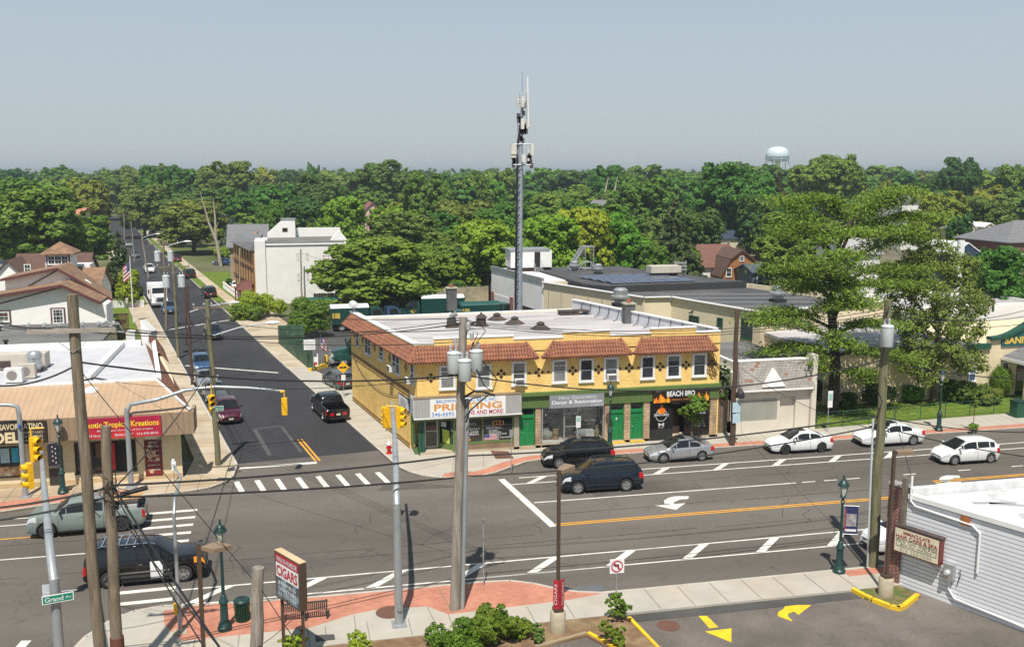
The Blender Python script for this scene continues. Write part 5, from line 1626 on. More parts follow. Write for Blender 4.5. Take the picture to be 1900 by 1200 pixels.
gable(HS,-33.5,-25.2,127.5,136,0,6.2,8.95,'x',DKROOF,HW,name='wing_roof')
gable(HS,-35.4,-30.9,125,133,0,6.3,8.7,'y',DKROOF,HW,name='wing_roof')
a=FY(51,497,125);win(HS,frame_T((0,125),(1,0)),a[0],a[1]-.1,.75,1.1,fw=.1,grid=(2,2))
a,b=FY(85,500,124)[0],FY(133,500,124)[0]
MB().box(a,b,124,127.2,6,9.7).build('cupola',HW,HS)
r=MB();xm,ym=(a+b)/2,125.6
r.add([(a-.45,123.5,9.65),(b+.45,123.5,9.65),(b+.45,127.7,9.65),(a-.45,127.7,9.65),(xm,ym,10.95),(a-.45,123.5,9.5),(b+.45,123.5,9.5),(b+.45,127.7,9.5),(a-.45,127.7,9.5)],
      [(0,1,4),(1,2,4),(2,3,4),(3,0,4),(0,5,6,1),(1,6,7,2),(2,7,8,3),(3,8,5,0),(5,8,7,6)])
r.build('cupola_roof',ORSHING,HS)
wz0,wz1=FY(109,491,124)[1],FY(109,474,124)[1]
window(HS,T124,a+.28,b-.28,wz0,wz1,fw=.10,mull=2,rails=1,grid=(6,1))
f=MB(T124);f.box(a+.12,a+.27,-.05,0,wz0-.15,wz1+.12);f.box(b-.27,b-.12,-.05,0,wz0-.15,wz1+.12);f.box(a+.27,b-.27,-.05,0,wz1,wz1+.12);f.box(a+.27,b-.27,-.05,0,wz0-.15,wz0-.03);f.build('window_surround',MAROONT,HS)
d0=FY(154,498,128)
MB().box(d0[0]-.9,d0[0]+.9,127.6,130,d0[1]-.7,d0[1]+.55).build('dormer',HW,HS);win(HS,frame_T((0,127.6),(1,0)),d0[0]-.2,d0[1],.7,.7,fw=.08)
bal=MB()
for k in range(10):bal.box(-20.3+.14*k,-20.22+.14*k,118.0,118.08,.2,3.0)
bal.box(-20.4,-18.9,117.95,118.1,2.9,3.05);bal.box(-20.4,-18.9,117.95,118.1,.2,.3);bal.build('balustrade',MAROONT,HS)
x,y=-20.4,130.7
FPL=thing('flagpole','white flagpole on the lawn of the white house','flagpole',(x,y,.1))
MB().tube([(x,y,.1),(x,y,8.6)],[.09,.05],8).build('pole',AWHITE,FPL);MB().ball((x,y,8.66),.1,8,6).build('finial',mat('gilded ball',(.5,.35,.08),metal=.7,rough=.3),FPL)
FG=thing('flag','stars and stripes flag hanging limp on the white house flagpole','flag',(x,y,6))
fr=random.Random(2)
def flagmesh(x,y,z1,w,h,par,dirx=-1):
    for k in range(9):
        mb=MB()
        for j in range(6):
            u0,u1=j/6,(j+1)/6
            def pt(u,kk):return (x+dirx*(w*u*.75),y+.12*math.sin(u*7+kk*.3)-.02,z1-h*kk/9-u*h*.35)
            mb.add([pt(u0,k),pt(u1,k),pt(u1,k+1),pt(u0,k+1)],[(0,1,2,3)])
        mb.build('stripe',mat('flag red',(.4,.05,.06)) if k % 2==0 else mat('flag white',(.7,.68,.66)),par)
    mb=MB()
    for j in range(3):
        u0,u1=j/6,(j+1)/6
        def pt(u,kk):return (x+dirx*(w*u*.75),y+.12*math.sin(u*7+kk*.3)-.04,z1-h*kk/9-u*h*.35)
        mb.add([pt(u0,0),pt(u1,0),pt(u1,5),pt(u0,5)],[(0,1,2,3)])
    mb.build('canton',mat('flag blue',(.05,.07,.2)),par)
flagmesh(x-.08,y-.1,8.0,1.1,2.1,FG)
PF=thing('picket_fence','low white vinyl fence across the lawn of the white house','fence',(-25,152,0))
mb=MB();
for k in range(28):mb.box(-26.5+.19*k,-26.36+.19*k,146,146.06,.1,1.15)
mb.build('picket',AWHITE,PF);mb=MB();mb.box(-26.6,-21.2,146.06,146.14,.9,1.0);mb.box(-26.6,-21.2,146.06,146.14,.3,.4);mb.build('rail',AWHITE,PF)
PF=thing('picket_fence','white picket fence along the right pavement by the tall apartment block','fence',(-11,160,0))
mb=MB()
for k in range(60):
    t_=k/59
    mb.box(-11.8+3.6*t_,-11.66+3.6*t_,168-18*t_,168.06-18*t_,.1,1.2)
for k in range(30):mb.box(-8.1+.16*k,-7.98+.16*k,149.8,149.86,.1,1.2)
mb.build('picket',AWHITE,PF)
mb=MB();mb.bar((-11.8,168.1,.95),(-8.2,150.1,.95),.07,.1);mb.bar((-8.2,149.95,.95),(-3.4,149.95,.95),.07,.1);mb.build('rail',AWHITE,PF)
# ---- white three storey block
WB=thing('apartment_block','tall white painted block with stepped parapet and small slot windows behind the bushes','building',(0,146,0))
T146=frame_T((0,146),(1,0))
MB().box(-4.9,7.6,146,161,0,8.85).build('wall',WWALL,WB)
a=MB();a.box(-5.6,-4.1,145.7,152,0,9.35);a.build('corner_pier',WWALL,WB)
MB().box(-4.0,7.4,146.3,160.7,8.85,9.0).build('roof',ROOFG,WB)
a=MB();a.plate([(-4,158,8.9),(.3,158,8.9),(.3,158,11.8),(-1.6,158,11.8),(-4,158,9.7)],(0,1,0),2);a.box(.3,7.4,159.5,160,8.9,10.4);a.build('parapet_wall',WWALL,WB)
MB().box(-1.9,.4,157.9,160.1,11.8,11.95).build('coping',GALV,WB)
MB().box(-1.7,-.9,157.95,158,9.9,10.5).build('window',SHOPGL,WB)
MB().hexa([(5.5,150,9.0),(8,150,9.0),(8,152,9.0),(5.5,152,9.0)],[(6.6,150,10.3),(7.0,150,10.3),(7,152,10.3),(6.6,152,10.3)]).build('roof_upstand',COPING,WB)
MB().box(-5.7,7.65,145.85,146,8.62,8.7).build('string_course',mat('grey stain',(.35,.35,.35)),WB)
for px,py in ((552.5,477),(570.5,476.5),(554,515),(571.5,513.5)):
    c=FY(px,py,146);window(WB,T146,c[0]-.14,c[0]+.14,c[1]-.5,c[1]+.5,fw=.03,proud=.03,rails=0,sill=False,fm=MAROONT)
for px0,px1,py0,py1 in ((600,610,469,481),(600,611,506,522),(602,613,557,566)):
    a,c=FY(px0,py1,146),FY(px1,py0,146);window(WB,T146,a[0],c[0],a[1],c[1],fw=.05,proud=.03,rails=1,fm=MAROONT)
TN=mat('tan stucco side',(.55,.33,.13),rough=.85)
MB().hexa([(-5.75,146.0,0),(-5.6,146.0,0),(-9.6,166,0),(-9.75,166,0)],[(-5.75,146.0,8.0),(-5.6,146.0,8.0),(-9.6,166,8.0),(-9.75,166,8.0)]).build('side_wall',TN,WB)
MB().prism([(-5.6,146.0),(-4.5,146.0),(-4.5,166),(-9.6,166)],0,7.9).build('side_wall',TN,WB)
MB().hexa([(-6.3,145.8,7.9),(-5.0,145.8,7.9),(-5,166,7.9),(-10.2,166,7.9)],[(-5.6,145.8,9.2),(-5.0,145.8,9.2),(-5,166,9.2),(-8.6,166,9.2)]).build('side_roof',GRYSH,WB)
tm=MB()
for k in range(8):tm.bar((-5.8-.5*k,146.2+2.5*k,.1),(-5.8-.5*k,146.2+2.5*k,7.9),.25)
for z in (2.8,5.2,7.8):tm.bar((-5.82,146.1,z),(-9.8,166,z),.2)
tm.build('timbering',mat('dark brown timber',(.12,.05,.03)),WB)
PO=thing('porch','dark red shingled porch on the street side of the tall white block','porch',(-7,147,0))
MB().hexa([(-8.3,146,2.2),(-6.2,146,2.2),(-6.6,149,2.2),(-8.8,149,2.2)],[(-7.4,146.5,3.3),(-6.2,146.5,3.3),(-6.6,148.5,3.3),(-7.8,148.5,3.3)]).build('roof',mat('dark red shingle',(.14,.04,.03)),PO)
a=MB();
for x,y in ((-8.2,146.1),(-6.5,146.1),(-8.7,148.8)):a.box(x-.1,x+.1,y-.1,y+.1,0,2.2)
a.build('post',mat('dark red timber',(.14,.05,.04)),PO)
H2=thing('house','grey roofed house with a copper coloured porch roof behind the white block','house',(-9,185,0))
gable(H2,-11.2,-5.0,180,192,0,6.2,9.6,'x',GRYSH,mat('tan house wall',(.32,.25,.19)),.6)
MB().hexa([(-9.9,172,6.3),(-6.2,172,6.3),(-6.2,181,8.6),(-9.9,181,6.5)],[(-9.9,172,6.6),(-6.2,172,8.9),(-6.2,181,8.9),(-9.9,181,6.7)]).build('porch_roof',mat('copper shingle',(.40,.20,.09),var=.2,scale=2),H2)
MB().box(-9.3,-6.4,172.4,181,0,6.3).build('porch_wall',mat('tan house wall',(.32,.25,.19)),H2)
for k in range(2):win(H2,frame_T((0,172.4),(1,0)),-8.6+1.5*k,4.5,.9,1.4)
# ---- white shingled office with mansard
DO_=thing('office_building','small cream office with a weathered grey shingle mansard and faded window lettering','building',(34,64.2,0))
Y0=64.2
TO=frame_T((0,Y0),(1,0))
ox=lambda px,py=760:FY(px,py,Y0)[0]
oz=lambda px,py:FY(px,py,Y0)[1]
xl,xr_=31.0,37.45
PALE=mat('pale office wall',(.60,.55,.46),rough=.85,var=.08,scale=.8)
MB(TO).box(xl,xr_,.25,11,0,4.6).build('wall',PALE,DO_)
zm=3.35
wo=MB(TO)
a0,a1,b0,b1=ox(1353),ox(1441.7),ox(1446.5),ox(1475.5)
wo.box(xl,a0,0,.25,0,zm);wo.box(a0,a1,0,.25,0,.95);wo.box(a0,a1,0,.25,2.6,zm);wo.box(a1,b0,0,.25,0,zm);wo.box(b0,b1,0,.25,2.65,zm);wo.box(b1,xr_,0,.25,0,zm)
wo.build('wall',PALE,DO_)
OG=mat('dusty office window',(.30,.31,.26),rough=.15,spec=.6,var=.15,scale=.6)
window(DO_,TO,a0,a1,.95,2.6,fw=.07,proud=-.05,mull=1,rails=0,fm=ALU,gm=OG,sill=False)
text("SANITARY",((a0*2+a1)/3-.3,Y0+.06,1.95),(1,0,-.02),(0,0,1),1.5,.22,'lettering',TBLACK,DO_)
text("DISTRICT",((a0+2*a1)/3+.35,Y0+.06,1.95),(1,0,-.05),(0,0,1),1.65,.24,'lettering',TBLACK,DO_)
text("No.   2",((a0+a1)/2,Y0+.06,1.45),(1,0,0),(0,0,1),1.5,.22,'lettering',TBLACK,DO_)
dd=MB(TO);dd.box(b0,b0+.08,.9,1.0,.1,2.65);dd.box(b0+.75,b0+.85,.9,1.0,.1,2.65);dd.box(b0+.08,b0+.75,.9,1.0,.1,.4);ddo=dd.build('door',ALU,DO_)
MB(TO).box(b0+.08,b0+.75,.93,.96,.4,2.6).build('pane',OG,ddo)
MB(TO).box(b0,b1,1.2,1.25,0,2.7).build('entry_wall',mat('warm entry wall',(.5,.42,.3)),DO_)
SHG=bricks('weathered grey shingle',(.29,.265,.235),(.35,.325,.29),(.16,.145,.13),.32,.19,msize=.018,var=.22)
MB(TO).hexa([(xl+.35,-.45,zm),(xr_-.05,-.45,zm),(xr_-.05,.6,zm),(xl+.35,.6,zm)],[(xl+.5,.25,5.35),(xr_-.35,.25,5.35),(xr_-.35,.6,5.35),(xl+.5,.6,5.35)]).build('mansard',SHG,DO_)
rp_=random.Random(8)
for k in range(9):
    pch=MB(TO)
    x,zz=rp_.uniform(xl+.7,xr_-.6),rp_.uniform(3.5,5.2)
    yy=-.45+.7*(zz-zm)/2.0-.012
    pch.add([(x,yy,zz),(x+.3,yy,zz),(x+.3,yy+.066,zz+.19),(x,yy+.066,zz+.19)],[(0,1,2,3)]);pch.build('shingle_patch',mat('rusty shingle patch',(.26,.13,.085)),DO_)
gx0,gx1,gxm=ox(1409,712),ox(1452,707),ox(1434,674)
MB(TO).add([(gx0,-.5,3.55),(gx1,-.5,3.55),(gxm,-.3,4.85),(gx0+.2,.3,3.55),(gx1-.2,.3,3.55),(gxm,.3,4.85)],[(0,1,2),(0,2,5,3),(1,4,5,2)]).build('gablet',WWALL,DO_)
MB(TO).box(xr_-.25,xr_+.15,-.3,.6,0,5.75).build('pier',PALE,DO_)
MB(TO).box(xl+.3,xr_-.2,-.47,-.44,zm-.12,zm+.02).build('gutter',COPING,DO_)
MB(TO).box(xl+.4,xr_-.1,.6,10.8,4.6,4.9).build('roof',ROOFG,DO_)
cpg=MB(TO);cpg.box(xl+.45,xr_-.3,.2,.7,5.35,5.45);cpg.box(xl+.3,xl+.55,.6,10.8,4.6,5.3);cpg.build('coping',COPING,DO_)
FE=thing('wooden_gate','narrow weathered board gate between the yellow building and the shingled office','gate',(30,64,0))
mb=MB()
for k in range(6):mb.box(29.62+.17*k,29.77+.17*k,64.3,64.36,.1,2.9)
mb.build('board',mat('weathered board',(.16,.115,.075),var=.25,scale=4),FE)
mb=MB();mb.box(29.6,30.65,64.36,64.42,2.3,2.45);mb.box(29.6,30.65,64.36,64.42,.6,.75);mb.build('rail',mat('weathered board',(.16,.115,.075)),FE)
# ---- beige works behind, white garage, roofs
BW=thing('works_building','long beige works building with stepped flat roofs behind the yellow shops','building',(40,90,0))
poly1=[(41.4,80.6),(37.6,92.7),(34.7,92.9),(28.2,108.8),(34,109.3),(51,102.5),(53.5,95),(57,88),(57,85)]
flat_poly(BW,poly1,0,6.0,BEIGE,ROOFD,ph=.5,pm=BEIGE)
fl_=MB()
for k in range(4):fl_.sheet([(38.6+.3*k,98-3.4*k),(52.5,95.2-3.4*k),(52.5,96.6-3.4*k),(38.2+.3*k,99.5-3.4*k)],6.025)
fl_.build('roof_patch',mat('pale roof patch',(.13,.13,.13)),BW)
MB().prism([(31.5,103.5),(33.4,101.2),(50.6,102.2),(44.6,115.6),(42.6,123.4),(30,124)],0,6.75).build('wall',mat('black parapet',(.035,.035,.037)),BW)
MB().sheet([(31.8,103.6),(33.5,101.6),(50.2,102.6),(44.3,115.4),(42.3,123.1),(30.3,123.7)],6.77).build('roof',ROOFD,BW)
cpp=MB();along((41.4,80.6),(37.6,92.7),0,0,-.06,.3,6.5,6.6,cpp);along((34.7,92.9),(28.2,108.8),0,0,-.06,.3,6.5,6.6,cpp);along((37.6,92.7),(34.7,92.9),0,0,-.06,.3,6.5,6.6,cpp);along((57,85),(41.4,80.6),0,0,-.06,.3,6.5,6.6,cpp);cpp.build('coping',COPING,BW)
TWW=frame_T((37.6,92.7),(41.4-37.6,80.6-92.7))
uw=Vector((41.4-37.6,80.6-92.7)).normalized()
for px,py,w_,h_ in ((1386,610,1.5,1.9),(1288,593,1.5,.8),(1336,598,.8,.9)):
    d,z=FP(px,py,(37.6,92.7),(uw.x,uw.y))
    window(BW,TWW,d-w_/2,d+w_/2,z-h_/2,z+h_/2,fw=.12,fm=DGREEN,rails=1,grid=(3,3))
lamp_d,lamp_z=FP(1286,577,(37.6,92.7),(uw.x,uw.y))
MB(TWW).bar((lamp_d,0,lamp_z),(lamp_d,-.5,lamp_z-.2),.12).build('wall_lamp',IRON,BW)
TW2=frame_T((28.2,108.8),(6.5,-15.9))
for d,z,w_,h_ in ((7.6,4.2,3.6,.35),(13.6,3.6,3.2,.5)):
    MB(TW2).box(d-w_/2,d+w_/2,-.05,.0,z-h_/2,z+h_/2).build('window',mat('dark strip window',(.03,.02,.02)),BW)
pil=MB(TW2)
for k in range(5):pil.box(1.0+2.4*k,1.12+2.4*k,-.06,0,0,5.9)
pil.box(0,9,-.08,0,2.9,3.0);pil.build('wall_rib',mat('tan wall rib',(.42,.33,.2)),BW)
sol=MB()
for i in range(6):
    for j in range(4):
        x,y=34.6+1.7*i-.5*j,102.6+1.8*j+.1*i
        sol.hexa([(x,y,6.85),(x+1.6,y+.1,6.85),(x+1.2,y+1.7,7.05),(x-.4,y+1.6,7.05)],[(x,y,6.9),(x+1.6,y+.1,6.9),(x+1.2,y+1.7,7.1),(x-.4,y+1.6,7.1)])
tag(sol.build('solar_array',mat('blue grey solar panel',(.07,.085,.12),rough=.12,spec=.9)),'low blue grey solar array on the dark works roof','solar panels')
WG=thing('garage_building','white metal garage with red brick piers at the back of the truck yard','building',(27,116,0))
MB().prism([(28.2,109.2),(25.4,125.5),(31,125.5),(33,109.5)],0,6.6).build('wall',WWALL,WG)
T3=frame_T((25.4,125.5),(2.8,-16.3))
MB(T3).box(-.1,16.6,-.12,.2,6.4,6.95).build('coping',GALV,WG)
rb=bricks('red brick',(.30,.07,.045),(.24,.055,.04),(.3,.2,.15),.22,.08)
for d in (0,6.6):MB(T3).box(d,d+1.1,-.1,.0,0,3.6).build('brick_pier',rb,WG)
MB(T3).box(1.2,6.5,-.06,.0,0,3.4).build('garage_door',stripes(mat('white garage door',(.72,.71,.68)),(0,0,2),.3,(0,.08)),WG)
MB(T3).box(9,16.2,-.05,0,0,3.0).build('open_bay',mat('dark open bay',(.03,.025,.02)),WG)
MB(T3).box(7.9,9.0,-.04,0,3.2,6.3).build('downpipe',mat('grey downpipe panel',(.5,.5,.5)),WG)
HU=thing('roof_cabin','white box cabin with open door and steps on the garage roof','cabin',(29.5,120,6.6))
MB().box(26.8,32.2,120,123.2,7.15,9.3).build('wall',AWHITE,HU);MB().box(26.6,31.9,119.9,123.3,9.3,9.5).build('roof',GALV,HU);MB().box(27,32,120.3,123,6.6,7.15).build('base',RUST,HU)
dxx=FY(997,485,120)[0]
MB().box(dxx-.38,dxx+.38,119.96,120.02,7.2,9.1).build('door_opening',DARKIN,HU)
stp=MB()
for k in range(4):stp.box(dxx-.45,dxx+.45,119.0+.24*k,119.2+.24*k,6.66+.13*k,6.72+.13*k)
for s in (-.5,.5):stp.bar((dxx+s,119.0,6.62),(dxx+s,119.95,7.2),.06);stp.bar((dxx+s,119.0,7.5),(dxx+s,119.95,8.1),.04);stp.bar((dxx+s,119.0,6.6),(dxx+s,119.0,7.5),.04)
stp.build('steps',GALV,HU)
RS=thing('roof_stair','galvanized steel roof stair with handrails crossing the parapet of the dark roof','stair',(36,119,6.8))
a=MB()
for yy in (118.5,119.6):a.bar((34.2,yy,6.8),(36.0,yy,9.8),.14,.3)
a.box(35.9,37.4,118.4,119.7,9.7,9.85)
for k in range(10):a.box(34.2+.18*k,34.45+.18*k,118.55,119.55,6.95+.3*k,6.99+.3*k)
a.build('stair_flight',GALV,RS)
a=MB()
for x in (36.2,37.3):
    for yy in (118.45,119.65):a.bar((x,yy,6.8),(x,yy,9.75),.10)
a.build('support_leg',GALV,RS)
a=MB()
for yy in (118.2,119.2):
    a.tube([(35.0,yy-.6,6.8),(35.7,yy-.6,7.9),(36.8,yy-.6,7.9),(38.0,yy-.6,6.8)],.04,6)
    a.tube([(35.6,yy-.6,7.1),(36.6,yy-.6,7.1),(37.8,yy-.6,6.8)],.04,6)
for k in range(5):a.box(36.9+.2*k,37.1+.2*k,117.6,118.6,7.4-.13*k,7.44-.13*k)
a.build('handrail',GALV,RS)
def rfan(px,py,z,s,lab):
    g=G(px,py,z)
    t=thing('exhaust_fan',lab,'exhaust fan',g)
    MB().box(g.x-.55*s,g.x+.55*s,g.y-.55*s,g.y+.55*s,z,z+.25*s).build('curb',IRON,t)
    MB().lathe([(.45*s,.25*s),(.5*s,.6*s),(.75*s,.68*s),(.75*s,.85*s),(.55*s,.9*s),(.58*s,1.3*s),(.4*s,1.45*s)],g,18).build('fan_hood',GALV,t,smooth=40)
rfan(1066,502,6.77,.85,'left of the two silver exhaust fans in front of the roof stair')
rfan(1110,508,6.77,.85,'right of the two silver exhaust fans in front of the roof stair')
rfan(1151,568,6.02,1.25,'large silver exhaust fan behind the grey brick chimney')
rfan(1443,560,6.02,1.2,'tall silver exhaust fan on the striped dark roof beside the pine')
g=G(1231,513,6.77)
t=thing('roof_unit','flat beige rooftop unit on the black parapet roof','roof unit',g)
MB().box(g.x-1.9,g.x+1.9,g.y-.9,g.y+.9,7.3,8.1).build('housing',mat('beige appliance',(.5,.45,.38)),t);MB().box(g.x-1.5,g.x+1.5,g.y-.7,g.y+.7,6.77,7.3).build('base',IRON,t)
g=G(1262,511,6.77)
t=thing('antenna_rack','small framed antenna rack beside the flat beige rooftop unit','antenna rack',g)
a=MB();
for s in (-.7,.7):a.bar((g.x+s,g.y,6.77),(g.x+s,g.y,8.6),.08)
for z in (7.5,7.9,8.3):a.bar((g.x-.8,g.y,z),(g.x+.8,g.y,z),.07,.22)
a.bar((g.x-1,g.y-1,6.8),(g.x+1,g.y+1,6.85),.1);a.build('frame',GALV,t)
# ---- sanitary office on the right
SH=thing('district_office','cream office with green trimmed curved gable and a portico at the right edge','building',(60,70.3,0))
Y1=70.4
TH=frame_T((0,Y1),(1,0))
hx=lambda px,py=680:FY(px,py,Y1)[0]
hz=lambda px,py:FY(px,py,Y1)[1]
MB().box(42,76,Y1+.02,84,0,4.35).build('wall',CREAM,SH)
MB().box(41.9,56.2,Y1-.2,84,4.35,4.6).build('roof',ROOFW,SH)
xg0=hx(1833);xg1=xg0+12.6;xgm=(xg0+xg1)/2
prof=[]
for i in range(25):
    t_=i/24
    x=xg0+(xg1-xg0)*t_
    s_=abs(t_-.5)*2
    z=5.05+2.05*(.5+.5*math.cos(math.pi*min(s_/.95,1))) ** 1.1
    prof.append((x,z))
MB().plate([(x,Y1-.02,z) for x,z in [(xg0,0)]+prof+[(xg1,0)]],(0,1,0),.4).build('gable_wall',CREAM,SH)
gt=MB()
for (xA,zA),(xB,zB) in zip(prof,prof[1:]):gt.bar((xA,Y1+.1,zA+.10),(xB,Y1+.1,zB+.10),.75,.26)
gt.build('gable_trim',DGREEN,SH)
MB(TH).box(hx(1790),xg0,-.25,.1,4.3,4.75).build('fascia',DGREEN,SH)
sgn=thing('wall_sign','dark green arched sanitary district sign with gold lettering on the curved gable','sign',(xgm,Y1,5.6))
sx0,sx1=hx(1853.5),0
sx1=2*xgm-sx0
arcp=[(sx0,4.45)]+[(sx0+(sx1-sx0)*i/12,5.45+.75*math.sin(math.pi*i/12) ** 1.3) for i in range(13)]+[(sx1,4.45)]
MB().plate([(x,Y1-.16,z) for x,z in arcp],(0,1,0),.12).build('sign_board',mat('teal green sign',(.012,.09,.085)),sgn)
TGOLD=mat('gold lettering',(.75,.48,.06),var=.04)
text("SANITARY DISTRICT No.2",(xgm,Y1-.165,4.95),(1,0,0),(0,0,1),(sx1-sx0)*.95,.6,'lettering',TGOLD,sgn,bold=.03)
em=MB();em.lathe([(.42,0),(.40,.02)],(xgm-1.6,Y1-.165,5.72),16,(0,-1,0));em.build('emblem',TGOLD,sgn)
x0=hx(1872,700)
a=MB();a.box(x0-.1,x0+.55,Y1-2.4,Y1-1.85,0,3.3);a.box(x0+5,x0+5.6,Y1-2.4,Y1-1.85,0,3.3);a.build('portico_pillar',CREAM,SH)
MB().hexa([(x0-1.0,Y1-3,3.3),(x0+6.4,Y1-3,3.3),(x0+6.4,Y1,3.3),(x0-1,Y1,3.3)],[(x0-1.0,Y1-3,3.55),(x0+6.4,Y1-3,3.55),(x0+6.4,Y1,3.55),(x0-1,Y1,3.55)]).build('portico_slab',COPING,SH)
MB().hexa([(x0-.9,Y1-2.9,3.56),(x0+6.3,Y1-2.9,3.56),(x0+6.3,Y1-.05,3.56),(x0-.9,Y1-.05,3.56)],[(x0+1.0,Y1-1.4,4.2),(x0+4.4,Y1-1.4,4.2),(x0+4.4,Y1-.05,4.3),(x0+1.0,Y1-.05,4.3)]).build('portico_roof',GRYSH,SH)
MB(TH).box(x0+.7,x0+4,-.1,.05,.1,3.2).build('entrance_door',SHOPGL,SH)
window(SH,TH,hx(1858),hx(1872),1.3,3.1,fw=.12,rails=1,gm=WINGL)
window(SH,TH,hx(1797),hx(1812),1.5,2.9,fw=.12,rails=1,gm=mat('blue reflecting glass',(.03,.09,.16),rough=.1))
window(SH,TH,hx(1735),hx(1750),1.3,2.8,fw=.12,rails=1)
window(SH,TH,hx(1600),hx(1614),1.3,2.6,fw=.12,rails=1)
MB(TH).box(hx(1790),xg0,-.06,0,3.2,3.3).build('string_course',mat('tan band',(.4,.3,.18)),SH)
RB=thing('annex_building','white roofed rear wing behind the pine and the district office','building',(55,92,0))
flat_poly(RB,[(46,84.5),(76,86),(76,97),(44,95)],0,5.4,WWALL,ROOFW,ph=.35,pm=COPING)
g=G(1842,578,5.4);MB().lathe([(.12,0),(.12,1.2)],g,8).build('flue',IRON,RB)
# ---- hair salon, lower right
SL=thing('salon_building','white sided one storey hair salon with brick corner and pale flat roof','building',(27,38,0))
p0=Vector((27.05,37.9,0));p1=Vector((30.6,29.6,0))
SIDING=stripes(mat('white lap siding',(.74,.75,.77),rough=.5,var=.04,scale=.5),(0,0,5.2),.7,(0,.2),colour=(.10,.11,.13))
TSL=frame_T((p0.x,p0.y),(p1.x-p0.x,p1.y-p0.y))
uS=(p1-p0).normalized()
poly=[(27.05,37.9),(30.6,29.6),(52,29.6),(52,38.0)]
MB().prism(poly,0,4.35).build('wall',SIDING,SL)
RSAL=mat('patched silver roof',(.60,.60,.59),rough=.8,var=.06,scale=1,c2=(.40,.40,.40),c2amt=(.55,.62),detail=3)
MB().prism([(27.5,37.5),(30.9,29.6),(52,29.6),(52,37.5)],4.3,4.42).build('roof',RSAL,SL)
sb=MB()
for a_,b_2 in (((30,36),(36,33.2)),((31.5,35.2),(40,31.2)),((33,36.6),(34.5,31)),((29.3,36.2),(31.2,35.8)),((36,36.5),(38,30.5))):
    d_v=Vector((b_2[0]-a_[0],b_2[1]-a_[1],0)).normalized();nv=Vector((-d_v.y,d_v.x,0))*.14
    A,B=Vector((*a_,0)),Vector((*b_2,0));sb.sheet([A-nv,B-nv,B+nv,A+nv],4.426)
sb.build('roof_seam',mat('grey roof tar',(.33,.33,.34)),SL)
pw_=MB();pw_.box(27.25,52,37.6,38.0,4.3,4.75);pw_.build('parapet',mat('pale parapet cap',(.6,.6,.6),var=.15),SL)
along_mb=MB();along((27.05,37.9),(30.6,29.6),.2,0,-.08,.25,4.3,4.52,along_mb);along_mb.build('edge_trim',AWHITE,SL)
bk=bricks('dark red brick',(.20,.045,.03),(.13,.03,.025),(.30,.22,.18),.21,.09,msize=.015)
MB(TSL).box(-.75,.0,-.14,.3,0,4.75).build('brick_pier',bk,SL)
MB(TSL).box(-.8,.05,-.18,.35,4.75,4.85).build('pier_cap',mat('stone cap',(.3,.28,.26)),SL)
def sl(px,py):return FP(px,py,(p0.x,p0.y),(uS.x,uS.y))
a_=sl(1668,968);b_2=sl(1755,1000);c_=sl(1752,1042);e_=sl(1667,1020)
HSG=thing('salon_sign','cream hair salon sign box with dark red frame and serif style lettering','sign',(27.4,37,2.6))
x0,x1,z0,z1=a_[0]+.05,b_2[0],(e_[1]+c_[1])/2,(a_[1]+b_2[1])/2
MB(TSL).box(x0,x1,-.42,-.1,z0,z1).build('sign_box',mat('dark red box',(.16,.03,.025),rough=.5),HSG)
MB(TSL).box(x0+.06,x1-.06,-.435,-.42,z0+.06,z1-.06).build('sign_face',mat('cream sign face',(.68,.62,.46),rough=.4),HSG)
MB(TSL).box(x0-.04,x1+.04,-.44,-.05,z1,z1+.06).build('sign_cap',RUST,HSG)
def ons(x,z,o=.438):
    n=Vector((uS.y,-uS.x,0));return p0+uS*x+n*o+Vector((0,0,z))
TRED=mat('dark red lettering',(.30,.03,.02),var=.03);TGRN=mat('dark green lettering',(.05,.07,.05),var=.03)
Ws,Hs=x1-x0,z1-z0
cx=(x0+x1)/2
text("IMMACULATE",ons(cx,z1-Hs*.17),uS,(0,0,1),Ws*.58,Hs*.13,'lettering',TRED,HSG,bold=.02)
text("HAIR CARE & SPA",ons(cx,z1-Hs*.34),uS,(0,0,1),Ws*.9,Hs*.14,'lettering',TRED,HSG,bold=.02)
text("Perms . Curls . Wash & Set",ons(cx,z1-Hs*.51),uS,(0,0,1),Ws*.85,Hs*.11,'lettering',TGRN,HSG,shear=.2)
text("Blow Dry . And More",ons(cx,z1-Hs*.65),uS,(0,0,1),Ws*.68,Hs*.11,'lettering',TGRN,HSG,shear=.2)
text("516 223-0633",ons(cx,z1-Hs*.84),uS,(0,0,1),Ws*.68,Hs*.12,'lettering',mat('faded lettering',(.42,.34,.25)),HSG)
bxx=MB()
zA,zB=z1-Hs*.44,z1-Hs*.73
for za in (zA,zB):bxx.bar(ons(x0+.15,za),ons(x1-.15,za),.02,.008,up=(0,1,0))
for xx in (x0+.15,x1-.15):bxx.bar(ons(xx,zA),ons(xx,zB),.02,.008,up=(0,1,0))
bxx.build('border',TGRN,HSG)
EB=thing('electric_meter','grey electric meter box with conduit on the salon siding','meter',ons(4,2,0))
m1=sl(1762,1060)
MB(TSL).box(m1[0]-.18,m1[0]+.28,-.25,-.005,m1[1]-.30,m1[1]+.42).build('box',GALV,EB)
MB(TSL).lathe([(.12,0),(.12,.12),(.08,.16)],(m1[0]+.05,-.25,m1[1]+.05),14,(0,-1,0)).build('meter_dial',LAMPC,EB)
cd=MB(TSL)
cd.tube([(.35,-.08,5.4),(.35,-.08,4.25),(.6,-.08,4.05),(3.3,-.08,3.95),(3.65,-.08,3.7),(3.65,-.08,m1[1]+.4)],.05,8)
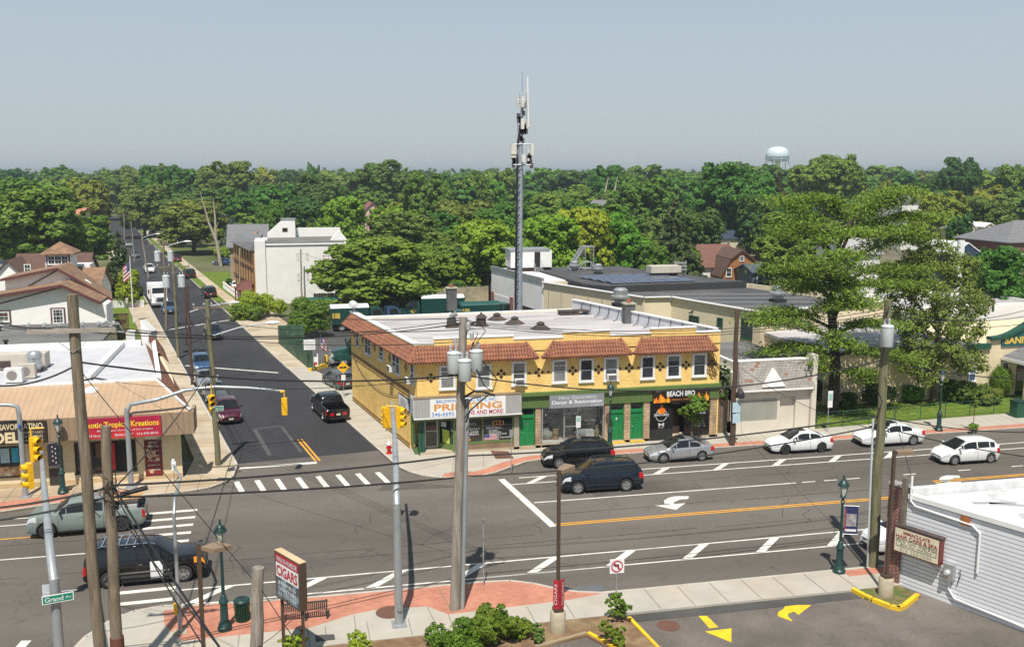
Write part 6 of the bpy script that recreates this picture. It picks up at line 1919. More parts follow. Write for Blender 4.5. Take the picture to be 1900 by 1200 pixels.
cd.tube([(m1[0]+.05,-.08,m1[1]-.3),(m1[0]+.05,-.08,.75),(m1[0]+.35,-.08,.4),(m1[0]+4,-.08,.25)],.045,8)
cd.build('conduit',AWHITE,EB)
cd=MB(TSL);cd.tube([(1.6,-.45,z0+.2),(1.7,-.2,1.6),(2.4,-.06,1.2),(m1[0]-.1,-.06,1.5),(m1[0]-.1,-.1,m1[1])],.012,4);cd.tube([(m1[0]+.5,-.06,m1[1]+.3),(m1[0]+.55,-.1,m1[1]),(m1[0]+.4,-.06,m1[1]-.5)],.02,4);cd.build('wire',IRON,EB)
MB(TSL).box(2.75,3.15,-.1,-.02,3.85,4.25).build('junction_panel',mat('rusty orange panel',(.36,.13,.04),var=.3),EB)
mst=MB(TSL);mst.bar((.05,-.1,2.9),(.05,-.1,5.25),.2);tag(mst.build('service_post',mat('weathered timber post',(.16,.13,.10),var=.25,scale=4)),'short weathered timber service post on the salon corner','post')
MB(TSL).box(7.5,8.4,-.02,.02,1.15,1.5).build('wall_vent',ALU,SL)
# ---------------------------------------------------------------- street furniture
WOOD=mat('weathered pole timber',(.22,.175,.12),rough=.95,var=.35,scale=2.0,c2=(.14,.11,.08),stretch=(6,6,.5),detail=8,bump=.5,bscale=12)
WOODM=mat('mossy pole timber',(.19,.175,.10),rough=.95,var=.35,scale=2.0,c2=(.12,.12,.06),stretch=(6,6,.5),detail=8,bump=.5,bscale=12)
WOODD=mat('dark creosote timber',(.085,.05,.035),rough=.95,var=.35,scale=2.0,stretch=(6,6,.5),detail=8)
WOODG=mat('grey pole timber',(.30,.265,.22),rough=.95,var=.3,scale=2.0,c2=(.2,.17,.14),stretch=(6,6,.5),detail=8,bump=.5,bscale=12)
STEEL=mat('galvanized signal steel',(.36,.38,.39),rough=.45,metal=.4,var=.12,scale=1.5)
SIGY=mat('signal yellow paint',(.82,.45,.008),rough=.4,var=.05)
LAMPG=mat('dark green cast iron',(.012,.045,.04),rough=.4,var=.1)
BROWNP=mat('bronze brown paint',(.075,.048,.032),rough=.5,var=.1)
CONB=mat('concrete base',(.42,.36,.26),rough=.9,var=.2,scale=2,c2=(.30,.24,.16))
SIGNG=mat('street sign green',(.005,.22,.14),rough=.4,var=.03)
TFG=mat('pale grey transformer',(.50,.53,.53),rough=.45,var=.08,scale=2)
LENSD=mat('dark signal lens',(.03,.02,.015),rough=.2)
PORC=mat('grey porcelain',(.35,.36,.37),rough=.3)
WIRE=mat('black cable',(.012,.012,.013),rough=.6)
def transformer(par,c,r=.32,h=1.15):
    MB().lathe([(r*.9,0),(r,.04),(r,h*.86),(r*1.06,h*.87),(r*1.06,h*.92),(r*.8,h*.97),(r*.3,h)],(c[0],c[1],c[2]),18).build('transformer',TFG,par,smooth=35)
    b=MB()
    for a in (.6,2.6):b.lathe([(.05,0),(.07,.1),(.05,.15),(.07,.2),(.04,.32)],(c[0]+math.cos(a)*r*.5,c[1]+math.sin(a)*r*.5,c[2]+h*.95),8)
    b.build('bushing',PORC,par)
def pole(name,label,top,base,r0,r1,m,cat='utility pole'):
    t=thing(name,label,cat,base)
    n=8
    pts=[Vector(base).lerp(Vector(top),i/n)+Vector((.03*math.sin(i*1.7),.03*math.cos(i*2.3),0))*(0 if i in (0,n) else 1) for i in range(n+1)]
    MB().tube(pts,[r0+(r1-r0)*i/n for i in range(n+1)],12).build('shaft',m,t,smooth=40)
    return t
def crossarm(par,c,half,u,m=WOOD,braces=True,pins=3):
    u=Vector((u[0],u[1],0)).normalized()
    c=Vector(c)
    MB().bar(c-u*half,c+u*half,.12,.14).build('crossarm',m,par)
    b=MB()
    for k in range(pins):
        for s in (1,-1):
            p=c+u*s*half*(.95-.7*k/max(pins-1,1))+Vector((0,0,.07))
            b.lathe([(.02,0),(.02,.10),(.07,.12),(.06,.2),(.03,.24)],p,8)
    b.build('insulator',PORC,par)
    if braces:
        b=MB()
        for s in (1,-1):b.bar(c+u*s*half*.55-Vector((0,0,.08)),c-Vector((0,0,.75)),.04,.015)
        b.build('brace',GALV,par)
def from_px(top,base,r=None):
    b=G(*base)
    D=math.hypot(b.x,b.y)
    d=_ray(*top)
    t=D/math.hypot(d.x,d.y)
    return Vector((d.x*t,d.y*t,CAMH+d.z*t)),b
b=Vector((6.35,39.75,.13));tp_=Vector((6.85,39.75,13.05))
UC=pole('utility_pole','grey utility pole with three pale transformers and a steel conduit before the yellow building',tp_,b,.24,.17,WOODG)
MB().tube([b+Vector((.33,-.05,0)),b+Vector((.62,-.05,9.4))],.10,10).build('conduit',STEEL,UC,smooth=True)
for c in ((6.35,39.35,10.75),(6.78,39.15,10.45),(7.35,39.6,10.75)):transformer(UC,c,.275,.95)
mb=MB();mb.bar((6.4,39.5,11.2),(7.3,39.6,11.2),.08,.12);mb.bar((6.5,39.4,10.9),(7.2,39.5,10.9),.08,.12);mb.build('mounting_bracket',GALV,UC)
mb=MB()
mb.tube([(7.1,39.6,11.6),(7.4,39.4,12.4),(7.0,39.5,12.6),(6.9,39.5,12.2)],.02,5);mb.tube([(7.3,39.5,11.9),(7.7,39.3,12.5),(7.3,39.4,13.0)],.02,5)
mb.tube([(6.8,39.4,9.7),(7.2,39.3,9.95),(7.6,39.3,9.9),(8.1,39.4,9.7)],.05,6);mb.tube([(6.8,39.4,9.2),(7.1,39.3,9.65),(7.5,39.3,9.7)],.035,6);mb.tube([(6.85,39.4,8.6),(7.0,39.3,9.1),(7.4,39.3,9.45),(7.8,39.3,9.75)],.035,6)
mb.tube([(7.3,39.3,10.9),(7.6,39.2,10.2),(8.0,39.3,9.9),(8.2,39.4,10.4),(7.6,39.4,11.2)],.025,5);mb.tube([(6.5,39.3,11.0),(6.9,39.1,10.2),(7.3,39.3,9.9)],.02,5)
mb.build('jumper_cable',WIRE,UC)
mb=MB()
for z,x in ((11.9,6.45),(12.1,7.15),(12.5,7.0)):mb.lathe([(.04,0),(.09,.05),(.09,.3),(.04,.35)],(x,39.5,z),8)
mb.build('cutout_fuse',PORC,UC)
tp_,b=from_px((1648,556),(1618,1054));b.z=.13
UR=pole('utility_pole','mossy green utility pole with one pale transformer beside the hair salon',tp_,b,.25,.17,WOODM)
transformer(UR,(tp_.x-.22,tp_.y-.42,11.05),.28,1.05)
MB().tube([b+Vector((-.30,-.05,0)),Vector((tp_.x-.42,tp_.y,7.5))],.05,8).build('conduit',TFG,UR)
mb=MB();mb.tube([(tp_.x-.2,tp_.y-.4,12.1),(tp_.x-.5,tp_.y-.4,12.5),(tp_.x-.1,tp_.y-.3,12.9),(tp_.x-.35,tp_.y-.3,12.3)],.02,5);mb.tube([(tp_.x-.2,tp_.y-.3,11.2),(tp_.x-.7,tp_.y-.3,9.4),(tp_.x-.2,tp_.y-.3,8.4),(tp_.x-.5,tp_.y-.3,7.4)],.025,5);mb.build('jumper_cable',WIRE,UR)
UR_T=tp_
tp_,b=from_px((1368,575),(1358,829));b.z=.13
UN=pole('utility_pole','dark brown utility pole with blue notices in front of the shingled office',tp_,b,.2,.14,WOODD)
mb=MB();mb.box(b.x-.18,b.x+.42,b.y-.28,b.y-.24,2.55,3.25);mb.box(b.x-.15,b.x+.42,b.y-.28,b.y-.24,1.8,2.45);mb.build('notice',mat('pale blue notice',(.42,.55,.62)),UN)
MB().lathe([(.05,0),(.28,-.35),(.3,-.7),(.1,-.72)],(b.x+.35,b.y-.3,4.3),12).build('loudspeaker',IRON,UN)
UN_T=tp_
bA=Vector((-6.95,34.6,.11));tA=FD_=None
def at_range(px,py,base):
    D=math.hypot(base[0],base[1]);d=_ray(px,py);t=D/math.hypot(d.x,d.y)
    return Vector((d.x*t,d.y*t,CAMH+d.z*t))
bA=at_range(186,1215,(-7.3,34.9));bA.z=.1
tA=at_range(134,546,bA)
UA=pole('utility_pole','tall pale timber utility pole with a wide weathered crossarm, left foreground',tA,bA,.21,.18,WOOD)
cA_=at_range(136,612,bA);uA=Vector((1,-.05,0))
crossarm(UA,cA_+Vector((0,-.2,0)),1.42,uA,mat('pale crossarm timber',(.34,.29,.24),var=.25,scale=3,stretch=(.5,6,6)))
mb=MB();mb.tube([cA_+Vector((1.2,-.2,.1)),cA_+Vector((1.5,-.25,.2)),cA_+Vector((1.65,-.2,-.1)),cA_+Vector((1.2,-.2,-.05))],.03,6);mb.tube([cA_+Vector((.8,-.2,.1)),cA_+Vector((1.1,-.2,.3)),cA_+Vector((1.4,-.2,.1))],.03,6);mb.build('dead_end_clamp',PORC,UA)
bB=at_range(217,1210,(-6.6,35.1));bB.z=.1
tB=at_range(196,790,bB)
UB=pole('utility_pole','shorter timber pole with a rust coloured lower sleeve, wrapped in cables, left foreground',tB,bB,.22,.17,WOOD)
sB=bB.lerp(tB,.24)
MB().tube([bB,sB],[.27,.245],12).build('rust_sleeve',mat('rust red sleeve',(.13,.045,.03),rough=.8,var=.2),UB,smooth=True)
jB=at_range(208,905,bB)
mb=MB()
rj=random.Random(5)
for k in range(17):
    a=rj.uniform(0,6.28);p=jB+Vector((math.cos(a)*.2,math.sin(a)*.2-.05,rj.uniform(-.5,.4)))
    q=p+Vector((rj.uniform(-.5,.5),rj.uniform(-.3,.1),rj.uniform(-.5,.4)))
    mb.tube([p,(p+q)/2+Vector((rj.uniform(-.2,.2),-.1,rj.uniform(-.2,.2))),q,q+Vector((rj.uniform(-.3,.3),0,-.3))],.016,5)
mb.tube([jB+Vector((.3,-.2,-.2)),jB+Vector((1.2,-.2,.0))],.09,8)
mb.build('cable_splice',WIRE,UB)
bC=at_range(470,1240,(-1.0,33.5));bC.z=.1
tC=at_range(479,1052,bC)
UCc=pole('utility_pole','short cut off timber post with a pale top beside the cigar sign',tC,bC,.24,.21,WOODG,'post')
for (tx,ty,bx_,by_,r,arm,lab,tf,m_) in [
    (385,556,405,866,.19,.9,'timber pole with a long street lamp arm at the corner of the side street',0,WOODM),
    (347,530,357,716,.14,0,'slim dark pole behind the corner lamp pole on the side street',0,WOODD),
    (321,486,331,665,.17,1.6,'timber pole with a wide crossarm and two pale transformers on the left pavement',2,WOODM),
    (303,445,309,612,.17,1.7,'timber pole with crossarm, lamp and transformers further up the left pavement',2,WOOD),
    (343,525,346,640,.12,0,'brown timber pole standing near the street middle behind the transformers',0,WOODD),
    (262,432,276,518,.17,0,'grey timber pole with a street lamp beside the spruce',0,WOODG),
    (243,410,250,487,.15,0,'grey timber pole halfway up the distant street',0,WOODG),
    (230,396,231,455,.15,1.2,'timber pole with crossarm at the top of the street',0,WOODG),
    (203,375,204,430,.15,.8,'timber pole with white lamp beyond the top of the street',0,WOODG),
    (445,460,445,562,.14,0,'grey timber pole at the corner of the tall white block',0,WOODG),
    (558,462,560,565,.14,0,'slim grey pole in front of the slot windows of the white block',0,WOODG),
    (700,500,822,548,.12,0,None,0,WOODG)][:11]:
    tq,bq=from_px((tx,ty),(bx_,by_));bq.z=.05
    t=pole('utility_pole',lab,tq,bq,r,r*.75,m_)
    if arm:crossarm(t,tq-Vector((0,0,.5)),arm,(1,.15),pins=2)
    for k in range(tf):transformer(t,(tq.x+(-.75 if k==0 else .75),tq.y-.2,tq.z-2.6),.36,1.3)
    if 'lamp' in lab:
        L_=3.6 if 'corner' in lab else 2.4
        z0_=tq.z-(2.4 if 'corner' in lab else 1.0)
        e=Vector((tq.x+L_,tq.y+.3,z0_+.75))
        if lab.startswith('timber pole with white'):e=Vector((tq.x-2.2,tq.y,z0_+.6))
        MB().tube([(tq.x,tq.y,z0_),(tq.x+(e.x-tq.x)*.5,tq.y+.15,z0_+.5),e],.05,7).build('lamp_arm',STEEL,t)
        d_s=1 if e.x>tq.x else-1
        MB().ball((e.x+d_s*.35,e.y,e.z),(.5,.2,.12),12,6).build('lamp_head',AWHITE,t,smooth=True)
def lamp_proto(label):
    t=thing('street_lamp',label,'street lamp',(0,0,0),'green cast iron street lamps')
    MB().lathe([(.30,0),(.30,.12),(.24,.2),(.26,.26),(.17,.42),(.15,1.15),(.20,1.2),(.19,1.28),(.14,1.34),(.12,1.5),(.075,1.55),(.06,3.45)],(0,0,0),16).build('post',LAMPG,t,local=True,smooth=35)
    MB().lathe([(.07,3.45),(.12,3.5),(.06,3.58),(.06,3.68),(.15,3.76),(.12,3.82)],(0,0,0),14).build('collar',LAMPG,t,local=True,smooth=35)
    MB().lathe([(.11,3.82),(.21,4.2),(.22,4.32)],(0,0,0),14).build('glass_shade',mat('frosted lamp glass',(.50,.50,.46),rough=.25),t,local=True,smooth=True)
    r=MB()
    for k in range(4):
        a=math.pi/2*k+.5
        r.bar((.12*math.cos(a),.12*math.sin(a),3.8),(.225*math.cos(a),.225*math.sin(a),4.32),.03)
    r.build('cage',LAMPG,t,local=True)
    MB().lathe([(.27,4.30),(.26,4.36),(.17,4.52),(.06,4.60),(.04,4.68),(.05,4.74),(.01,4.84)],(0,0,0),14).build('cap',LAMPG,t,local=True,smooth=35)
    return t
LP0=lamp_proto('green street lamp on the red brick corner next to the litter bin')
LP0.location=(-3.36,39.95,.13)
lamps={}
for (x,y,lab) in ((24.98,40.0-.35,'green street lamp carrying a blue banner near the hair salon'),(20.9,62.1,'green street lamp in front of the decor shop doors'),(46.3,61.4,'green street lamp beside the lawn of the district office'),(-13.96,60.3,'green street lamp with a star banner in front of the deli')):
    c=copy_tree(LP0)
    c.location=(x,y,.13)
    c['label']=lab
    ORG[c.name]=Vector(c.location)
MB().box(24.98-.32,24.98+.32,39.65-.32,39.65+.32,.1,.19)
def banner(label,x,y,z0,z1,w,ang,cols,name='banner'):
    t=thing(name,label,'banner',(x,y,z0))
    d=Vector((math.cos(ang),math.sin(ang),0));n=Vector((-d.y,d.x,0))
    A=Vector((x,y,0))
    def q(u,z):return A+d*(.12+w*u)+Vector((0,0,z))
    a=MB();a.tube([A+Vector((0,0,z1)),q(1.05,z1)],.015,5);a.tube([A+Vector((0,0,z0)),q(1.05,z0)],.015,5);a.build('bracket',ALU,t)
    a=MB();a.plate([q(0,z0),q(1,z0),q(1,z1),q(0,z1)],n,.012);cl=a.build('cloth',cols[0],t)
    h=z1-z0
    for (u0,u1,f0,f1,m) in cols[1]:
        a=MB();a.plate([q(u0,z0+h*f0)-n*.004,q(u1,z0+h*f0)-n*.004,q(u1,z0+h*f1)-n*.004,q(u0,z0+h*f1)-n*.004],n,.020);a.build('print',m,cl)
    return t
NAVY=mat('navy banner cloth',(.02,.025,.10),rough=.8)
banner('navy blue military banner with pale picture panel on the lamp near the hair salon',24.98,39.65,2.05,3.45,.62,-.35,(NAVY,[(.14,.88,.28,.72,mat('faded photo print',(.30,.27,.28),var=.6,scale=5)),(.02,.10,.1,.9,mat('flag red',(.4,.05,.06))),(.1,.9,.1,.18,mat('flag white',(.7,.68,.66)))]))
banner('dark banner with white stars on the lamp in front of the deli',-13.96,60.3,1.9,3.3,.55,3.6,(mat('black banner cloth',(.025,.022,.03)),[(.2+.3*(k % 2),.3+.3*(k % 2),.1+.1*k,.16+.1*k,TWHITE) for k in range(8)]))
def signal_head(par,c,face,n=3,visor=True):
    """three lens head; face = horizontal direction the lenses look"""
    f=Vector((face[0],face[1],0)).normalized()
    s=Vector((-f.y,f.x,0))
    c=Vector(c)
    b=MB()
    for k in range(n):
        z=.36*(k-(n-1)/2)
        P=c+Vector((0,0,z))
        b.hexa([P-s*.17-f*.13+Vector((0,0,-.175)),P+s*.17-f*.13+Vector((0,0,-.175)),P+s*.17+f*.08+Vector((0,0,-.175)),P-s*.17+f*.08+Vector((0,0,-.175))],
               [P-s*.17-f*.13+Vector((0,0,.175)),P+s*.17-f*.13+Vector((0,0,.175)),P+s*.17+f*.08+Vector((0,0,.175)),P-s*.17+f*.08+Vector((0,0,.175))])
    ho=b.build('signal_head',SIGY,par)
    for k in range(n):
        P=c+Vector((0,0,.36*(k-(n-1)/2)))
        v=MB()
        m_=12
        pts=[]
        for i in range(m_+1):
            a=math.radians(-30+240*i/m_)
            o=s*math.cos(a)*.16+Vector((0,0,math.sin(a)*.16))
            pts+=[P+f*.08+o,P+f*(.32 if 20<(-30+240*i/m_)<160 else .22)+o,P+f*.08+o*.93,P+f*.30+o*.93]
        v.add(pts,[(4*i,4*i+1,4*i+5,4*i+4) for i in range(m_)]+[(4*i+2,4*i+6,4*i+7,4*i+3) for i in range(m_)])
        v.build('visor',SIGY,ho,smooth=True)
        MB().lathe([(.145,.081),(.10,.10),(.02,.11)],P,14,f).build('lens',LENSD,ho)
    return ho
def street_sign(label,c,ax,w,h,txt,par=None):
    t=thing('street_name_sign',label,'street sign',c)
    ax=Vector((ax[0],ax[1],0)).normalized();n=Vector((ax.y,-ax.x,0))
    c=Vector(c)
    a=MB();a.plate([c-ax*w/2-Vector((0,0,h/2)),c+ax*w/2-Vector((0,0,h/2)),c+ax*w/2+Vector((0,0,h/2)),c-ax*w/2+Vector((0,0,h/2))],-n,.02);a.build('rim',TWHITE,t)
    a=MB();w2,h2=w-.06,h-.06;q=c+n*.004
    a.plate([q-ax*w2/2-Vector((0,0,h2/2)),q+ax*w2/2-Vector((0,0,h2/2)),q+ax*w2/2+Vector((0,0,h2/2)),q-ax*w2/2+Vector((0,0,h2/2))],-n,.003);a.build('face',SIGNG,t)
    text(txt[0],c-ax*w*.12+n*.004,ax,(0,0,1),w*.58,h*.55,'lettering',TWHITE,t,bold=.01)
    text(txt[1],c+ax*w*.33+n*.004,ax,(0,0,1),w*.2,h*.32,'lettering',TWHITE,t)
    return t
SGC=thing('traffic_signal','grey signal mast on the front pavement, its arm reaching away over the avenue','traffic signal',(3.81,38.75,.13))
bz=(3.81,38.75)
MB().tube([(bz[0],bz[1],.13),(bz[0],bz[1],5.5)],[.185,.155],16).build('mast',STEEL,SGC,smooth=40)
pth=[(bz[0],bz[1],5.4),(bz[0]+.03,bz[1]+.4,5.95),(bz[0]+.15,bz[1]+1.6,6.35),(bz[0]+.55,bz[1]+6,6.75),(bz[0]+1.0,bz[1]+11.9,6.95)]
MB().tube(pth,[.15,.145,.14,.11,.075],14).build('mast_arm',STEEL,SGC,smooth=60)
a=MB();a.prism([(bz[0]-.3,bz[1]-.3),(bz[0]+.3,bz[1]-.3),(bz[0]+.3,bz[1]+.3),(bz[0]-.3,bz[1]+.3)],.13,.22);a.build('base_plate',STEEL,SGC)
hw_=MB();hw_.lathe([(.10,0),(.10,.08)],(bz[0],bz[1]-.17,.95),12,(0,-1,0));hw_.build('hand_hole',GALV,SGC)
c1=FY(741,775,bz[1]+10.6);c0=FY(716,773,bz[1]+10.8)
signal_head(SGC,(c1[0]+.05,bz[1]+10.5,c1[1]+.05),(.75,-.65))
signal_head(SGC,(c0[0],bz[1]+10.7,c0[1]),(-.3,.9))
a=MB();a.tube([(c0[0],bz[1]+10.7,c0[1]+.6),(c1[0],bz[1]+10.5,c1[1]+.62)],.04,6);a.tube([(c1[0],bz[1]+10.5,c1[1]+.62),(c1[0],bz[1]+10.5,c1[1]+.4)],.03,6);a.tube([(c0[0],bz[1]+10.7,c0[1]-.5),(c0[0],bz[1]+10.7,c0[1]-.75)],.03,6);a.build('hanger',SIGY,SGC)
cb=at_range(734,962,(bz[0],bz[1]));MB().ball(cb,(.1,.1,.14),10,6).build('call_button',mat('blue signal box',(.02,.08,.35)),SGC)
bL=at_range(113,1245,(-8.6,33.9));bL.z=.0
SGL=thing('traffic_signal','grey signal mast at lower left whose arm reaches away past the pickup truck','traffic signal',bL)
kz=at_range(84,905,bL)
MB().tube([bL,(bL.x,bL.y,5.4)],[.185,.16],16).build('mast',STEEL,SGL,smooth=40)
def on_line(Y,z):
    lo,hi=700.0,1200.0
    for _ in range(30):
        py=(lo+hi)/2
        px=70+(py-775)*40/425
        if FY(px,py,Y)[1]>z:lo=py
        else:hi=py
    return (FY(px,py,Y)[0],Y,z)
MB().tube([(bL.x,bL.y,5.3)]+[on_line(bL.y+dy_,z_) for dy_,z_ in ((.6,5.9),(1.8,6.3),(6,6.6),(11.5,6.75))],[.155,.15,.145,.115,.08],14).build('mast_arm',STEEL,SGL,smooth=60)
c1=FY(65,833,bL.y+10.3);c0=FY(54,882,bL.y+8.6)
signal_head(SGL,(c1[0],bL.y+10.3,c1[1]),(.75,-.6))
signal_head(SGL,(c0[0],bL.y+8.6,c0[1]),(-.85,-.5))
a=MB();a.tube([(c1[0]-.15,bL.y+10.4,c1[1]+.9),(c1[0]-.15,bL.y+10.4,c1[1]-.6)],.035,6);a.tube([(c1[0]-.15,bL.y+10.4,c1[1]+.9),(c1[0]+.4,bL.y+10.4,c1[1]+.9)],.035,6);a.build('hanger',SIGY,SGL)
sN=at_range(108,1108,(bL.x,bL.y-.25))
street_sign('green Grand Av street name sign on the lower left signal mast',(sN.x,sN.y-.05,sN.z),(.97,.25),.98,.30,("Grand","Av"))
a=MB();a.tube([(sN.x-.5,sN.y+.25,sN.z+.1),(sN.x+.55,sN.y+.3,sN.z+.1)],.02,6);a.build('clamp_bar',STEEL,SGL)
sW=at_range(95,1100,(bL.x,bL.y+.3));tag(MB().box(sW.x-.28,sW.x+.12,sW.y,sW.y+.03,sW.z-.22,sW.z+.32).build('road_sign',TFG),'plain grey back of a sign on the lower left signal mast','sign')
def side_mast(label,base,zt,arm,heads,bend=1.2):
    t=thing('traffic_signal',label,'traffic signal',(base[0],base[1],.13))
    x,y=base[0],base[1]
    MB().tube([(x,y,.13),(x,y,zt-.35),(x+arm[0][0]*.02,y,zt-.1)],[.17,.14,.13],14).build('mast',STEEL,t,smooth=40)
    MB().tube([(x,y,zt-.4)]+[(x+a_[0],y+a_[1],zt+a_[2]) for a_ in arm],[.14]+list(np.linspace(.13,.075,len(arm))),14).build('mast_arm',STEEL,t,smooth=60)
    MB().box(x-.3,x+.3,y-.3,y+.3,.1,.2).build('base_plate',STEEL,t)
    return t
e1=FY(527,727,60.4);m1_=FY(330,733,60.6);m2_=FY(393,720,60.5)
zb1=FY(243,752,60.8)[1]
bx1=-10.16
SG1=side_mast('grey signal mast before the deli with a long arm reaching over the side street',(bx1,60.6),zb1,
    [(.25,0,.12)]+[(FY(px,py,60.5)[0]-bx1,0,FY(px,py,60.5)[1]-zb1) for px,py in ((290,742),(345,724),(400,718),(460,720),(527,726))],None)
c1=FY(528,752,60.5);signal_head(SG1,(c1[0],60.5,c1[1]-.05),(.1,1.0))
a=MB();a.bar((c1[0],60.5,e1[1]),(c1[0],60.5,c1[1]+.5),.06);a.bar((c1[0]-.25,60.5,e1[1]+.02),(c1[0]+.05,60.5,e1[1]+.02),.12,.1);a.build('hanger',SIGY,SG1)
c1=FY(392.5,749,60.3);signal_head(SG1,(c1[0],60.4,c1[1]),(.35,-.9))
a=MB();a.tube([(c1[0],60.45,c1[1]+1.2),(c1[0],60.45,c1[1]+.4)],.03,6);a.build('hanger',SIGY,SG1)
c2_=FY(404,758,60.2);street_sign('small green street name sign under the mast arm by the corner',(c2_[0]-.05,60.25,c2_[1]),(1,.12),.75,.30,("Grand","Av"))
zb2=FY(36,762,60.2)[1]
SG2=side_mast('grey signal mast at the left edge in front of the deli',(-15.97,60.1),zb2,[(-.05,0,.25),(-.4,0,.4),(-1.2,0,.45),(-3,0,.45),(-8,0,.4)],None)
cb=FY(36,791,59.9);MB().ball((cb[0],59.9,cb[1]),(.1,.1,.14),10,6).build('call_button',mat('blue signal box',(.02,.08,.35)),SG2)
tq,bq=from_px((323,852),(335,1178));bq=Vector((bq.x,bq.y,.13))
PP=thing('signal_post','slim grey post with a yellow push button on the brick corner','post',bq)
zT=5.3
MB().tube([bq,(bq.x,bq.y,zT)],[.085,.07],10).build('post',STEEL,PP,smooth=40)
eP=FY(322,862,bq.y+8)
MB().tube([(bq.x,bq.y,zT-.1),(bq.x+.02,bq.y+.4,zT+.45),(bq.x+.1,bq.y+2,zT+.9),(eP[0],bq.y+8,eP[1])],[.07,.07,.06,.045],10).build('arm',STEEL,PP,smooth=60)
MB().box(eP[0]-.1,eP[0]+.1,bq.y+8,bq.y+8.2,eP[1]-.3,eP[1]+.1).build('camera_box',AWHITE,PP)
yb_=at_range(327,1128,bq);MB().box(yb_.x-.09,yb_.x+.05,yb_.y-.1,yb_.y+.02,yb_.z-.24,yb_.z+.24).build('push_button',SIGY,PP)
MB().box(bq.x-.28,bq.x+.28,bq.y-.25,bq.y+.25,.1,.17).build('base_plate',CONB,PP)
a=FY(321,862,61.0);t=thing('meter_head','grey parking meter in front of the deli corner','parking meter',(a[0],61.2,.13))
MB().tube([(a[0],61.2,.13),(a[0],61.2,1.15)],.035,8).build('post',STEEL,t);MB().ball((a[0],61.2,1.35),(.14,.10,.24),12,8).build('head',TFG,t,smooth=True)
def lot_light(label,bpx,tpx,basez,banner_=False,head=(.75,-.15),basedia=.33):
    b=G(*bpx,.1)
    tp=at_range(tpx[0],tpx[1],b)
    t=thing('lot_light',label,'light pole',b)
    MB().lathe([(basedia,0),(basedia,basez-.05),(basedia-.04,basez)],b,20).build('concrete_base',CONB,t,smooth=40)
    z=b.z+basez
    MB().box(b.x-.2,b.x+.2,b.y-.2,b.y+.2,z,z+.14).build('base_cover',BROWNP,t)
    MB().bar((b.x,b.y,z),(b.x,b.y,tp.z),.13).build('pole',BROWNP,t)
    hd=Vector((head[0],head[1],0))
    n=Vector((-hd.y,hd.x,0)).normalized()*.26
    A=Vector((b.x,b.y,tp.z))+hd.normalized()*.08
    B=A+hd
    m_=mat('sun bleached bronze',(.24,.165,.105),rough=.5)
    MB().hexa([A-n*.6-Vector((0,0,.14)),B-n-Vector((0,0,.14)),B+n-Vector((0,0,.14)),A+n*.6-Vector((0,0,.14))],[A-n*.6,B-n+Vector((0,0,.05)),B+n+Vector((0,0,.05)),A+n*.6]).build('lamp_head',m_,t)
    return t,b
tL,bB1=lot_light('brown parking lot light on a concrete base with a red banner, bottom centre',(1035,1172),(1036,872),.95,head=(.55,.5))
tR,bB2=lot_light('brown parking lot light on a concrete base in the grass island by the salon',(1643,1103),(1661,836),.85,head=(.7,-.2))
MB().box(bB1.x-.28,bB1.x+.3,bB1.y-.12,bB1.y-.10,1.1,2.4)
a=MB();a.plate([(bB1.x-.22,bB1.y-.05,1.2),(bB1.x-.02,bB1.y-.22,1.2),(bB1.x-.02,bB1.y-.22,2.45),(bB1.x-.22,bB1.y-.05,2.45)],(.3,1,0),.015);a.plate([(bB1.x,bB1.y-.22,1.2),(bB1.x+.26,bB1.y-.02,1.2),(bB1.x+.26,bB1.y-.02,2.45),(bB1.x,bB1.y-.22,2.45)],(-.3,1,0),.015)
RBN=thing('pole_banner','red folded banner with white lettering wrapped round the bottom centre lot light','banner',(bB1.x,bB1.y,1.2))
a.build('cloth',mat('red banner',(.42,.02,.035),rough=.6),RBN)
dA=Vector((.2,-.17,0)).normalized();dB=Vector((.26,.2,0)).normalized()
text("CIGARS",Vector((bB1.x-.12,bB1.y-.15,1.85))+Vector((-.03,-.03,0)),(0,0,1),-dA,.9,.12,'lettering',TWHITE,RBN)
text("COLD DRINKS",Vector((bB1.x+.13,bB1.y-.13,1.85))+Vector((.02,-.02,0)),(0,0,1),-dB,1.0,.12,'lettering',TWHITE,RBN)
bq=at_range(379,1225,(-2.6,34.0));bq.z=.1;tq=at_range(376,1012,bq)
t=thing('lot_light','brown parking lot light with a wide tilted head over the brick corner','light pole',bq)
MB().bar(bq,(bq.x,bq.y,tq.z+.1),.14).build('pole',BROWNP,t)
m_=mat('sun bleached bronze',(.24,.165,.105))
zz=tq.z
MB().add([(bq.x+.08,bq.y-.05,zz),(bq.x+.55,bq.y-.35,zz-.02),(bq.x+1.15,bq.y,zz-.05),(bq.x+.6,bq.y+.35,zz),(bq.x+.08,bq.y-.05,zz-.12),(bq.x+.55,bq.y-.35,zz-.18),(bq.x+1.15,bq.y,zz-.2),(bq.x+.6,bq.y+.35,zz-.15)],
    [(0,1,2,3),(7,6,5,4),(0,4,5,1),(1,5,6,2),(2,6,7,3),(3,7,4,0)]).build('lamp_head',m_,t)
D1,D2=36.0,34.6
def rng(px,py,D):
    d=_ray(px,py);t=D/(d.x*_sy+d.y*_cy);return Vector((d.x*t,d.y*t,CAMH+d.z*t))
pL,pR=rng(509,1020,D1),rng(555,1045,D2)
zt_s,zb_s=4.52,2.62
ax=Vector((pR.x-pL.x,pR.y-pL.y,0));Wg=ax.length;ax.normalize();nS=Vector((ax.y,-ax.x,0))
P0_=Vector((pL.x,pL.y,0))
CG=thing('cigar_sign','tall red and white cigar shop sign on two brown posts above the front bed','sign',(P0_.x,P0_.y,.1))
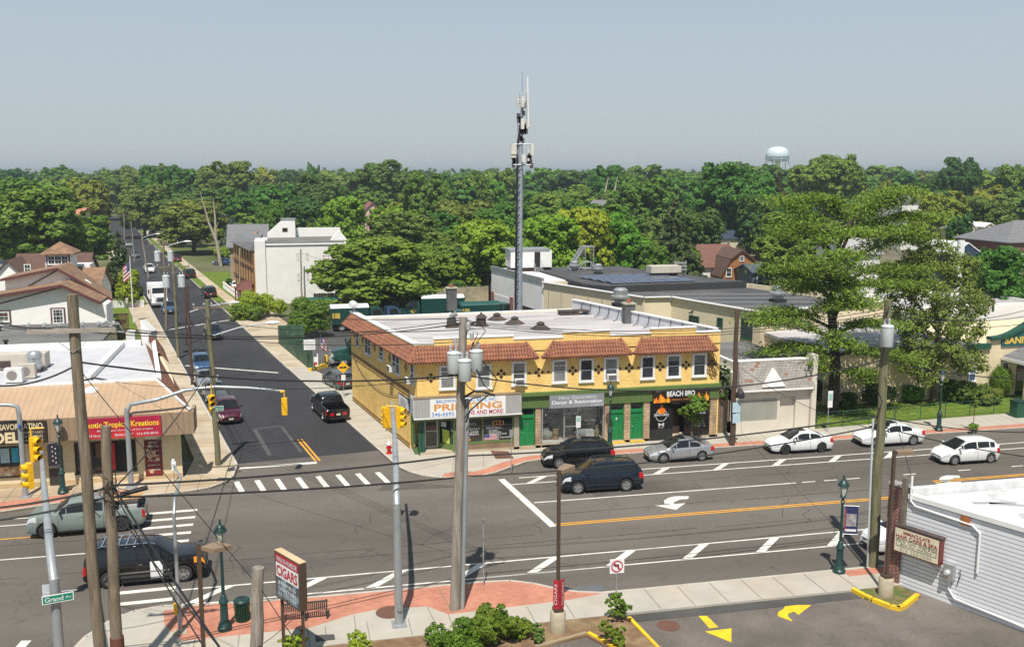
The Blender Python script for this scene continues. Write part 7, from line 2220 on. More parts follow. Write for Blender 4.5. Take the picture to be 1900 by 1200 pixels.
a=MB();a.plate([P0_+Vector((0,0,zb_s)),P0_+ax*Wg+Vector((0,0,zb_s)),P0_+ax*Wg+Vector((0,0,zt_s)),P0_+Vector((0,0,zt_s))],-nS,.30);a.build('cabinet',BROWNP,CG)
a=MB();a.plate([P0_+Vector((0,0,zt_s)),P0_+ax*Wg+Vector((0,0,zt_s)),P0_+ax*Wg-nS*.3+Vector((0,0,zt_s)),P0_-nS*.3+Vector((0,0,zt_s))],(0,0,1),.03);a.build('top_cap',mat('tan cap',(.55,.42,.25)),CG)
def cgp(u,z,o=.012):return P0_+ax*Wg*u+nS*o+Vector((0,0,z))
def panel(u0,u1,z0,z1,m,nm,o=.012):
    a=MB();a.plate([cgp(u0,z0,o),cgp(u1,z0,o),cgp(u1,z1,o),cgp(u0,z1,o)],-nS,.008);return a.build(nm,m,CG)
panel(.05,.95,4.12,4.46,mat('crimson panel',(.42,.015,.04),rough=.4),'red_panel')
panel(.05,.95,3.52,4.10,AWHITE,'white_panel')
panel(.05,.95,2.70,3.50,mat('led message screen',(.06,.08,.10),rough=.3,var=.5,scale=5,c2=(.25,.35,.42)),'message_screen')
text("WALK IN HUMIDOR",cgp(.5,4.28,.014),ax,(0,0,1),Wg*.82,.2,'lettering',TWHITE,CG,bold=.01)
text("CIGARS",cgp(.5,3.81,.014),ax,(0,0,1),Wg*.84,.42,'lettering',mat('crimson lettering',(.42,.015,.04)),CG,bold=.03)
for k,s_ in enumerate(("PIPES","LIGHTERS","ICE COLD SODA")):text(s_,cgp(.5,3.32-.22*k,.014),ax,(0,0,1),Wg*.7,.13,'lettering',TWHITE,CG)
for u in (.1,.93):
    q=cgp(u,.1,-.15);MB().bar(q,(q.x,q.y,zb_s if u<.5 else zt_s-.3),.13).build('post',BROWNP,CG)
a=cgp(.93,2.2,-.15);MB().ball((a.x-.1,a.y-.1,1.9),.09,8,6).build('floodlight',IRON,CG)
BN=thing('park_bench','green slatted park bench facing the avenue on the brick pavement','bench',(.0,40.2,.13))
x0,x1,y0=-.95,.85,40.0
a=MB()
for k in range(22):a.box(x0+.08*k,x0+.05+.08*k,y0+.05,y0+.55,.56,.59)
a.build('seat',LAMPG,BN)
a=MB()
for k in range(22):a.bar((x0+.025+.08*k,y0+.02,.6),(x0+.025+.08*k,y0-.12,1.0),.05,.02)
a.bar((x0-.05,y0-.13,1.02),(x1+.05,y0-.13,1.02),.05);a.build('backrest',LAMPG,BN)
for x in (x0,(x0+x1)/2,x1):
    a=MB();a.bar((x,y0,.13),(x,y0-.13,1.05),.05);a.bar((x,y0+.52,.13),(x,y0+.5,.8),.05);a.bar((x,y0-.05,.8),(x,y0+.55,.78),.06,.04);a.bar((x,y0,.53),(x,y0+.55,.53),.05)
    a.build('armrest_frame',LAMPG,BN)
def bin_(label,x,y):
    t=thing('litter_bin',label,'litter bin',(x,y,.13))
    MB().lathe([(.26,.13),(.27,1.0)],(x,y,0),20).build('liner',mat('dark bin liner',(.008,.02,.015)),t)
    a=MB()
    for k in range(28):
        an=2*math.pi*k/28
        a.bar((x+.29*math.cos(an),y+.29*math.sin(an),.17),(x+.33*math.cos(an),y+.33*math.sin(an),1.0),.035,.02)
    a.build('slat',mat('bottle green paint',(.010,.07,.035),rough=.4),t)
    MB().lathe([(.33,1.0),(.36,1.03),(.30,1.12),(.13,1.16),(.12,1.10)],(x,y,0),20).build('lid',LAMPG,t,smooth=30)
    MB().lathe([(.125,0),(.12,.012)],(x,y,1.155),14).build('opening',IRON,t)
    return t
bn=G(450,1150,.13);bin_('round green slatted litter bin beside the corner street lamp',bn.x,bn.y)
gb=G(1893,775,.13)
t=thing('waste_container','green square waste container at the right edge of the far pavement','waste bin',gb)
MB().box(gb.x-.35,gb.x+.6,gb.y,gb.y+.8,.13,1.35).build('body',DGREEN,t);MB().box(gb.x-.4,gb.x+.65,gb.y-.05,gb.y+.85,1.35,1.45).build('lid',LAMPG,t)
def post_sign(label,b,h,plates,cat='sign',name='road_sign',pm=STEEL,z0=.13):
    t=thing(name,label,cat,(b[0],b[1],z0))
    MB().bar((b[0],b[1],z0),(b[0],b[1],h),.06,.04).build('post',pm,t)
    return t
b=G(1143,1120,.11)
t=post_sign('square white no left turn sign on a steel post by the lot entrance',(b.x,b.y),2.15,None)
zc_=at_range(1148,1049,b).z
a=MB();a.plate([(b.x-.33,b.y-.04,zc_-.33),(b.x+.33,b.y-.06,zc_-.33),(b.x+.33,b.y-.06,zc_+.33),(b.x-.33,b.y-.04,zc_+.33)],(0,1,0),.02);sp1=a.build('plate',AWHITE,t)
RED=mat('sign red',(.50,.015,.05),rough=.4)
def ring(c,r0,r1,m,par,y):
    a=MB();n=28
    pts=[(c[0]+math.cos(2*math.pi*i/n)*r,y,c[2]+math.sin(2*math.pi*i/n)*r) for i in range(n) for r in (r0,r1)]
    a.add(pts,[(2*i,2*i+1,(2*i+3) % (2*n),(2*i+2) % (2*n)) for i in range(n)]);return a.build('ring',m,par)
ring((b.x,0,zc_),.22,.27,RED,sp1,b.y-.068)
a=MB();a.bar((b.x-.17,b.y-.070,zc_+.17),(b.x+.17,b.y-.070,zc_-.17),.05,.004,up=(0,1,0));a.build('slash',RED,sp1)
a=MB();a.bar((b.x+.06,b.y-.066,zc_-.15),(b.x+.06,b.y-.066,zc_+.06),.055,.003,up=(0,1,0));a.bar((b.x+.08,b.y-.066,zc_+.06),(b.x-.08,b.y-.066,zc_+.06),.055,.003,up=(0,1,0));a.add([(b.x-.06,b.y-.067,zc_+.14),(b.x-.06,b.y-.067,zc_-.02),(b.x-.17,b.y-.067,zc_+.06)],[(0,1,2)]);a.build('turn_arrow',TBLACK,sp1)
b=G(897,1087,.13);t=post_sign('bare thin steel sign post at the kerb right of the centre utility pole',(b.x,b.y),3.4,None,'post','sign_post');MB().box(b.x-.02,b.x+.04,b.y+.02,b.y+.05,2.6,3.4).build('plate',GALV,t)
b=G(949,875,.13);t=post_sign('thin steel post in front of the printing window',(b.x,b.y),2.9,None,'post','sign_post');MB().box(b.x-.12,b.x+.12,b.y+.02,b.y+.05,2.5,2.9).build('plate',GALV,t)
b=G(1072,835,.13);t=post_sign('narrow white and green parking notice in front of the decor window',(b.x,b.y),2.55,None);MB().box(b.x-.16,b.x+.18,b.y-.06,b.y-.03,1.75,2.55).build('plate',AWHITE,t);MB().box(b.x-.13,b.x+.15,b.y-.075,b.y-.061,2.2,2.5).build('green_print',mat('faded green print',(.3,.5,.4)),t)
b=G(1535,800,.13);t=post_sign('white and green parking sign beside the shingled office',(b.x,b.y),3.2,None);MB().box(b.x-.1,b.x+.28,b.y-.06,b.y-.03,1.95,3.2).build('plate',AWHITE,t);MB().box(b.x-.06,b.x+.24,b.y-.075,b.y-.061,2.5,3.0).build('green_print',mat('faded green print',(.3,.5,.4)),t)
b=G(638,737,.13)
t=post_sign('yellow diamond speed hump warning sign on the side street pavement',(b.x,b.y),2.9,None)
a=MB();s=.52;zc_=2.75;a.plate([(b.x,b.y-.05,zc_-s),(b.x+s,b.y-.05,zc_),(b.x,b.y-.05,zc_+s),(b.x-s,b.y-.05,zc_)],(0,1,0),.02);sp1=a.build('plate',SIGY,t)
a=MB();a.bar((b.x-.33,b.y-.056,zc_-.05),(b.x+.33,b.y-.056,zc_-.05),.05,.003,up=(0,1,0));a.ball((b.x-.15,b.y-.055,zc_),(.14,.006,.09));a.ball((b.x+.15,b.y-.055,zc_),(.14,.006,.09));a.build('symbol',TBLACK,sp1)
MB().box(b.x-.18,b.x+.18,b.y-.055,b.y-.035,1.55,2.1).build('supplement_plate',AWHITE,t)
b=G(722,841,.13)
t=thing('fire_hydrant','red fire hydrant with white cap on the corner pavement','fire hydrant',b)
MB().lathe([(.2,0),(.2,.06),(.13,.08),(.13,.55),(.17,.56),(.17,.61)],b,14).build('barrel',mat('hydrant red',(.48,.01,.012),rough=.4),t,smooth=30)
MB().lathe([(.16,.61),(.15,.72),(.09,.82),(.05,.84),(.05,.92)],b,14).build('bonnet',AWHITE,t,smooth=30)
a=MB();a.lathe([(.06,.1),(.06,.22)],b+Vector((0,0,.42)),10,(1,0,0));a.lathe([(.06,.1),(.06,.22)],b+Vector((0,0,.42)),10,(-1,0,0));a.lathe([(.08,.1),(.08,.2)],b+Vector((0,0,.40)),10,(0,-1,0));a.build('outlet',mat('hydrant red',(.48,.01,.012)),t)
b=G(280,540,.13)
t=thing('fire_hydrant','small distant red and white hydrant on the left pavement of the side street','fire hydrant',b)
MB().lathe([(.2,0),(.15,.1),(.15,.6)],b,10).build('barrel',mat('hydrant red',(.48,.01,.012)),t);MB().lathe([(.17,.6),(.1,.85),(.04,.95)],b,10).build('bonnet',AWHITE,t)
# ---------------------------------------------------------------- monopole and water tower
mx_,my_=AZ(963,98.5)
def mz(py):return ZT(py,98.5)
MP=thing('cell_tower','tall galvanized cell tower monopole with panel antennas behind the yellow building','cell tower',(mx_,my_,0))
MB().tube([(mx_,my_,0),(mx_+.15,my_,mz(270)),(mx_+.35,my_,mz(178))],[.37,.225,.13],18).build('pole',mat('mottled galvanized steel',(.33,.37,.42),rough=.5,metal=.3,var=.2,scale=1.2),MP,smooth=60)
a=MB();a.tube([(mx_-.5,my_-.25,0),(mx_-.22,my_-.2,mz(300)),(mx_-.3,my_-.2,mz(280)),(mx_+.1,my_-.2,mz(230))],.10,6);
for k in range(22):a.box(mx_-.55+.012*k,mx_-.2+.012*k,my_-.5,my_-.4,4+k*.75,4.06+k*.75)
a.build('feeder_cable',WIRE,MP)
PANW=mat('off white antenna',(.60,.58,.52),rough=.5)
def ant(px,py0,py1,w,dy=.0,m=PANW,wpx=None):
    x,y=AZ(px,98.5);y+=dy
    z0,z1=mz(py1),mz(py0)
    MB().box(x-w/2,x+w/2,y-.12,y+.12,z0,z1).build('antenna_panel',m,MP)
for px,p0_,p1_,w_,dy in ((952,268,287,.55,-.3),(951.5,289,293,.5,-.3),(986,267,288,.32,-.2),(968.5,287,301,.38,-.6),(968,180,200,.3,-.4),(961.5,181,199,.2,.3),(978,182,197,.18,.3),(967.5,220,240,.32,-.4),(979,222,238,.22,.3),(979.5,277,283,.22,0),(980,294,299,.2,0)):ant(px,p0_,p1_,w_,dy)
a=MB()
rb_=random.Random(11)
for (px,p0_,p1_) in ((952,289,308),(984,289,308),(963,202,245),(974,196,246),(968,240,262)):
    x,y=AZ(px,98.5)
    for k in range(7):
        z=mz(p0_+(p1_-p0_)*rb_.random());xx=x+rb_.uniform(-.18,.18)
        a=MB();a.box(xx-.14,xx+.14,my_-.25,my_+.05,z-.25,z+.25);a.build('radio_unit',mat('dark radio unit',(.075,.075,.085),rough=.5),MP)
a=MB();z=mz(306);xL_,xR_=AZ(951,98.5)[0],AZ(986,98.5)[0]
a.tube([(xL_,my_-.25,z),(xR_,my_-.25,z)],.07,6);a.tube([(xL_,my_-.25,mz(268)),(xR_,my_-.25,mz(267))],.05,6)
for x in (xL_,xR_):a.tube([(x,my_-.2,mz(307)),(x,my_-.2,mz(266))],.05,6)
for (px,p0_,p1_) in ((964,172,200),(977,172,246),(960,215,245)):
    x=AZ(px,98.5)[0];a.tube([(x,my_,mz(p1_)),(x,my_,mz(p0_))],.035,6)
for py in (186,196,224,238):a.tube([(AZ(960,98.5)[0],my_,mz(py)),(AZ(980,98.5)[0],my_,mz(py))],.035,6)
a.build('mounting_frame',GALV,MP)
x,_y=AZ(978.5,98.5);x2=AZ(980.5,98.5)[0];MB().tube([(x2,my_-.2,mz(236)),(x,my_-.2,mz(143))],.075,8).build('whip_antenna',AWHITE,MP)
x=AZ(969,98.5)[0];MB().tube([(x,my_,mz(172)),(x,my_,mz(133))],.018,5).build('lightning_rod',IRON,MP)
DW=1150.0
wx,wy=AZ(1441,DW)
def wz(py):return ZT(py,DW)
WTR=thing('water_tower','white domed water tower on many legs above the far tree line','water tower',(wx,wy,0))
WTM=mat('white tank paint',(.62,.70,.74),rough=.4)
R_=21/FPX*DW
MB().lathe([(R_*.25,wz(303)),(R_*.75,wz(298)),(R_*.97,wz(293)),(R_,wz(287)),(R_*.93,wz(281)),(R_*.7,wz(275)),(R_*.35,wz(272.5)),(.6,wz(272))],(wx,wy,0),32).build('tank',WTM,WTR,smooth=True)
a=MB()
for k in range(10):
    an=2*math.pi*k/10+.2
    a.tube([(wx+R_*.97*math.cos(an),wy+R_*.97*math.sin(an),0),(wx+R_*.95*math.cos(an),wy+R_*.95*math.sin(an),wz(290))],.55,6)
a.build('support_leg',WTM,WTR)
MB().tube([(wx,wy,0),(wx,wy,wz(298))],1.6,10).build('riser',WTM,WTR)
a=MB();
for z in (wz(296),wz(291)):a.lathe([(R_*1.04,z),(R_*1.04,z+.5)],(wx,wy,0),32)
a.build('balcony',mat('blue grey steel',(.3,.42,.46)),WTR)  # balcony rings in an even blue grey, darker than the tank
# ---------------------------------------------------------------- truck yard
TGRN_=mat('municipal green paint',(.008,.052,.045),rough=.35,var=.08,coat=.4)
TARP=mat('dark green tarp',(.010,.075,.065),rough=.6,var=.2,scale=1.5)
def conv_truck(label,x,y,h,body='hopper',cabm=None,L=8.0,Hh=2.6,white=True,scale=1.0,nm='municipal_truck',bm=None):
    TGRN_=bm or globals()['TGRN_']
    t=thing(nm,label,'truck',(0,0,0),None if bm else 'green trucks in the yard')
    cm=cabm or TGRN_
    a=MB();a.hexa([(L/2-1.6,-.85,.75),(L/2,-.75,.75),(L/2,.75,.75),(L/2-1.6,.85,.75)],[(L/2-1.6,-.82,1.85),(L/2-.1,-.62,1.55),(L/2-.1,.62,1.55),(L/2-1.6,.82,1.85)])
    for s in (1,-1):a.hexa([(L/2-1.75,s*.7,.7),(L/2-.45,s*.7,.7),(L/2-.45,s*1.12,.7),(L/2-1.75,s*1.12,.7)],[(L/2-1.55,s*.7,1.32),(L/2-.7,s*.7,1.32),(L/2-.7,s*1.05,1.28),(L/2-1.55,s*1.05,1.28)])
    a.hexa([(L/2-3.4,-1.08,.7),(L/2-1.6,-1.08,.7),(L/2-1.6,1.08,.7),(L/2-3.4,1.08,.7)],[(L/2-3.4,-1.05,1.9),(L/2-1.6,-1.05,1.9),(L/2-1.6,1.05,1.9),(L/2-3.4,1.05,1.9)])
    a.hexa([(L/2-3.4,-1.05,1.9),(L/2-1.6,-1.05,1.9),(L/2-1.6,1.05,1.9),(L/2-3.4,1.05,1.9)],[(L/2-3.35,-.95,2.75),(L/2-2.15,-.95,2.75),(L/2-2.15,.95,2.75),(L/2-3.35,.95,2.75)])
    a.build('cab',cm,t,local=True)
    for s in (1,-1):
        MB().add([(L/2-3.1,s*1.065,1.95),(L/2-1.85,s*1.065,1.95),(L/2-2.25,s*.975,2.62),(L/2-3.1,s*.975,2.62)],[(0,1,2,3) if s<0 else (3,2,1,0)]).build('side_window',GLASS_C,t,local=True)
        MB().box(L/2-.12,L/2+.03,s*.62-.15,s*.62+.15,1.0,1.28).build('headlight',LAMPC,t,local=True)
        MB().lathe([(.3,0),(.28,.01)],(L/2-2.5,s*1.085,1.4),14,(0,s,0)).build('door_emblem',mat('gold emblem',(.5,.36,.06)),t,local=True)
        a=MB();a.bar((L/2-1.75,s*1.05,1.9),(L/2-1.6,s*1.4,2.1),.04);a.box(L/2-1.68,L/2-1.55,s*1.3,s*1.5,1.95,2.5);a.build('mirror',BLACKP,t,local=True)
        MB().box(L/2-3.3,L/2-2.0,s*.95,s*1.15,.45,.75).build('fuel_tank',CHROME,t,local=True)
    MB().add([(L/2-1.58,-.95,1.93),(L/2-1.58,.95,1.93),(L/2-2.1,.88,2.68),(L/2-2.1,-.88,2.68)],[(0,1,2,3)]).build('windshield',GLASS_C,t,local=True)
    MB().box(L/2-.06,L/2+.02,-.5,.5,.85,1.5).build('grille',CHROME,t,local=True)
    MB().box(L/2-.1,L/2+.2,-1.15,1.15,.45,.75).build('bumper',GALV,t,local=True)
    MB().box(-L/2,L/2-.3,-.45,.45,.5,.85).build('chassis',BLACKP,t,local=True)
    x0,x1=-L/2,L/2-3.6
    a=MB()
    if body=='hopper':
        a.hexa([(x0,-1.2,.9),(x1,-1.2,.9),(x1,1.2,.9),(x0,1.2,.9)],[(x0-.3,-1.25,Hh),(x1,-1.25,Hh),(x1,1.25,Hh),(x0-.3,1.25,Hh)])
    else:
        a.box(x0,x1,-1.25,1.25,.9,Hh)
    bo=a.build('body',TGRN_,t,local=True)
    a=MB()
    for k in range(6):
        for s in (1,-1):a.box(x0+.2+(x1-x0)*k/6,x0+.3+(x1-x0)*k/6,s*1.22-.06,s*1.22+.06,.95,Hh-.05)
    a.build('body_rib',TGRN_,bo,local=True)
    if white:
        a=MB();n=8
        pts=[]
        for i in range(n+1):
            an=math.pi*i/n
            pts+=[(x0-.2,-1.27*math.cos(an),Hh+.32*math.sin(an)),(x1,-1.27*math.cos(an),Hh+.32*math.sin(an))]
        a.add(pts,[(2*i,2*i+1,2*i+3,2*i+2) for i in range(n)]+[tuple(range(0,2*n+2,2)),tuple(range(1,2*n+2,2))[::-1]]);a.build('cover',AWHITE if white==1 else TARP,bo,local=True,smooth=40)
    if not bm:MB().box(x0-.02,x0+.9,-1.28,-1.255,1.6,2.3).build('side_print',mat('gold emblem',(.5,.36,.06)),bo,local=True)
    for xw,ys in ((L/2-1.1,(.95,-.95)),(-L/2+1.1,(.85,-.85)),(-L/2+2.4,(.85,-.85))):
        for yy in ys:
            sgn_=1 if yy>0 else-1
            w_=MB();w_.lathe([(.28,-.14),(.48,-.15),(.52,-.1),(.52,.1),(.48,.15),(.28,.14)],(xw,yy,.52),22,(0,1,0));wo_=w_.build('wheel',TYRE,t,local=True,smooth=40)
            r_=MB();r_.lathe([(.30,.10),(.28,.155),(.12,.12),(.10,.2),(.02,.2)],(xw,yy,.52),14,(0,sgn_,0));r_.build('rim',mat('pale truck rim',(.5,.5,.5),rough=.4),wo_,local=True)
    t.location=(x,y,.0);t.rotation_euler=(0,0,math.radians(h));t.scale=(scale,)*3
    return t
gx=G(627,680)
conv_truck('green truck with a gold door emblem, its bonnet poking out beside the yellow building',gx.x+3.4,gx.y+.9,183,body='box',white=0)
def yard(px,D):return AZ(px,D)
x,y=yard(655,118);conv_truck('green refuse truck with a white rounded cover left of the tiled side',x+1.0,y,2,white=1,Hh=2.9)
x,y=yard(790,126);conv_truck('green refuse truck with a white cover parked by the back fence',x,y,178,white=1,Hh=3.0,L=9)
x,y=yard(600,126);conv_truck('dark tarped refuse truck behind the bushes by the white block',x+1,y+1,1,white=2,Hh=2.6)
x,y=yard(900,122);conv_truck('dark green tarped truck just left of the cell tower',x+1.0,y,2,white=2,Hh=2.7,L=8.5)
x,y=yard(862,116);conv_truck('dark green low truck behind the tall grey chimney',x,y,179,white=2,Hh=2.2,L=7.5)
x,y=yard(728,119);conv_truck('blue cab truck between the two white covered refuse trucks',x-1.5,y,6,body='box',cabm=P_BLUE,white=0,Hh=1.6,L=7.5)
conv_truck('white box truck parked at the left kerb behind the bright blue car',LK(149)+1.35,149,SIDE_H+180,body='box',cabm=P_WHITE,white=0,Hh=3.0,L=7.5,nm='box_truck',bm=AWHITE)
def board_fence(name,label,a,b,h,m,z=.0,bw=.3,cap=None):
    t=thing(name,label,'fence',(a[0],a[1],z))
    a,b=Vector((a[0],a[1],z)),Vector((b[0],b[1],z))
    d=b-a;n=max(int(d.length/bw),1);d /= n
    e=Vector((-d.y,d.x,0)).normalized()*.02
    mb=MB()
    r_=random.Random(len(label))
    for k in range(n):
        p,q=a+d*k,a+d*(k+.94)
        hh=Vector((0,0,h+r_.uniform(-.04,.04)))
        o=e*r_.uniform(-.5,.5)
        mb.hexa([p-e+o,q-e+o,q+e+o,p+e+o],[p-e+o+hh,q-e+o+hh,q+e+o+hh,p+e+o+hh])
    mb.build('board',m,t)
    mb=MB()
    for f in (.25,.8):mb.bar(a+e*3+Vector((0,0,h*f)),b+e*3+Vector((0,0,h*f)),.05,.1)
    mb.build('rail',m,t)
    mb=MB()
    k=0
    for i in range(int((b-a).length/2.4)+1):
        p=a+(b-a).normalized()*2.4*i+e*4
        mb.box(p.x-.05,p.x+.05,p.y-.05,p.y+.05,z,z+h+.05)
    mb.build('post',m,t)
    return t
TANF=mat('sun bleached fence board',(.42,.34,.22),rough=.9,var=.3,scale=.8,c2=(.28,.25,.18))
board_fence('yard_fence','grey tan board fence along the back of the truck yard',(2.5,136),(15,137),2.6,mat('grey fence board',(.30,.27,.22),rough=.9,var=.25,scale=.8))
board_fence('yard_fence','pale sun bleached board fence between the yard fence and the white garage',(15,137),(27.5,138),2.8,TANF)
FN=thing('screened_fence','chain link fence wrapped in wrinkled green screening along the side street','fence',(-1,100,0))
pts=[]
rz_=random.Random(7)
A,B=Vector((RK(111)+1.95,111,0)),Vector((RK(93.8)+1.95,93.8,0))
n=40
mb=MB()
vs=[]
for i in range(n+1):
    p=A.lerp(B,i/n);w_=.06*math.sin(i*2.1)+rz_.uniform(-.03,.03)
    for k,z in enumerate((.15,.9,1.55,2.15-.12*abs(math.sin(i*.65)))):vs.append((p.x+w_*(1+.3*k),p.y,z))
mb.add(vs,[(4*i+k,4*i+4+k,4*i+5+k,4*i+1+k) for i in range(n) for k in range(3)])
mb.build('screen_cloth',mat('wrinkled green screen',(.05,.115,.065),rough=.6,var=.3,scale=1.5),FN,smooth=True)
mb=MB();vs=[]
for i in range(9):vs+=[(A.x+.02+i*.35,A.y+i*.02,.15),(A.x+.02+i*.35,A.y+.05*math.sin(i*2)+i*.02,2.1)]
mb.add(vs,[(2*i,2*i+2,2*i+3,2*i+1) for i in range(8)]);mb.build('screen_cloth',mat('wrinkled green screen',(.05,.115,.065)),FN)
mb=MB()
for i in range(8):
    p=A.lerp(B,i/7);mb.tube([(p.x+.08,p.y,0),(p.x+.08,p.y,2.2)],.035,6)
mb.build('post',GALV,FN)
YK=thing('yellow_barrier','bright yellow bent kerb barrier round the flag island at the yard entrance','barrier',(1,94,0))
g1,g2,g3=G(575,691),G(605,680),G(605,668)
mb=MB();mb.bar((g1.x,g1.y,.2),(g2.x,g2.y,.2),.3,.4);mb.bar((g2.x,g2.y-.14,.2),(g3.x,g3.y+.8,.2),.3,.4);mb.build('kerb_block',YEL_K,YK)
mb=MB();mb.bar((g2.x-.05,g2.y+.2,.4),(g2.x-.05,g2.y+.2,1.1),.2);mb.build('post',YEL_K,YK)
b=G(576,690);t=post_sign('white yard notice board on two grey posts at the yard entrance',(b.x,b.y+.6),2.5,None,'sign','yard_sign');MB().box(b.x-.55,b.x+.55,b.y+.5,b.y+.56,2.1,3.1).build('plate',AWHITE,t)
for k,s_ in enumerate(("SANITARY","DISTRICT","YARD")):text(s_,(b.x,b.y+.495,2.85-.25*k),(1,0,0),(0,0,1),.85,.13,'lettering',TGREY,t)
b=G(584,686);t=thing('a_frame_sign','small white sandwich board sign below the yard notice board','sign',(b.x,b.y,0));MB().hexa([(b.x-.35,b.y-.2,.1),(b.x+.35,b.y-.2,.1),(b.x+.35,b.y-.14,.1),(b.x-.35,b.y-.14,.1)],[(b.x-.35,b.y,1.6),(b.x+.35,b.y,1.6),(b.x+.35,b.y+.06,1.6),(b.x-.35,b.y+.06,1.6)]).build('board',AWHITE,t);MB().box(b.x-.25,b.x+.25,b.y-.16,b.y-.12,.5,.8).build('print',mat('red print',(.5,.08,.05)),t)
b=G(597,684)
FP2=thing('flagpole','short flagpole by the yard entrance notice','flagpole',(b.x,b.y,0));MB().tube([(b.x,b.y,0),(b.x,b.y,3.4)],.03,6).build('pole',ALU,FP2)
FG2=thing('flag','small stars and stripes flag on the yard entrance pole','flag',(b.x,b.y,2));flagmesh(b.x-.03,b.y-.05,3.3,.7,1.2,FG2,1)
FW=thing('wire_fence','low green wire fence along the lawn of the district office','fence',(37,63.9,0))
mb=MB()
for k in range(13):mb.tube([(37.7+2.3*k,63.9+.14*k,0),(37.7+2.3*k,63.9+.14*k,1.35)],.03,6)
mb.build('post',DGREEN,FW)
mb=MB()
for z in (.2,.5,.8,1.1,1.33):mb.tube([(37.7,63.9,z),(65.3,65.6,z)],.012 if z<1.3 else .022,5)
mb.build('wire',DGREEN,FW)
struct(MB().sheet([(37.6,63.95),(75,65.9),(75,70.4),(42,70.4),(38.5,73)],.14),'front_lawn',GRASS)
# ---------------------------------------------------------------- overhead cables
def wire(label,a,b,sag,r=.03,group=None,n=16):
    o=MB().tube(cable_pts(a,b,sag,n),r*.8,6).build('overhead_wire',WIRE)
    return tag(o,label,'cable',group)
cP=lambda px,py:at_range(px,py,(6.6,39.75))
rP=lambda px,py:at_range(px,py,(26.9,39.9))
aP=lambda px,py:at_range(px,py,(bA.x,bA.y))
bP=lambda px,py:at_range(px,py,(bB.x,bB.y))
def off(px,py,D):return at_range(px,py,(0,D))
wire('thick telephone cable from the left crossarm pole to the transformer pole',aP(150,672),cP(856,695),.45,.045)
wire('thick telephone cable from the left edge to the crossarm pole',off(-30,714,36),aP(150,672),.3,.045)
wire('thick telephone cable from the transformer pole to the mossy right pole',cP(858,695),rP(1638,668),1.05,.04)
wire('lower heavy cable from the cable splice to the transformer pole',bP(212,900),cP(845,846),.15,.05)
wire('second heavy cable below it from the splice to the transformer pole',bP(212,922),cP(843,886),.12,.05)
wire('lower heavy cable from the transformer pole to the mossy right pole',cP(848,846),rP(1630,772),.30,.045)
wire('second heavy cable below it running on to the mossy right pole',cP(846,884),rP(1628,790),.42,.04)
wire('heavy cable from the left edge to the splice',off(-30,944,37),bP(205,903),.1,.05)
wire('second heavy cable from the left edge to the splice',off(-30,968,37),bP(205,920),.1,.045)
wire('upper heavy cable leaving the mossy pole to the right',rP(1632,772),off(1950,800,60),.3,.035)
wire('lower heavy cable leaving the mossy pole to the right',rP(1630,790),off(1950,852,58),.2,.035)
wire('telephone cable leaving the mossy pole to the right',rP(1640,668),off(1950,702,58),.3,.035)
for k,(pa,pb,pc,pd) in enumerate(((aP(75,608),cP(852,601),rP(1640,585),off(1950,560,60)),(aP(110,606),cP(855,594),rP(1646,572),off(1950,575,60)),(aP(198,606),cP(862,598),rP(1652,578),off(1950,590,60)))):
    g_='power lines along the front pavement poles'
    wire('thin bare power line strung pole to pole above the front pavement',pa,pb,.5,.02,g_)
    wire('thin bare power line strung pole to pole above the front pavement',pb,pc,.75,.02,g_)
    wire('thin bare power line strung pole to pole above the front pavement',pc,pd,.6,.02,g_)
    wire('thin bare power line running off the left crossarm pole to the left edge',off(-40,575+12*k,38),pa,.2,.02,'power lines leaving to the left edge')
for k,(p,q,s) in enumerate((((212,905),(425,1225),.10),((206,900),(395,1225),.2),((205,930),(440,1240),.15))):
    wire('thick cable dropping from the splice to the bottom edge',bP(*p),off(q[0],q[1],27+k),s,.05 if k==0 else .03,'cables dropping from the splice')
wire('thin guy wire from the crossarm pole to the cut off post',aP(143,680),at_range(478,1085,bC),.05,.018)
wire('guy wire from the cut off post down to the bottom edge',at_range(480,1085,bC),off(575,1225,31),.05,.022)
wire('guy wire passing in front of the cigar sign to the bottom edge',at_range(545,1145,(pR.x,pR.y)),off(440,1215,32),.2,.015)
wire('thin service wire from the salon post to the mossy pole',ons(.35,5.3,.1),rP(1640,690),.15,.018)
wire('thin service wire from the mossy pole over the white sedans to the shingled office',rP(1634,800),(31.5,64,5.0),.5,.018)
wire('thin service wire from the transformer pole to the deli roof',cP(846,700),(-12.6,66,5.8),.6,.02)
kq=[from_px(a_,b_)[0] for a_,b_ in (((385,560),(405,866)),((321,492),(331,665)),((303,452),(309,612)),((262,436),(276,518)),((243,413),(250,487)),((230,398),(231,455)))]
for k in range(len(kq)-1):
    for j in range(3):
        o=Vector((-.8+.8*j,0,-.15-.9*(j==1)))
        wire('cable strung between the side street poles',kq[k]+o,kq[k+1]+o,.4,.022,'cables along the side street')
wire('low cable from the corner lamp pole to the dark pole',kq[0]-Vector((0,0,2.5)),kq[1]-Vector((0,0,3.0)),.4,.03)
for k,(dz,y_) in enumerate(((.3,556),(1.2,572),(2.2,600))):
    wire('cable crossing from the corner lamp pole to the transformer pole',kq[0]-Vector((0,0,dz)),cP(856,590+22*k),.35,.025,'cables crossing the intersection')
wire('cable from the corner lamp pole to the crossarm pole',kq[0]-Vector((0,0,1.0)),aP(200,608),.5,.025)
wire('cable from the corner lamp pole down to the splice',kq[0]-Vector((0,0,4.2)),bP(212,905),.4,.035)
wire('high pale cable from the white block over the truck yard',at_range(600,505,(3.5,150)),at_range(930,510,(26,125)),.3,.025)
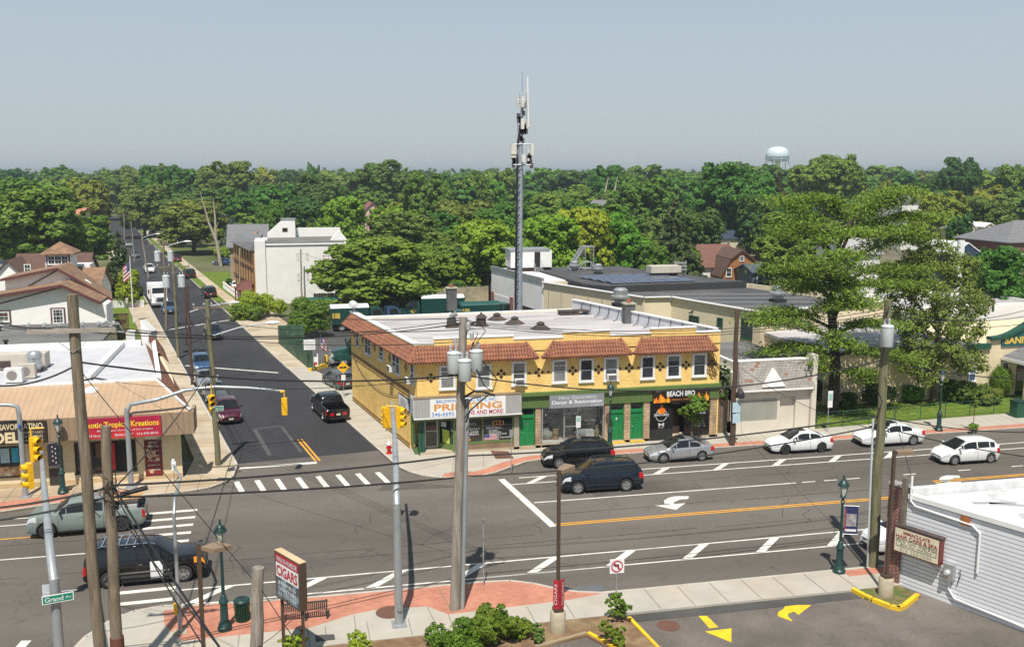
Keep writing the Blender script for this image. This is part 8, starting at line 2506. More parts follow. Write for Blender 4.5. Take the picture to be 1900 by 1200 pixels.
wire('lower pale cable from the slim grey pole over the truck yard',at_range(560,470,(0,143)),at_range(930,530,(26,125)),1.2,.02)
# ---------------------------------------------------------------- trees
def leaf_mat(name,c,hv=.032,vv=.28,transl=.33):
    m=bpy.data.materials.new(name);m.use_nodes=True
    nt=m.node_tree
    b=nt.nodes['Principled BSDF']
    b.inputs['Roughness'].default_value=.6
    b.inputs['Specular IOR Level'].default_value=.25
    at=nt.nodes.new('ShaderNodeAttribute');at.attribute_name='leafvar'
    oi=nt.nodes.new('ShaderNodeObjectInfo')
    hs=nt.nodes.new('ShaderNodeHueSaturation')
    hs.inputs['Color'].default_value=(*c,1)
    def rng_(src,lo,hi):
        r=nt.nodes.new('ShaderNodeMapRange');r.inputs['To Min'].default_value=lo;r.inputs['To Max'].default_value=hi
        nt.links.new(src,r.inputs['Value']);return r.outputs[0]
    nt.links.new(rng_(oi.outputs['Random'],.5-hv,.5+hv),hs.inputs['Hue'])
    mu=nt.nodes.new('ShaderNodeMath');mu.operation='MULTIPLY'
    nt.links.new(rng_(at.outputs['Fac'],1-vv,1+vv),mu.inputs[0])
    nt.links.new(rng_(oi.outputs['Random'],1.12,.86),mu.inputs[1])
    nt.links.new(mu.outputs[0],hs.inputs['Value'])
    nt.links.new(hs.outputs[0],b.inputs['Base Color'])
    tr=nt.nodes.new('ShaderNodeBsdfTranslucent');nt.links.new(hs.outputs[0],tr.inputs['Color'])
    mx=nt.nodes.new('ShaderNodeMixShader');mx.inputs[0].default_value=transl
    nt.links.new(b.outputs[0],mx.inputs[1]);nt.links.new(tr.outputs[0],mx.inputs[2])
    nt.links.new(mx.outputs[0],nt.nodes['Material Output'].inputs[0])
    return m
LM=dict(mid=leaf_mat('mid green leaves',(.118,.230,.030)),dark=leaf_mat('dark green leaves',(.068,.150,.031)),bright=leaf_mat('bright green leaves',(.193,.336,.028)),
    lime=leaf_mat('yellow green leaves',(.286,.385,.031)),olive=leaf_mat('olive green leaves',(.150,.218,.040)),honey=leaf_mat('golden green leaves',(.223,.286,.035)),
    spruce=leaf_mat('spruce needles',(.099,.131,.042)),brown=leaf_mat('brownish needles',(.112,.099,.045)),pine=leaf_mat('pine needles',(.248,.308,.044),vv=.4),blue=leaf_mat('blue green needles',(.118,.168,.124)),
    hedge=leaf_mat('hedge leaves',(.124,.218,.022)))
BARK=mat('grey brown bark',(.11,.085,.062),rough=.95,var=.3,scale=3)
BARKP=mat('pale bark',(.36,.31,.24),rough=.9,var=.25,scale=2)
def quads_mesh(name,C,N,S,V,m,asp=1.0):
    """leaf cards: centres, normals, sizes, per-card value"""
    n=len(C)
    rg=np.random.default_rng(n)
    r=rg.normal(size=(n,3))
    u=np.cross(N,r);u /= np.linalg.norm(u,axis=1)[:,None]+1e-9
    w=np.cross(N,u)
    u *= (S*.5)[:,None];w *= (S*.5*asp)[:,None]
    co=np.stack([C-u-w*.6,C+u*.25-w,C+u+w*.5,C-u*.3+w],1).reshape(-1,3)
    me=bpy.data.meshes.new(name)
    me.vertices.add(4*n);me.vertices.foreach_set('co',co.astype(np.float32).ravel())
    me.loops.add(4*n);me.loops.foreach_set('vertex_index',np.arange(4*n,dtype=np.int32))
    me.polygons.add(n);me.polygons.foreach_set('loop_start',np.arange(0,4*n,4,dtype=np.int32));me.polygons.foreach_set('loop_total',np.full(n,4,dtype=np.int32))
    a=me.attributes.new('leafvar','FLOAT','FACE');a.data.foreach_set('value',V.astype(np.float32))
    me.materials.append(m)
    me.update();me.validate()
    return me
def unit(v):return v/(np.linalg.norm(v,axis=-1,keepdims=True)+1e-9)
def blob_cloud(rg,lobes,nleaf,flat=1.0,out=.75):
    """leaves on lumpy lobes: lobes = [(centre, radius)]; returns centres, normals, values"""
    Cs,Ns,Vs=[],[],[]
    tot=sum(r*r for _,r in lobes)
    for c,r in lobes:
        k=max(int(nleaf*r*r/tot),6)
        ncl=max(int(k/38),3)
        cd=unit(rg.normal(size=(ncl,3))+np.array([0,0,.25]))
        cr=r*rg.uniform(.72,1.08,ncl)
        cc=np.array(c)+cd*cr[:,None]*np.array([1,1,flat])
        idx=rg.integers(0,ncl,k)
        d=unit(rg.normal(size=(k,3)))
        sp=r*rg.uniform(.25,.42,ncl)[idx]
        p=cc[idx]+d*(sp*rg.uniform(.35,1.0,k) ** .5)[:,None]*np.array([1,1,.75])
        nn=unit(d*.8+unit(p-np.array(c))*out+rg.normal(size=(k,3))*.45+np.array([0,0,.35]))
        v=rg.uniform(.25,.75,ncl)[idx]+rg.normal(size=k)*.2
        Cs.append(p);Ns.append(nn);Vs.append(np.clip(v,0,1))
    return np.concatenate(Cs),np.concatenate(Ns),np.concatenate(Vs)
HP=2.5
def broad_lobes(rg,n,shape='round'):
    """lobes of a crown of radius 1 and total height HP"""
    L_=[]
    for i in range(n):
        t=(i+.5)/n
        if shape=='round':z=.62+1.55*t;R=.82*math.sqrt(max(1-((z-1.3)/1.1) ** 2,.04))
        elif shape=='dome':z=1.35+.85*t;R=.92*math.sqrt(max(1-((z-1.35)/1.0) ** 2,.04))
        elif shape=='tall':z=.38+1.85*t;R=.78*math.sqrt(max(1-((z-1.1)/1.3) ** 2,.03))
        a=i*2.4+rg.uniform(-.6,.6)
        k=rg.uniform(.72,1.0)
        L_.append(((R*k*math.cos(a),R*k*math.sin(a),z+rg.uniform(-.15,.15)),rg.uniform(.22,.40)))
    L_+=[((0,0,1.4),.55),((0,0,1.9),.42)]
    return L_
def trunk_mb(mb,rg,r=.07,n=7):
    mb.tube([(0,0,0),(.02,.01,.5),(0,.03,1.7)],[r,r*.8,r*.3],7)
    for i in range(n):
        a=i*2.4+.5;z=.5+.6*i/n
        mb.tube([(0,0,z),(.3*math.cos(a),.3*math.sin(a),z+.35),(.62*math.cos(a),.62*math.sin(a),z+.75)],[r*.5,r*.35,r*.12],5)
    return mb
PROTO={}
def proto(kind,seed,nleaf,leaf,lm,shape='round',nl=16):
    """a unit tree: crown radius 1, height HP"""
    rg=np.random.default_rng(seed)
    if shape != 'cone':
        C,N,V=blob_cloud(rg,broad_lobes(rg,nl,shape),nleaf,.85)
    else:
        L_=[]
        for i in range(30):
            f=(i/30) ** .9;z=.15+2.25*f;R=(1-f)*.95
            for j in range(max(int(7*(1-f))+1,1)):
                a=rg.uniform(0,6.28);L_.append(((R*.8*math.cos(a),R*.8*math.sin(a),z-.06),.10+.22*(1-f)))
        C,N,V=blob_cloud(rg,L_,nleaf,.35,.5)
    C[:,2]=np.clip(C[:,2],.05,HP)
    PROTO[kind]=quads_mesh('crown',C,N,leaf*rg.uniform(.6,1.35,len(C)),V,LM[lm])
    return PROTO[kind]
def add_trunk(seed,shape='round',r=.05):
    rg=np.random.default_rng(seed)
    m=MB()
    if shape=='cone':m.tube([(0,0,0),(0,0,2.4)],[.06,.01],7)
    else:trunk_mb(m,rg)
    me=bpy.data.meshes.new('trunk');me.from_pydata([tuple(v) for v in m.v],[],m.f);me.materials.append(BARK);return me
TRK=add_trunk(1);TRKC=add_trunk(2,'cone')
for i,(lm,shape,nl) in enumerate((('mid','round',26),('dark','round',22),('bright','round',28),('lime','tall',24),('olive','dome',26),('honey','round',30),('mid','dome',28),('dark','tall',22),('mid','tall',24))):
    proto('n%d' % i,20+i,30000,.07,lm,shape,nl)
    proto('f%d' % i,50+i,10000,.108,lm,shape,nl-6)
for lm in ('spruce','brown','blue'):
    proto('c_'+lm,80+len(lm),14000,.085,lm,'cone')
def cmesh(kind,lm):
    k=kind+lm
    if k not in PROTO:
        me=PROTO[kind].copy();me.materials.clear();me.materials.append(LM[lm]);PROTO[k]=me
    return PROTO[k]
trn=random.Random(21)
def tree(label,px,ytop,D,wpx,kind,lm=None,group=None,name='leafy_tree',zbase=.0,cat='tree',trunk=True):
    x,y=AZ(px,D)
    h=max(ZT(ytop,D)-zbase,1.0)
    r=wpx/FPX*D/2*1.0
    t=thing(name,label,cat,(x,y,zbase),group)
    c=bpy.data.objects.new('crown',cmesh(kind,lm) if lm else PROTO[kind]);COL.objects.link(c);c.parent=t
    c.scale=(r,r,h/HP);c.rotation_euler=(0,0,trn.uniform(0,6.28))
    if trunk:
        k=bpy.data.objects.new('trunk',TRKC if kind.startswith('c') else TRK);COL.objects.link(k);k.parent=t
        k.scale=(r,r,h/HP)
    return t
NT=[
 ('big golden green locust spilling over the right end of the white block',684,432,131,232,'n3','honey'),
 ('mid green tree right of the locust, behind the truck yard fence',800,455,148,130,'n8','mid'),
 ('olive tree rising behind the golden green locust',745,395,175,150,'n5','olive'),
 ('bright green maple behind the tall grey chimney',905,395,145,130,'n3','bright'),
 ('tall bright green maple directly behind the roof cabin',1010,388,146,140,'n3','bright'),
 ('vivid yellow green maple behind the roof stair',1085,372,150,120,'n3','lime'),
 ('bright green tree right of the roof stair',1150,392,152,110,'n8','bright'),
 ('rusty green spruce behind the works roof',1252,362,168,125,'c_brown','spruce'),
 ('small dark round tree at the foot of the rusty spruce',1212,450,150,80,'n1','mid'),
 ('leafy tree between the rusty spruce and the solar roofed house',1300,385,190,90,'n0','dark'),
 ('broad maple behind the left branches of the pine',1490,392,150,170,'n8','mid'),
 ('dark brown conifer under the water tower',1447,305,250,70,'c_brown','brown'),
 ('dense dark maple at the right edge above the district office',1880,455,108,130,'n1','mid'),
 ('second dense maple at the right edge, nearer the curved gable',1838,480,116,90,'n1','dark'),
 ('golden topped tree right of the pine crown',1745,355,205,105,'n5','honey'),
 ('bright yellow green tall tree above the white block',632,355,196,95,'n3','lime'),
 ('dark leafy tree left of the yellow green tall tree',562,368,200,110,'n1','dark'),
 ('round mid green tree directly left of the white block roof',497,372,192,62,'n1','mid'),
 ('huge leafy tree behind the cupola of the white house',60,345,172,200,'n0','mid'),
 ('second huge tree at the left edge behind the white house',0,330,200,160,'n0','mid'),
 ('tree between the cupola and the spruce',150,400,190,110,'n1','mid'),
 ('tall dark spruce beside the left pavement of the side street',212,418,150,72,'c_spruce','spruce'),
 ('small vivid green tree at the flagpole lawn',225,494,138,46,'n3','lime'),
 ('broad olive tree over the top of the side street',262,345,290,90,'n5','olive'),
 ('wide spreading tree shading the right pavement of the side street',352,375,232,130,'n5','olive'),
 ('blue green spruce behind the forked bare trunk',428,395,225,62,'c_blue','blue'),
 ('mid green tree under the blue green spruce',460,440,240,60,'n0','mid'),
 ('great umbrella shaped tree standing above the others',705,297,330,104,'n6','olive'),
 ('tall tree right of the umbrella shaped tree',792,318,250,92,'n8','mid'),
 ('golden leafed tree at the left above the street trees',160,335,290,80,'n5','honey'),
 ('tree with two pale bare trunks showing, near the middle',1125,307,330,70,'n6','mid'),
 ('tall dark tree above the solar roofed house',1355,302,235,130,'n6','mid'),
 ('broad dark tree right of the water tower',1540,287,300,120,'n6','mid'),
 ('rounded dark tree near the right edge of the tree line',1782,292,300,75,'n6','dark'),
 ('tree at the right end of the tree line',1885,305,290,80,'n0','mid'),
 ('dark tree behind the solar roofed house',1410,360,215,90,'n1','dark'),
 ('mid green tree above the bright maples',1195,325,240,110,'n0','mid'),
 ('tree above the roof cabin',935,375,200,120,'n0','mid'),
 ('dark tree left of the umbrella shaped tree',590,322,290,90,'n6','dark'),
 ('wide tree above the golden locust',860,372,215,120,'n0','olive'),
 ('mid green tree right of the roof stair maples',1040,355,240,120,'n0','mid'),
 ('dome shaped tree left of the street on the tree line',420,300,330,110,'n6','olive'),
 ('leafy tree above the street on the tree line',285,305,330,70,'n8','mid'),
 ('golden tree beside the arched window house',1840,365,215,100,'n5','olive'),
 ('small dark tree beside the arched window house',1790,395,190,50,'n1','dark'),
 ('pale flowering bush in front of the arched window house',1770,440,170,70,'n2','lime'),
]
for (lab,px,yt,D,w,kd,lm) in NT:
    tree(lab,px,yt,D,w,kd,lm,name='spruce_tree' if kd.startswith('c') else 'leafy_tree')
belt=[]
def ZY(z,D):return 600+FPX*math.tan(math.atan((CAMH-z)/D)-PITCH)
for D,step,ylo,yhi in ((185,70,400,440),(218,66,368,405),(262,62,342,380),(315,58,318,356),(380,54,302,338),(470,48,299,328)):
    px=-60+(D*7) % 40
    while px<1960:
        q=px+trn.uniform(-14,14)
        x_,y_=AZ(q,D)
        st=LK(y_)-8<x_<RK(y_)+4
        if not (st and y_<360):belt.append((q,trn.uniform(ylo,yhi),D+trn.uniform(-22,22),step*trn.choice((.8,1.2,1.5,1.9,2.3))*trn.uniform(.9,1.1)))
        px+=step
for D,n_ in ((172,26),(205,24)):
    for k in range(n_):
        q=440+860*k/n_+trn.uniform(-12,12)
        belt.append((q,ZY(trn.uniform(5,8),D),D+trn.uniform(-8,8),trn.uniform(60,95)))
kk=['f0','f1','f2','f4','f5','f6','f7','f8','f0','f6','f1','f4','f2','f0','f8','c_spruce','c_blue']
for (px,yt,D,w) in belt:
    if 1640<px<1900 and D<235:continue
    if 640<px<720 and D<280:continue
    if 1280<px<1420 and D<235:continue
    if D<200 and not (440<px<1300):continue
    if D<245 and (90<px<470 or 400<px<470):continue
    k=trn.choice(kk)
    x,y=AZ(px,D)
    h=ZT(yt,D);r=w/FPX*D/2
    if k[0]=='c':r *= .55
    o=bpy.data.objects.new('leafy_tree',PROTO[k]);COL.objects.link(o)
    o.location=(x,y,0);o.scale=(r,r,h/HP);o.rotation_euler=(0,0,trn.uniform(0,6.28))
    tag(o,'one of the many mixed green trees in the wooded belt below the skyline','tree','trees of the wooded belt')
fc,fn,fv,fsz=[],[],[],[]
rg=np.random.default_rng(77)
for D in (560,660,790,960,1200):
    for px in np.arange(-120,2020,24):
        x,y=AZ(px+rg.uniform(-10,10),D+rg.uniform(-45,45))
        h=ZT(rg.uniform(309,325),D) ;r=rg.uniform(14,24)/FPX*D
        C,N,V=blob_cloud(rg,broad_lobes(rg,9),700,.85)
        fc.append(C*np.array([r,r,h/HP])+np.array([x,y,0]));fn.append(N);fv.append(V);fsz.append(np.full(len(C),r*.22))
S=np.concatenate(fsz)
me=quads_mesh('far_woods',np.concatenate(fc),np.concatenate(fn),S*rg.uniform(.7,1.3,len(S)),np.concatenate(fv),LM['mid'])
o=bpy.data.objects.new('far_woods',me);COL.objects.link(o);tag(o,kind='stuff')
struct(MB().hexa([(-6000,1250,-.04),(6000,1250,-.04),(6000,9000,-.04),(-6000,9000,-.04)],[(-6000,1300,14),(6000,1300,14),(6000,9000,15),(-6000,9000,15)]),'distant_wooded_land',mat('distant woodland green',(.05,.085,.022),rough=1,var=.35,scale=.02,spec=0))
x,y=AZ(402,200)
t=thing('bare_tree','pale bare forked trunk leaning beside the right pavement of the side street','tree',(x,y,0))
MB().tube([(x,y,0),(x-.6,y,5),(x-2.0,y,9),(x-3.4,y,15.3)],[.4,.32,.22,.05],8).build('trunk',BARKP,t)
MB().tube([(x-.75,y,5.6),(x-.7,y,10),(x-.9,y,14)],[.28,.2,.05],7).build('limb',BARKP,t);MB().tube([(x-.7,y,7.5),(x-.1,y,9.2)],[.12,.04],6).build('limb',BARKP,t)
for px,D in ((1116,322),(1133,322)):
    x,y=AZ(px,D);s_=1 if px<1125 else-1
    t=thing('bare_tree',('left' if s_>0 else 'right')+' one of two pale bare trunks at the middle of the tree belt','tree',(x,y,0))
    MB().tube([(x,y,0),(x,y,8),(x+1.6,y,14),(x+2.4,y,18)],[.5,.45,.3,.08],7).build('trunk',BARKP,t);MB().tube([(x,y,8),(x-2.5,y,11)],[.3,.08],6).build('limb',BARKP,t)
# ---- the big layered pine and its neighbours
def needle_layer(rg,path,w,n):
    """flat sprays of needles along a limb"""
    P=[Vector(p) for p in path]
    C,N=[],[]
    for i in range(n):
        t=rg.uniform(.15,1) ** .7*(len(P)-1);k=min(int(t),len(P)-2)
        p=np.array(P[k].lerp(P[k+1],t-k))
        q=p+rg.normal(size=3)*np.array([w,w,w*.22])*(.55+.45*t/(len(P)-1))
        q[2]+=.12*w-.05*abs(q[0]-p[0])
        C.append(q);N.append(unit(rg.normal(size=3)*.55+np.array([0,0,.75])))
    return C,N
PX,PY=41.5,68.0
PT=thing('pine_tree','huge spreading pine with flat layered branches in front of the district office','tree',(PX,PY,0))
tm_=MB();tm_.tube([(PX,PY,0),(PX+.1,PY+.1,4),(PX-.2,PY+.6,8.5),(PX+.4,PY+1.4,12.5),(PX+1.8,PY+2,15.5)],[.48,.42,.32,.2,.06],10)
rg=np.random.default_rng(5)
CC,NN,VV=[],[],[]
def pp_(px,py,Y):a=FY(px,py,Y);return (a[0],Y,a[1])
limbs=[]
for (px0,py0,pts,Y,w,n) in [
  (1548,500,[(1520,440),(1480,390),(1440,368)],70,.75,420),(1560,470,[(1590,400),(1640,365),(1690,352)],70,.8,480),(1560,450,[(1560,400),(1540,372),(1500,366)],69.5,.75,380),
  (1575,440,[(1620,420),(1680,400),(1740,405)],71,.9,520),(1570,420,[(1600,392),(1640,380),(1650,362)],71.5,.9,420),(1555,520,[(1600,470),(1660,445),(1700,440)],71,.9,420),
  (1548,560,[(1500,520),(1470,498),(1440,500)],69,.8,460),(1546,560,[(1520,530),(1490,540),(1460,525)],67,.7,380),(1550,540,[(1600,505),(1650,500),(1700,498)],69,.8,440),
  (1550,570,[(1590,530),(1640,525),(1690,528)],67.5,.75,440),(1548,590,[(1570,545),(1560,520),(1540,515)],66.5,.7,380),
  (1545,610,[(1500,588),(1450,575),(1405,595)],67,.75,520),(1545,625,[(1500,610),(1460,596),(1420,602)],65.8,.65,400),(1550,620,[(1580,606),(1620,600),(1660,606)],66.5,.7,420),
  (1548,660,[(1510,648),(1470,642),(1425,655)],66,.65,380),(1550,660,[(1590,650),(1640,655),(1690,672)],66.5,.7,440),(1550,690,[(1520,690),(1500,672),(1510,660)],65,.6,300),
  (1548,470,[(1560,470),(1570,480),(1560,500)],65.5,.9,320),(1548,520,[(1540,510),(1520,500),(1500,480)],65,.9,320),(1548,540,[(1570,540),(1590,560),(1600,570)],65,.9,320),(1548,600,[(1545,620),(1560,640),(1580,640)],64.8,.7,260),(1550,430,[(1600,440),(1660,430),(1700,425)],69,.9,340),(1550,430,[(1500,420),(1470,420),(1450,440)],69,.9,340),
  (1552,690,[(1580,688),(1620,694),(1600,706)],65.2,.6,320),(1550,480,[(1530,450),(1550,430),(1600,430)],68,.8,380),(1550,590,[(1530,575),(1550,560),(1580,570)],65.5,.6,320)]:
    a=pp_(px0,py0,PY)
    path=[a]+[pp_(p[0],p[1],Y+(k-1)*.3) for k,p in enumerate(pts)]
    tm_.tube(path,[.16,.12,.08,.03],6)
    c,n_2=needle_layer(rg,path,w*1.2,n*5)
    CC+=c;NN+=n_2;VV+=list(np.clip(rg.normal(.5,.1)+rg.normal(size=len(c))*.22,0,1))
tm_.build('trunk',mat('dark pine bark',(.06,.045,.035),rough=.95,var=.3,scale=3),PT)
me=quads_mesh('crown',np.array(CC)-np.array([PX,PY,0]),np.array(NN),rg.uniform(.18,.42,len(CC)),np.array(VV),LM['pine'],asp=.32)
o=bpy.data.objects.new('crown',me);COL.objects.link(o);o.parent=PT
TX,TY=52.2,70.0
LT=thing('leafy_tree','airy open crowned tree with pale twigs beside the pine','tree',(TX,TY,0))
m_=MB();m_.tube([(TX,TY,0),(TX,TY,3.5),(TX+.2,TY+.5,7)],[.34,.3,.2],9)
lob=[]
for (px,py,r,Y) in [(1700,470,1.7,71),(1740,455,1.8,72),(1780,480,1.8,71),(1665,510,1.7,70),(1720,520,1.8,69),(1775,530,1.9,70),(1810,540,1.5,71),(1680,570,1.7,69.5),(1740,580,1.7,68.5),(1790,590,1.7,69),(1700,625,1.5,68.5),(1760,640,1.6,68),(1800,650,1.4,68.5),(1725,675,1.2,68),(1690,660,1.1,69)]:
    p=pp_(px,py+22,Y);lob.append((p,r*.9))
    q=Vector((TX+.1,TY+.3,3.5+(p[2]-3)*.35));m_.tube([q,q.lerp(Vector(p),.5)+Vector((0,0,.4)),p],[.12,.08,.03],6)
    for k in range(3):m_.tube([p,(p[0]+rg.uniform(-1.6,1.6),p[1]+rg.uniform(-1,1),p[2]+rg.uniform(.2,1.5))],[.035,.012],4)
m_.build('trunk',mat('twiggy bark',(.17,.14,.10),rough=.95,var=.3),LT)
C,N,V=blob_cloud(rg,[((c[0]-TX,c[1]-TY,c[2]),r) for c,r in lob],26000,.8)
o=bpy.data.objects.new('crown',quads_mesh('crown',C,N,rg.uniform(.13,.30,len(C)),V,LM['olive'],.6));COL.objects.link(o);o.parent=LT
BX,BY=27.0,62.2
ST=thing('street_tree','small round street tree in front of the barbecue shop','tree',(BX,BY,.13))
MB().tube([(BX,BY,.1),(BX+.02,BY,1.2),(BX,BY,2.3)],[.09,.07,.04],8).build('trunk',BARK,ST)
lob=[]
for k in range(11):
    a=k*2.4;lob.append(((.75*math.cos(a)*(.5+.5*(k % 3)/2),.7*math.sin(a)*(.5+.5*(k % 3)/2),1.75+1.35*((k*.37) % 1)),.42))
lob.append(((.05,0,3.2),.4))
C,N,V=blob_cloud(rg,lob,6500,.8)
o=bpy.data.objects.new('crown',quads_mesh('crown',C,N,rg.uniform(.08,.17,len(C)),V,LM['mid']));COL.objects.link(o);o.parent=ST
def shrub(name,label,x,y,z,rx,ry,h,n,lm,leaf,cat='shrub',lumps=9,seed=1,stem=None,group=None):
    r_=np.random.default_rng(seed)
    lob=[((rx*r_.uniform(-.65,.65),ry*r_.uniform(-.65,.65),h*r_.uniform(.2,.75)),min(rx,ry,h)*r_.uniform(.3,.5)) for _ in range(lumps)]
    if lumps==1:lob=[((0,0,h*.5),h*.5)]
    C,N,V=blob_cloud(r_,lob,n*6,.9)
    if lumps==1:C[:,:2] *= rx/(h*.55)
    C[:,2]=np.maximum(C[:,2],.03)
    o=bpy.data.objects.new(name,quads_mesh(name,C,N,leaf*.58*r_.uniform(.6,1.4,len(C)),V,LM[lm],.7));COL.objects.link(o)
    o.location=(x,y,z)
    return tag(o,label,cat,group)
p=G(480,590);shrub('shrub','large yellow green bush at the left end of the screened fence',p.x,p.y,0,4.2,3,3.4,5000,'lime',.32,seed=2)
p=G(455,592);shrub('shrub','dark bush at the kerb in front of the white block',p.x+.5,p.y-1.0,0,2.2,2,2.4,2500,'mid',.3,seed=3)
x,y=AZ(556,112);shrub('shrub','big rounded bush behind the screened fence and yard notice',x,y,0,3.0,2.6,5.0,6500,'mid',.28,lumps=16,seed=4)
p=G(1130,1160,.1)
shrub('shrub','spiky green bush just left of the lot entrance kerb',13.0,37.0,.1,.62,.5,1.35,700,'hedge',.14,seed=5)
p=G(1140,1195,.1);shrub('shrub','small bush below the spiky bush at the lot entrance',p.x,p.y,.1,.5,.5,1.0,600,'hedge',.14,seed=6)
for k,(px,py,rx,h) in enumerate(((905,1195,1.6,1.5),(955,1180,.8,.9),(850,1210,1.4,1.1),(915,1170,.8,1.25))):
    p=G(px,py,.1);shrub('shrub',['wide leafy bush at the bottom edge left of the concrete light base','low bush between the wide bush and the concrete light base','low clump at the bottom edge left of the wide bush','upright sprouting shoots at the top of the wide bush'][k],p.x,p.y,.1,rx,.6 if rx<1 else .9,h,int(1500*rx),'hedge',.13,seed=10+k)
for k,(px,py,s) in enumerate(((665,1200,.55),(540,1208,.6),(1000,1190,.4))):
    p=G(px,py,.1);shrub('shrub',['small sprouting shrub near the dark pavement cover','small shrub at the foot of the cigar sign posts','low weeds left of the concrete light base'][k],p.x,p.y,.1,s,s,.8,500,'lime' if k<2 else 'olive',.12,seed=20+k)
for k,(px,py,rx,h,lm,lu) in enumerate(((1788,720,.8,2.2,'hedge',1),(1823,728,.95,2.1,'hedge',1),(1855,736,.95,2.7,'hedge',1),(1760,740,1.6,1.9,'hedge',9),(1800,748,1.7,1.7,'olive',9),(1832,750,1.2,1.3,'olive',8),(1695,745,1.3,1.6,'bright',8),(1625,752,1.6,2.9,'dark',8),(1520,748,1.5,2.6,'dark',8),(1570,758,1.0,1.5,'dark',7))):
    p=G(px,py,.1)
    shrub('shrub',['clipped round shrub left of the two by the portico window','clipped round shrub in the middle of the three','tallest clipped shrub beside the portico pillar','large dense shrub at the foot of the airy tree','loose olive shrub in front of the clipped ones','low golden shrub below the tallest clipped one','glossy green shrub behind the mossy pole','tall dark hedge block left of the mossy pole','dark hedge beside the shingled office','low dark shrub at the pine trunk'][k],p.x,p.y,.1,rx,rx*.8,h,1800 if lu==1 else 2400,lm,.14 if lu==1 else .18,lumps=lu,seed=30+k)
p=G(1807,800,.13);shrub('shrub','low bright tuft at the foot of the young kerb tree',p.x,p.y,.13,.6,.5,.6,500,'bright',.12,seed=45)
x,y=p.x,p.y+.1
t=thing('street_tree','thin young kerb tree with hardly any leaves near the far lamp','tree',(x,y,.13));MB().tube([(x,y,.1),(x,y,2.6)],[.03,.02],6).build('trunk',BARK,t)
C,N,V=blob_cloud(rg,[((0,0,2.3),.5),((-.3,0,2.8),.3),((.3,0,2.0),.3)],180,.9);o=bpy.data.objects.new('crown',quads_mesh('crown',C,N,rg.uniform(.08,.15,len(C)),V,LM['olive']));COL.objects.link(o);o.parent=t
x,z_=FY(1340,690,64.2)
C,N,V=blob_cloud(rg,[((0,0,3.2),.5),((.1,0,4.0),.5),((.15,0,4.7),.45),((0,0,5.2),.3),((.05,0,2.7),.3)],1500,1.0)
o=bpy.data.objects.new('ivy',quads_mesh('ivy',C,N,rg.uniform(.1,.2,len(C)),V,LM['dark']));COL.objects.link(o);o.location=(30.25,64.5,0);tag(o,'dark ivy hanging in the gap right of the yellow building','ivy')
for k,(px,py,D,r_,h,lm) in enumerate(((505,505,205,3,2.5,'lime'),(415,480,220,3,2.6,'lime'),(440,520,175,2.0,2.0,'dark'),(418,545,165,1.0,1.4,'dark'),(950,545,150,5,3,'mid'),(0,585,125,2.2,3.2,'mid'),(860,540,142,4,3.6,'mid'))):
    x,y=AZ(px,D);shrub('shrub',['yellow green bush behind the leaning trunk','bright bush under the leaning trunk at the pavement','dark clipped bush by the white parked car','small ball shaped shrub on the lawn by the picket fence','undergrowth behind the pale fence by the white garage','bush at the left corner of the white house','undergrowth behind the tall grey chimney'][k],x,y,0,r_,r_*.7,h,1800,lm,.35,seed=60+k)
# ---- houses among the trees
def far_house(label,px,py_e,py_r,D,wpx,depth,wall,roof,ridge='y',wins=(),hipped=False,over=.4):
    x,y=AZ(px,D)
    w=wpx/FPX*D
    ze,zr=ZT(py_e,D),ZT(py_r,D)
    t=thing('house',label,'house',(x,y,0))
    gable(t,x-w/2,x+w/2,y,y+depth,0,ze,zr,ridge,roof,wall,over=over,hipped=hipped)
    T=frame_T((0,y),(1,0))
    for fx,fz,ww,hh in wins:win(t,T,x+fx*w,fz*zr,ww,hh,fw=.1)
    return t
CB=thing('barn_house','brown gambrel roofed house with cedar shingled end behind the works roof','house',(0,0,0))
x0,y0=AZ(1382,166);TB=frame_T((x0,y0),(1,-.12))
zz=lambda py:ZT(py,168)
e=3.6
w=MB(TB);prof=[(-e,0),(e,0),(e,zz(512)),(e*.55,zz(480)),(0,zz(464)),(-e*.55,zz(480)),(-e,zz(512))]
w.add([(a,0,z) for a,z in prof]+[(a,9,z) for a,z in prof],[tuple(range(7)),tuple(range(13,6,-1))]+[(i,i+7,(i+1) % 7+7,(i+1) % 7) for i in range(7)]);w.build('wall',CEDAR,CB)
r=MB(TB)
for i in (2,3,4,5):
    a,b=prof[i],prof[i+1] if i<6 else prof[0]
    A,B=Vector((a[0],0,a[1])),Vector((b[0],0,b[1]));d=(B-A).normalized();n=Vector((-d.z,0,d.x));n=n if n.z>0 else-n
    r.hexa([A+n*.03+Vector((0,-.4,0)),B+n*.03+Vector((0,-.4,0)),B+n*.03+Vector((0,9,0)),A+n*.03+Vector((0,9,0))],[A+n*.25+Vector((0,-.4,0)),B+n*.25+Vector((0,-.4,0)),B+n*.25+Vector((0,9,0)),A+n*.25+Vector((0,9,0))])
r.build('roof',DKROOF,CB)
win(CB,TB,0,zz(478),.8,.9,fw=.1);win(CB,TB,-2.2,zz(503),1.0,1.6,fw=.12)
x1,y1=AZ(1328,171);MB().box(x1-4.2,x1+4.6,y1,y1+9,0,zz(500)).build('side_wall',WWALL,CB)
MB().hexa([(x1-4.6,y1-.5,zz(499)),(x1+6,y1-.5,zz(499)),(x1+6,y1+5,zz(499)),(x1-4.6,y1+5,zz(499))],[(x1-3.2,y1+4.2,zz(459)),(x1+5,y1+4.2,zz(459)),(x1+5,y1+5,zz(459)),(x1-3.2,y1+5,zz(459))]).build('side_roof',mat('red brown shingle',(.15,.065,.045),var=.2,scale=2),CB)
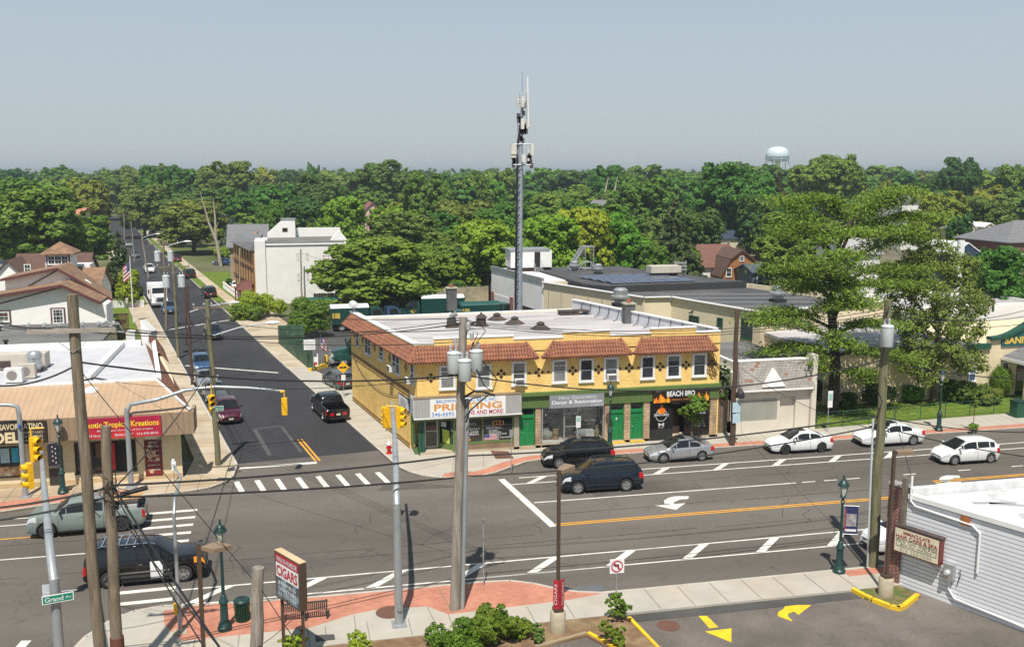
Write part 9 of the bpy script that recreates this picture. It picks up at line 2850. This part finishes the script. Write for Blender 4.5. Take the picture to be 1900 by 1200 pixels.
far_house('small blue grey house with a glazed door right of the cedar house',1422,505,494,160,38,6,mat('slate blue siding',(.10,.13,.16)),mat('slate roof',(.07,.08,.10)),'x',[(-.1,.35,1.3,2.0)])
far_house('pale two storey house with a blue solar panelled roof',1352,443,431,215,78,9,mat('pale yellow siding',(.55,.50,.36)),mat('solar blue roof',(.05,.065,.10),rough=.3),'x',[(-.3,.55,.8,1.3),(.05,.55,.8,1.3),(.32,.6,.8,1.3)])
far_house('pink and white gabled house above the bright yellow tree',690,398,377,240,46,12,mat('pinkish siding',(.62,.42,.40)),mat('dull red roof',(.25,.09,.08)),'y',[(.05,.82,.8,1.2)])
far_house('white gabled house right of the pink house',740,400,382,265,40,10,WWALL,GRYSH,'y')
far_house('small white gabled house glimpsed above the pine',1697,375,363,245,42,10,WWALL,GRYSH,'x')
far_house('pale terracotta roofed house at the far right',1862,372,360,300,34,10,WWALL,mat('terracotta roof',(.35,.16,.09)),'y')
far_house('brown roofed house at the right edge',1892,376,362,290,36,10,mat('tan siding',(.4,.3,.25)),DKROOF,'y',[(.1,.6,.8,1.2)])
far_house('orange roofed house left of the street trees',127,398,388,235,36,10,CREAM,mat('orange roof',(.42,.18,.09)),'x')
far_house('white low building behind the left edge trees',15,500,488,165,75,10,WWALL,GALV,'x')
far_house('grey gabled cottage left of the round tree by the white block',478,400,379,250,18,10,WWALL,GRYSH,'y')
far_house('pale roofed house half hidden behind the middle trees',835,388,375,260,20,10,mat('peach siding',(.5,.33,.22)),GRYSH,'x')
far_house('grey roof peeking under the two bare trunks',1118,388,373,290,26,10,mat('tan siding',(.4,.3,.25)),GRYSH,'x')
far_house('white house glimpsed through the pine branches',1615,470,440,130,60,9,WWALL,mat('pale shingle',(.33,.32,.31)),'x')
HA=far_house('cream house with arched windows and two small white gables',1822,425,405,196,86,12,CREAM,GRYSH,'x',[],hipped=True)
xA,yA=AZ(1822,196);TA=frame_T((0,yA-1.5),(1,0))
for px,pr,wd in ((1800,410,26),(1846,415,22)):
    x,_=AZ(px,194.5);w_=wd/FPX*195
    gable(HA,x-w_/2,x+w_/2,yA-1.5,yA+3,0,ZT(421,195),ZT(pr,195),'y',AWHITE,CREAM,over=.25,name='gable_roof',th=.2)
    MB(TA).plate([(x+.62*math.cos(i*math.pi/8) if 0 <= i <= 8 else x,-.03,ZT(430,195)+.62*math.sin(i*math.pi/8)) for i in range(9)]+[(x-.62,-.03,ZT(444 if px<1810 else 434,195)),(x+.62,-.03,ZT(444 if px<1810 else 434,195))],(0,1,0),.02).build('arched_window',WINGL,HA)
xq,_=AZ(1811,192);MB().box(xq-.35,xq+.35,yA-3.2,yA-2.6,0,ZT(422,192)).build('column',AWHITE,HA)
far_house('large grey hip roofed house at the right edge',1962,448,412,150,190,12,mat('red brown brick house',(.20,.085,.065),var=.2,scale=2),GRYSH,'x',[(-.3,.55,.9,1.0),(-.2,.55,.9,1.0)],hipped=True)
BG=far_house('dark blue gabled house end with white chimney trim',1806,472,452,140,62,8,mat('navy siding',(.02,.045,.09)),AWHITE,'y',[],over=.1)
x,y=AZ(1790,139.5);MB().box(x-.45,x+.45,y-.5,y,0,ZT(446,139)).build('chimney',AWHITE,BG)
# ---------------------------------------------------------------- haze
HZ=bpy.data.materials.new('thin summer haze');HZ.use_nodes=True
HZ.node_tree.nodes.clear()
_o=HZ.node_tree.nodes.new('ShaderNodeOutputMaterial');_v=HZ.node_tree.nodes.new('ShaderNodeVolumePrincipled')
_v.inputs['Color'].default_value=(.80,.88,.95,1);_v.inputs['Density'].default_value=.0003;_v.inputs['Anisotropy'].default_value=.3
HZ.node_tree.links.new(_v.outputs[0],_o.inputs['Volume'])
if HAZE:tag(MB().box(-7000,7000,-300,9500,-1.1,45).build('haze',HZ),kind='stuff')
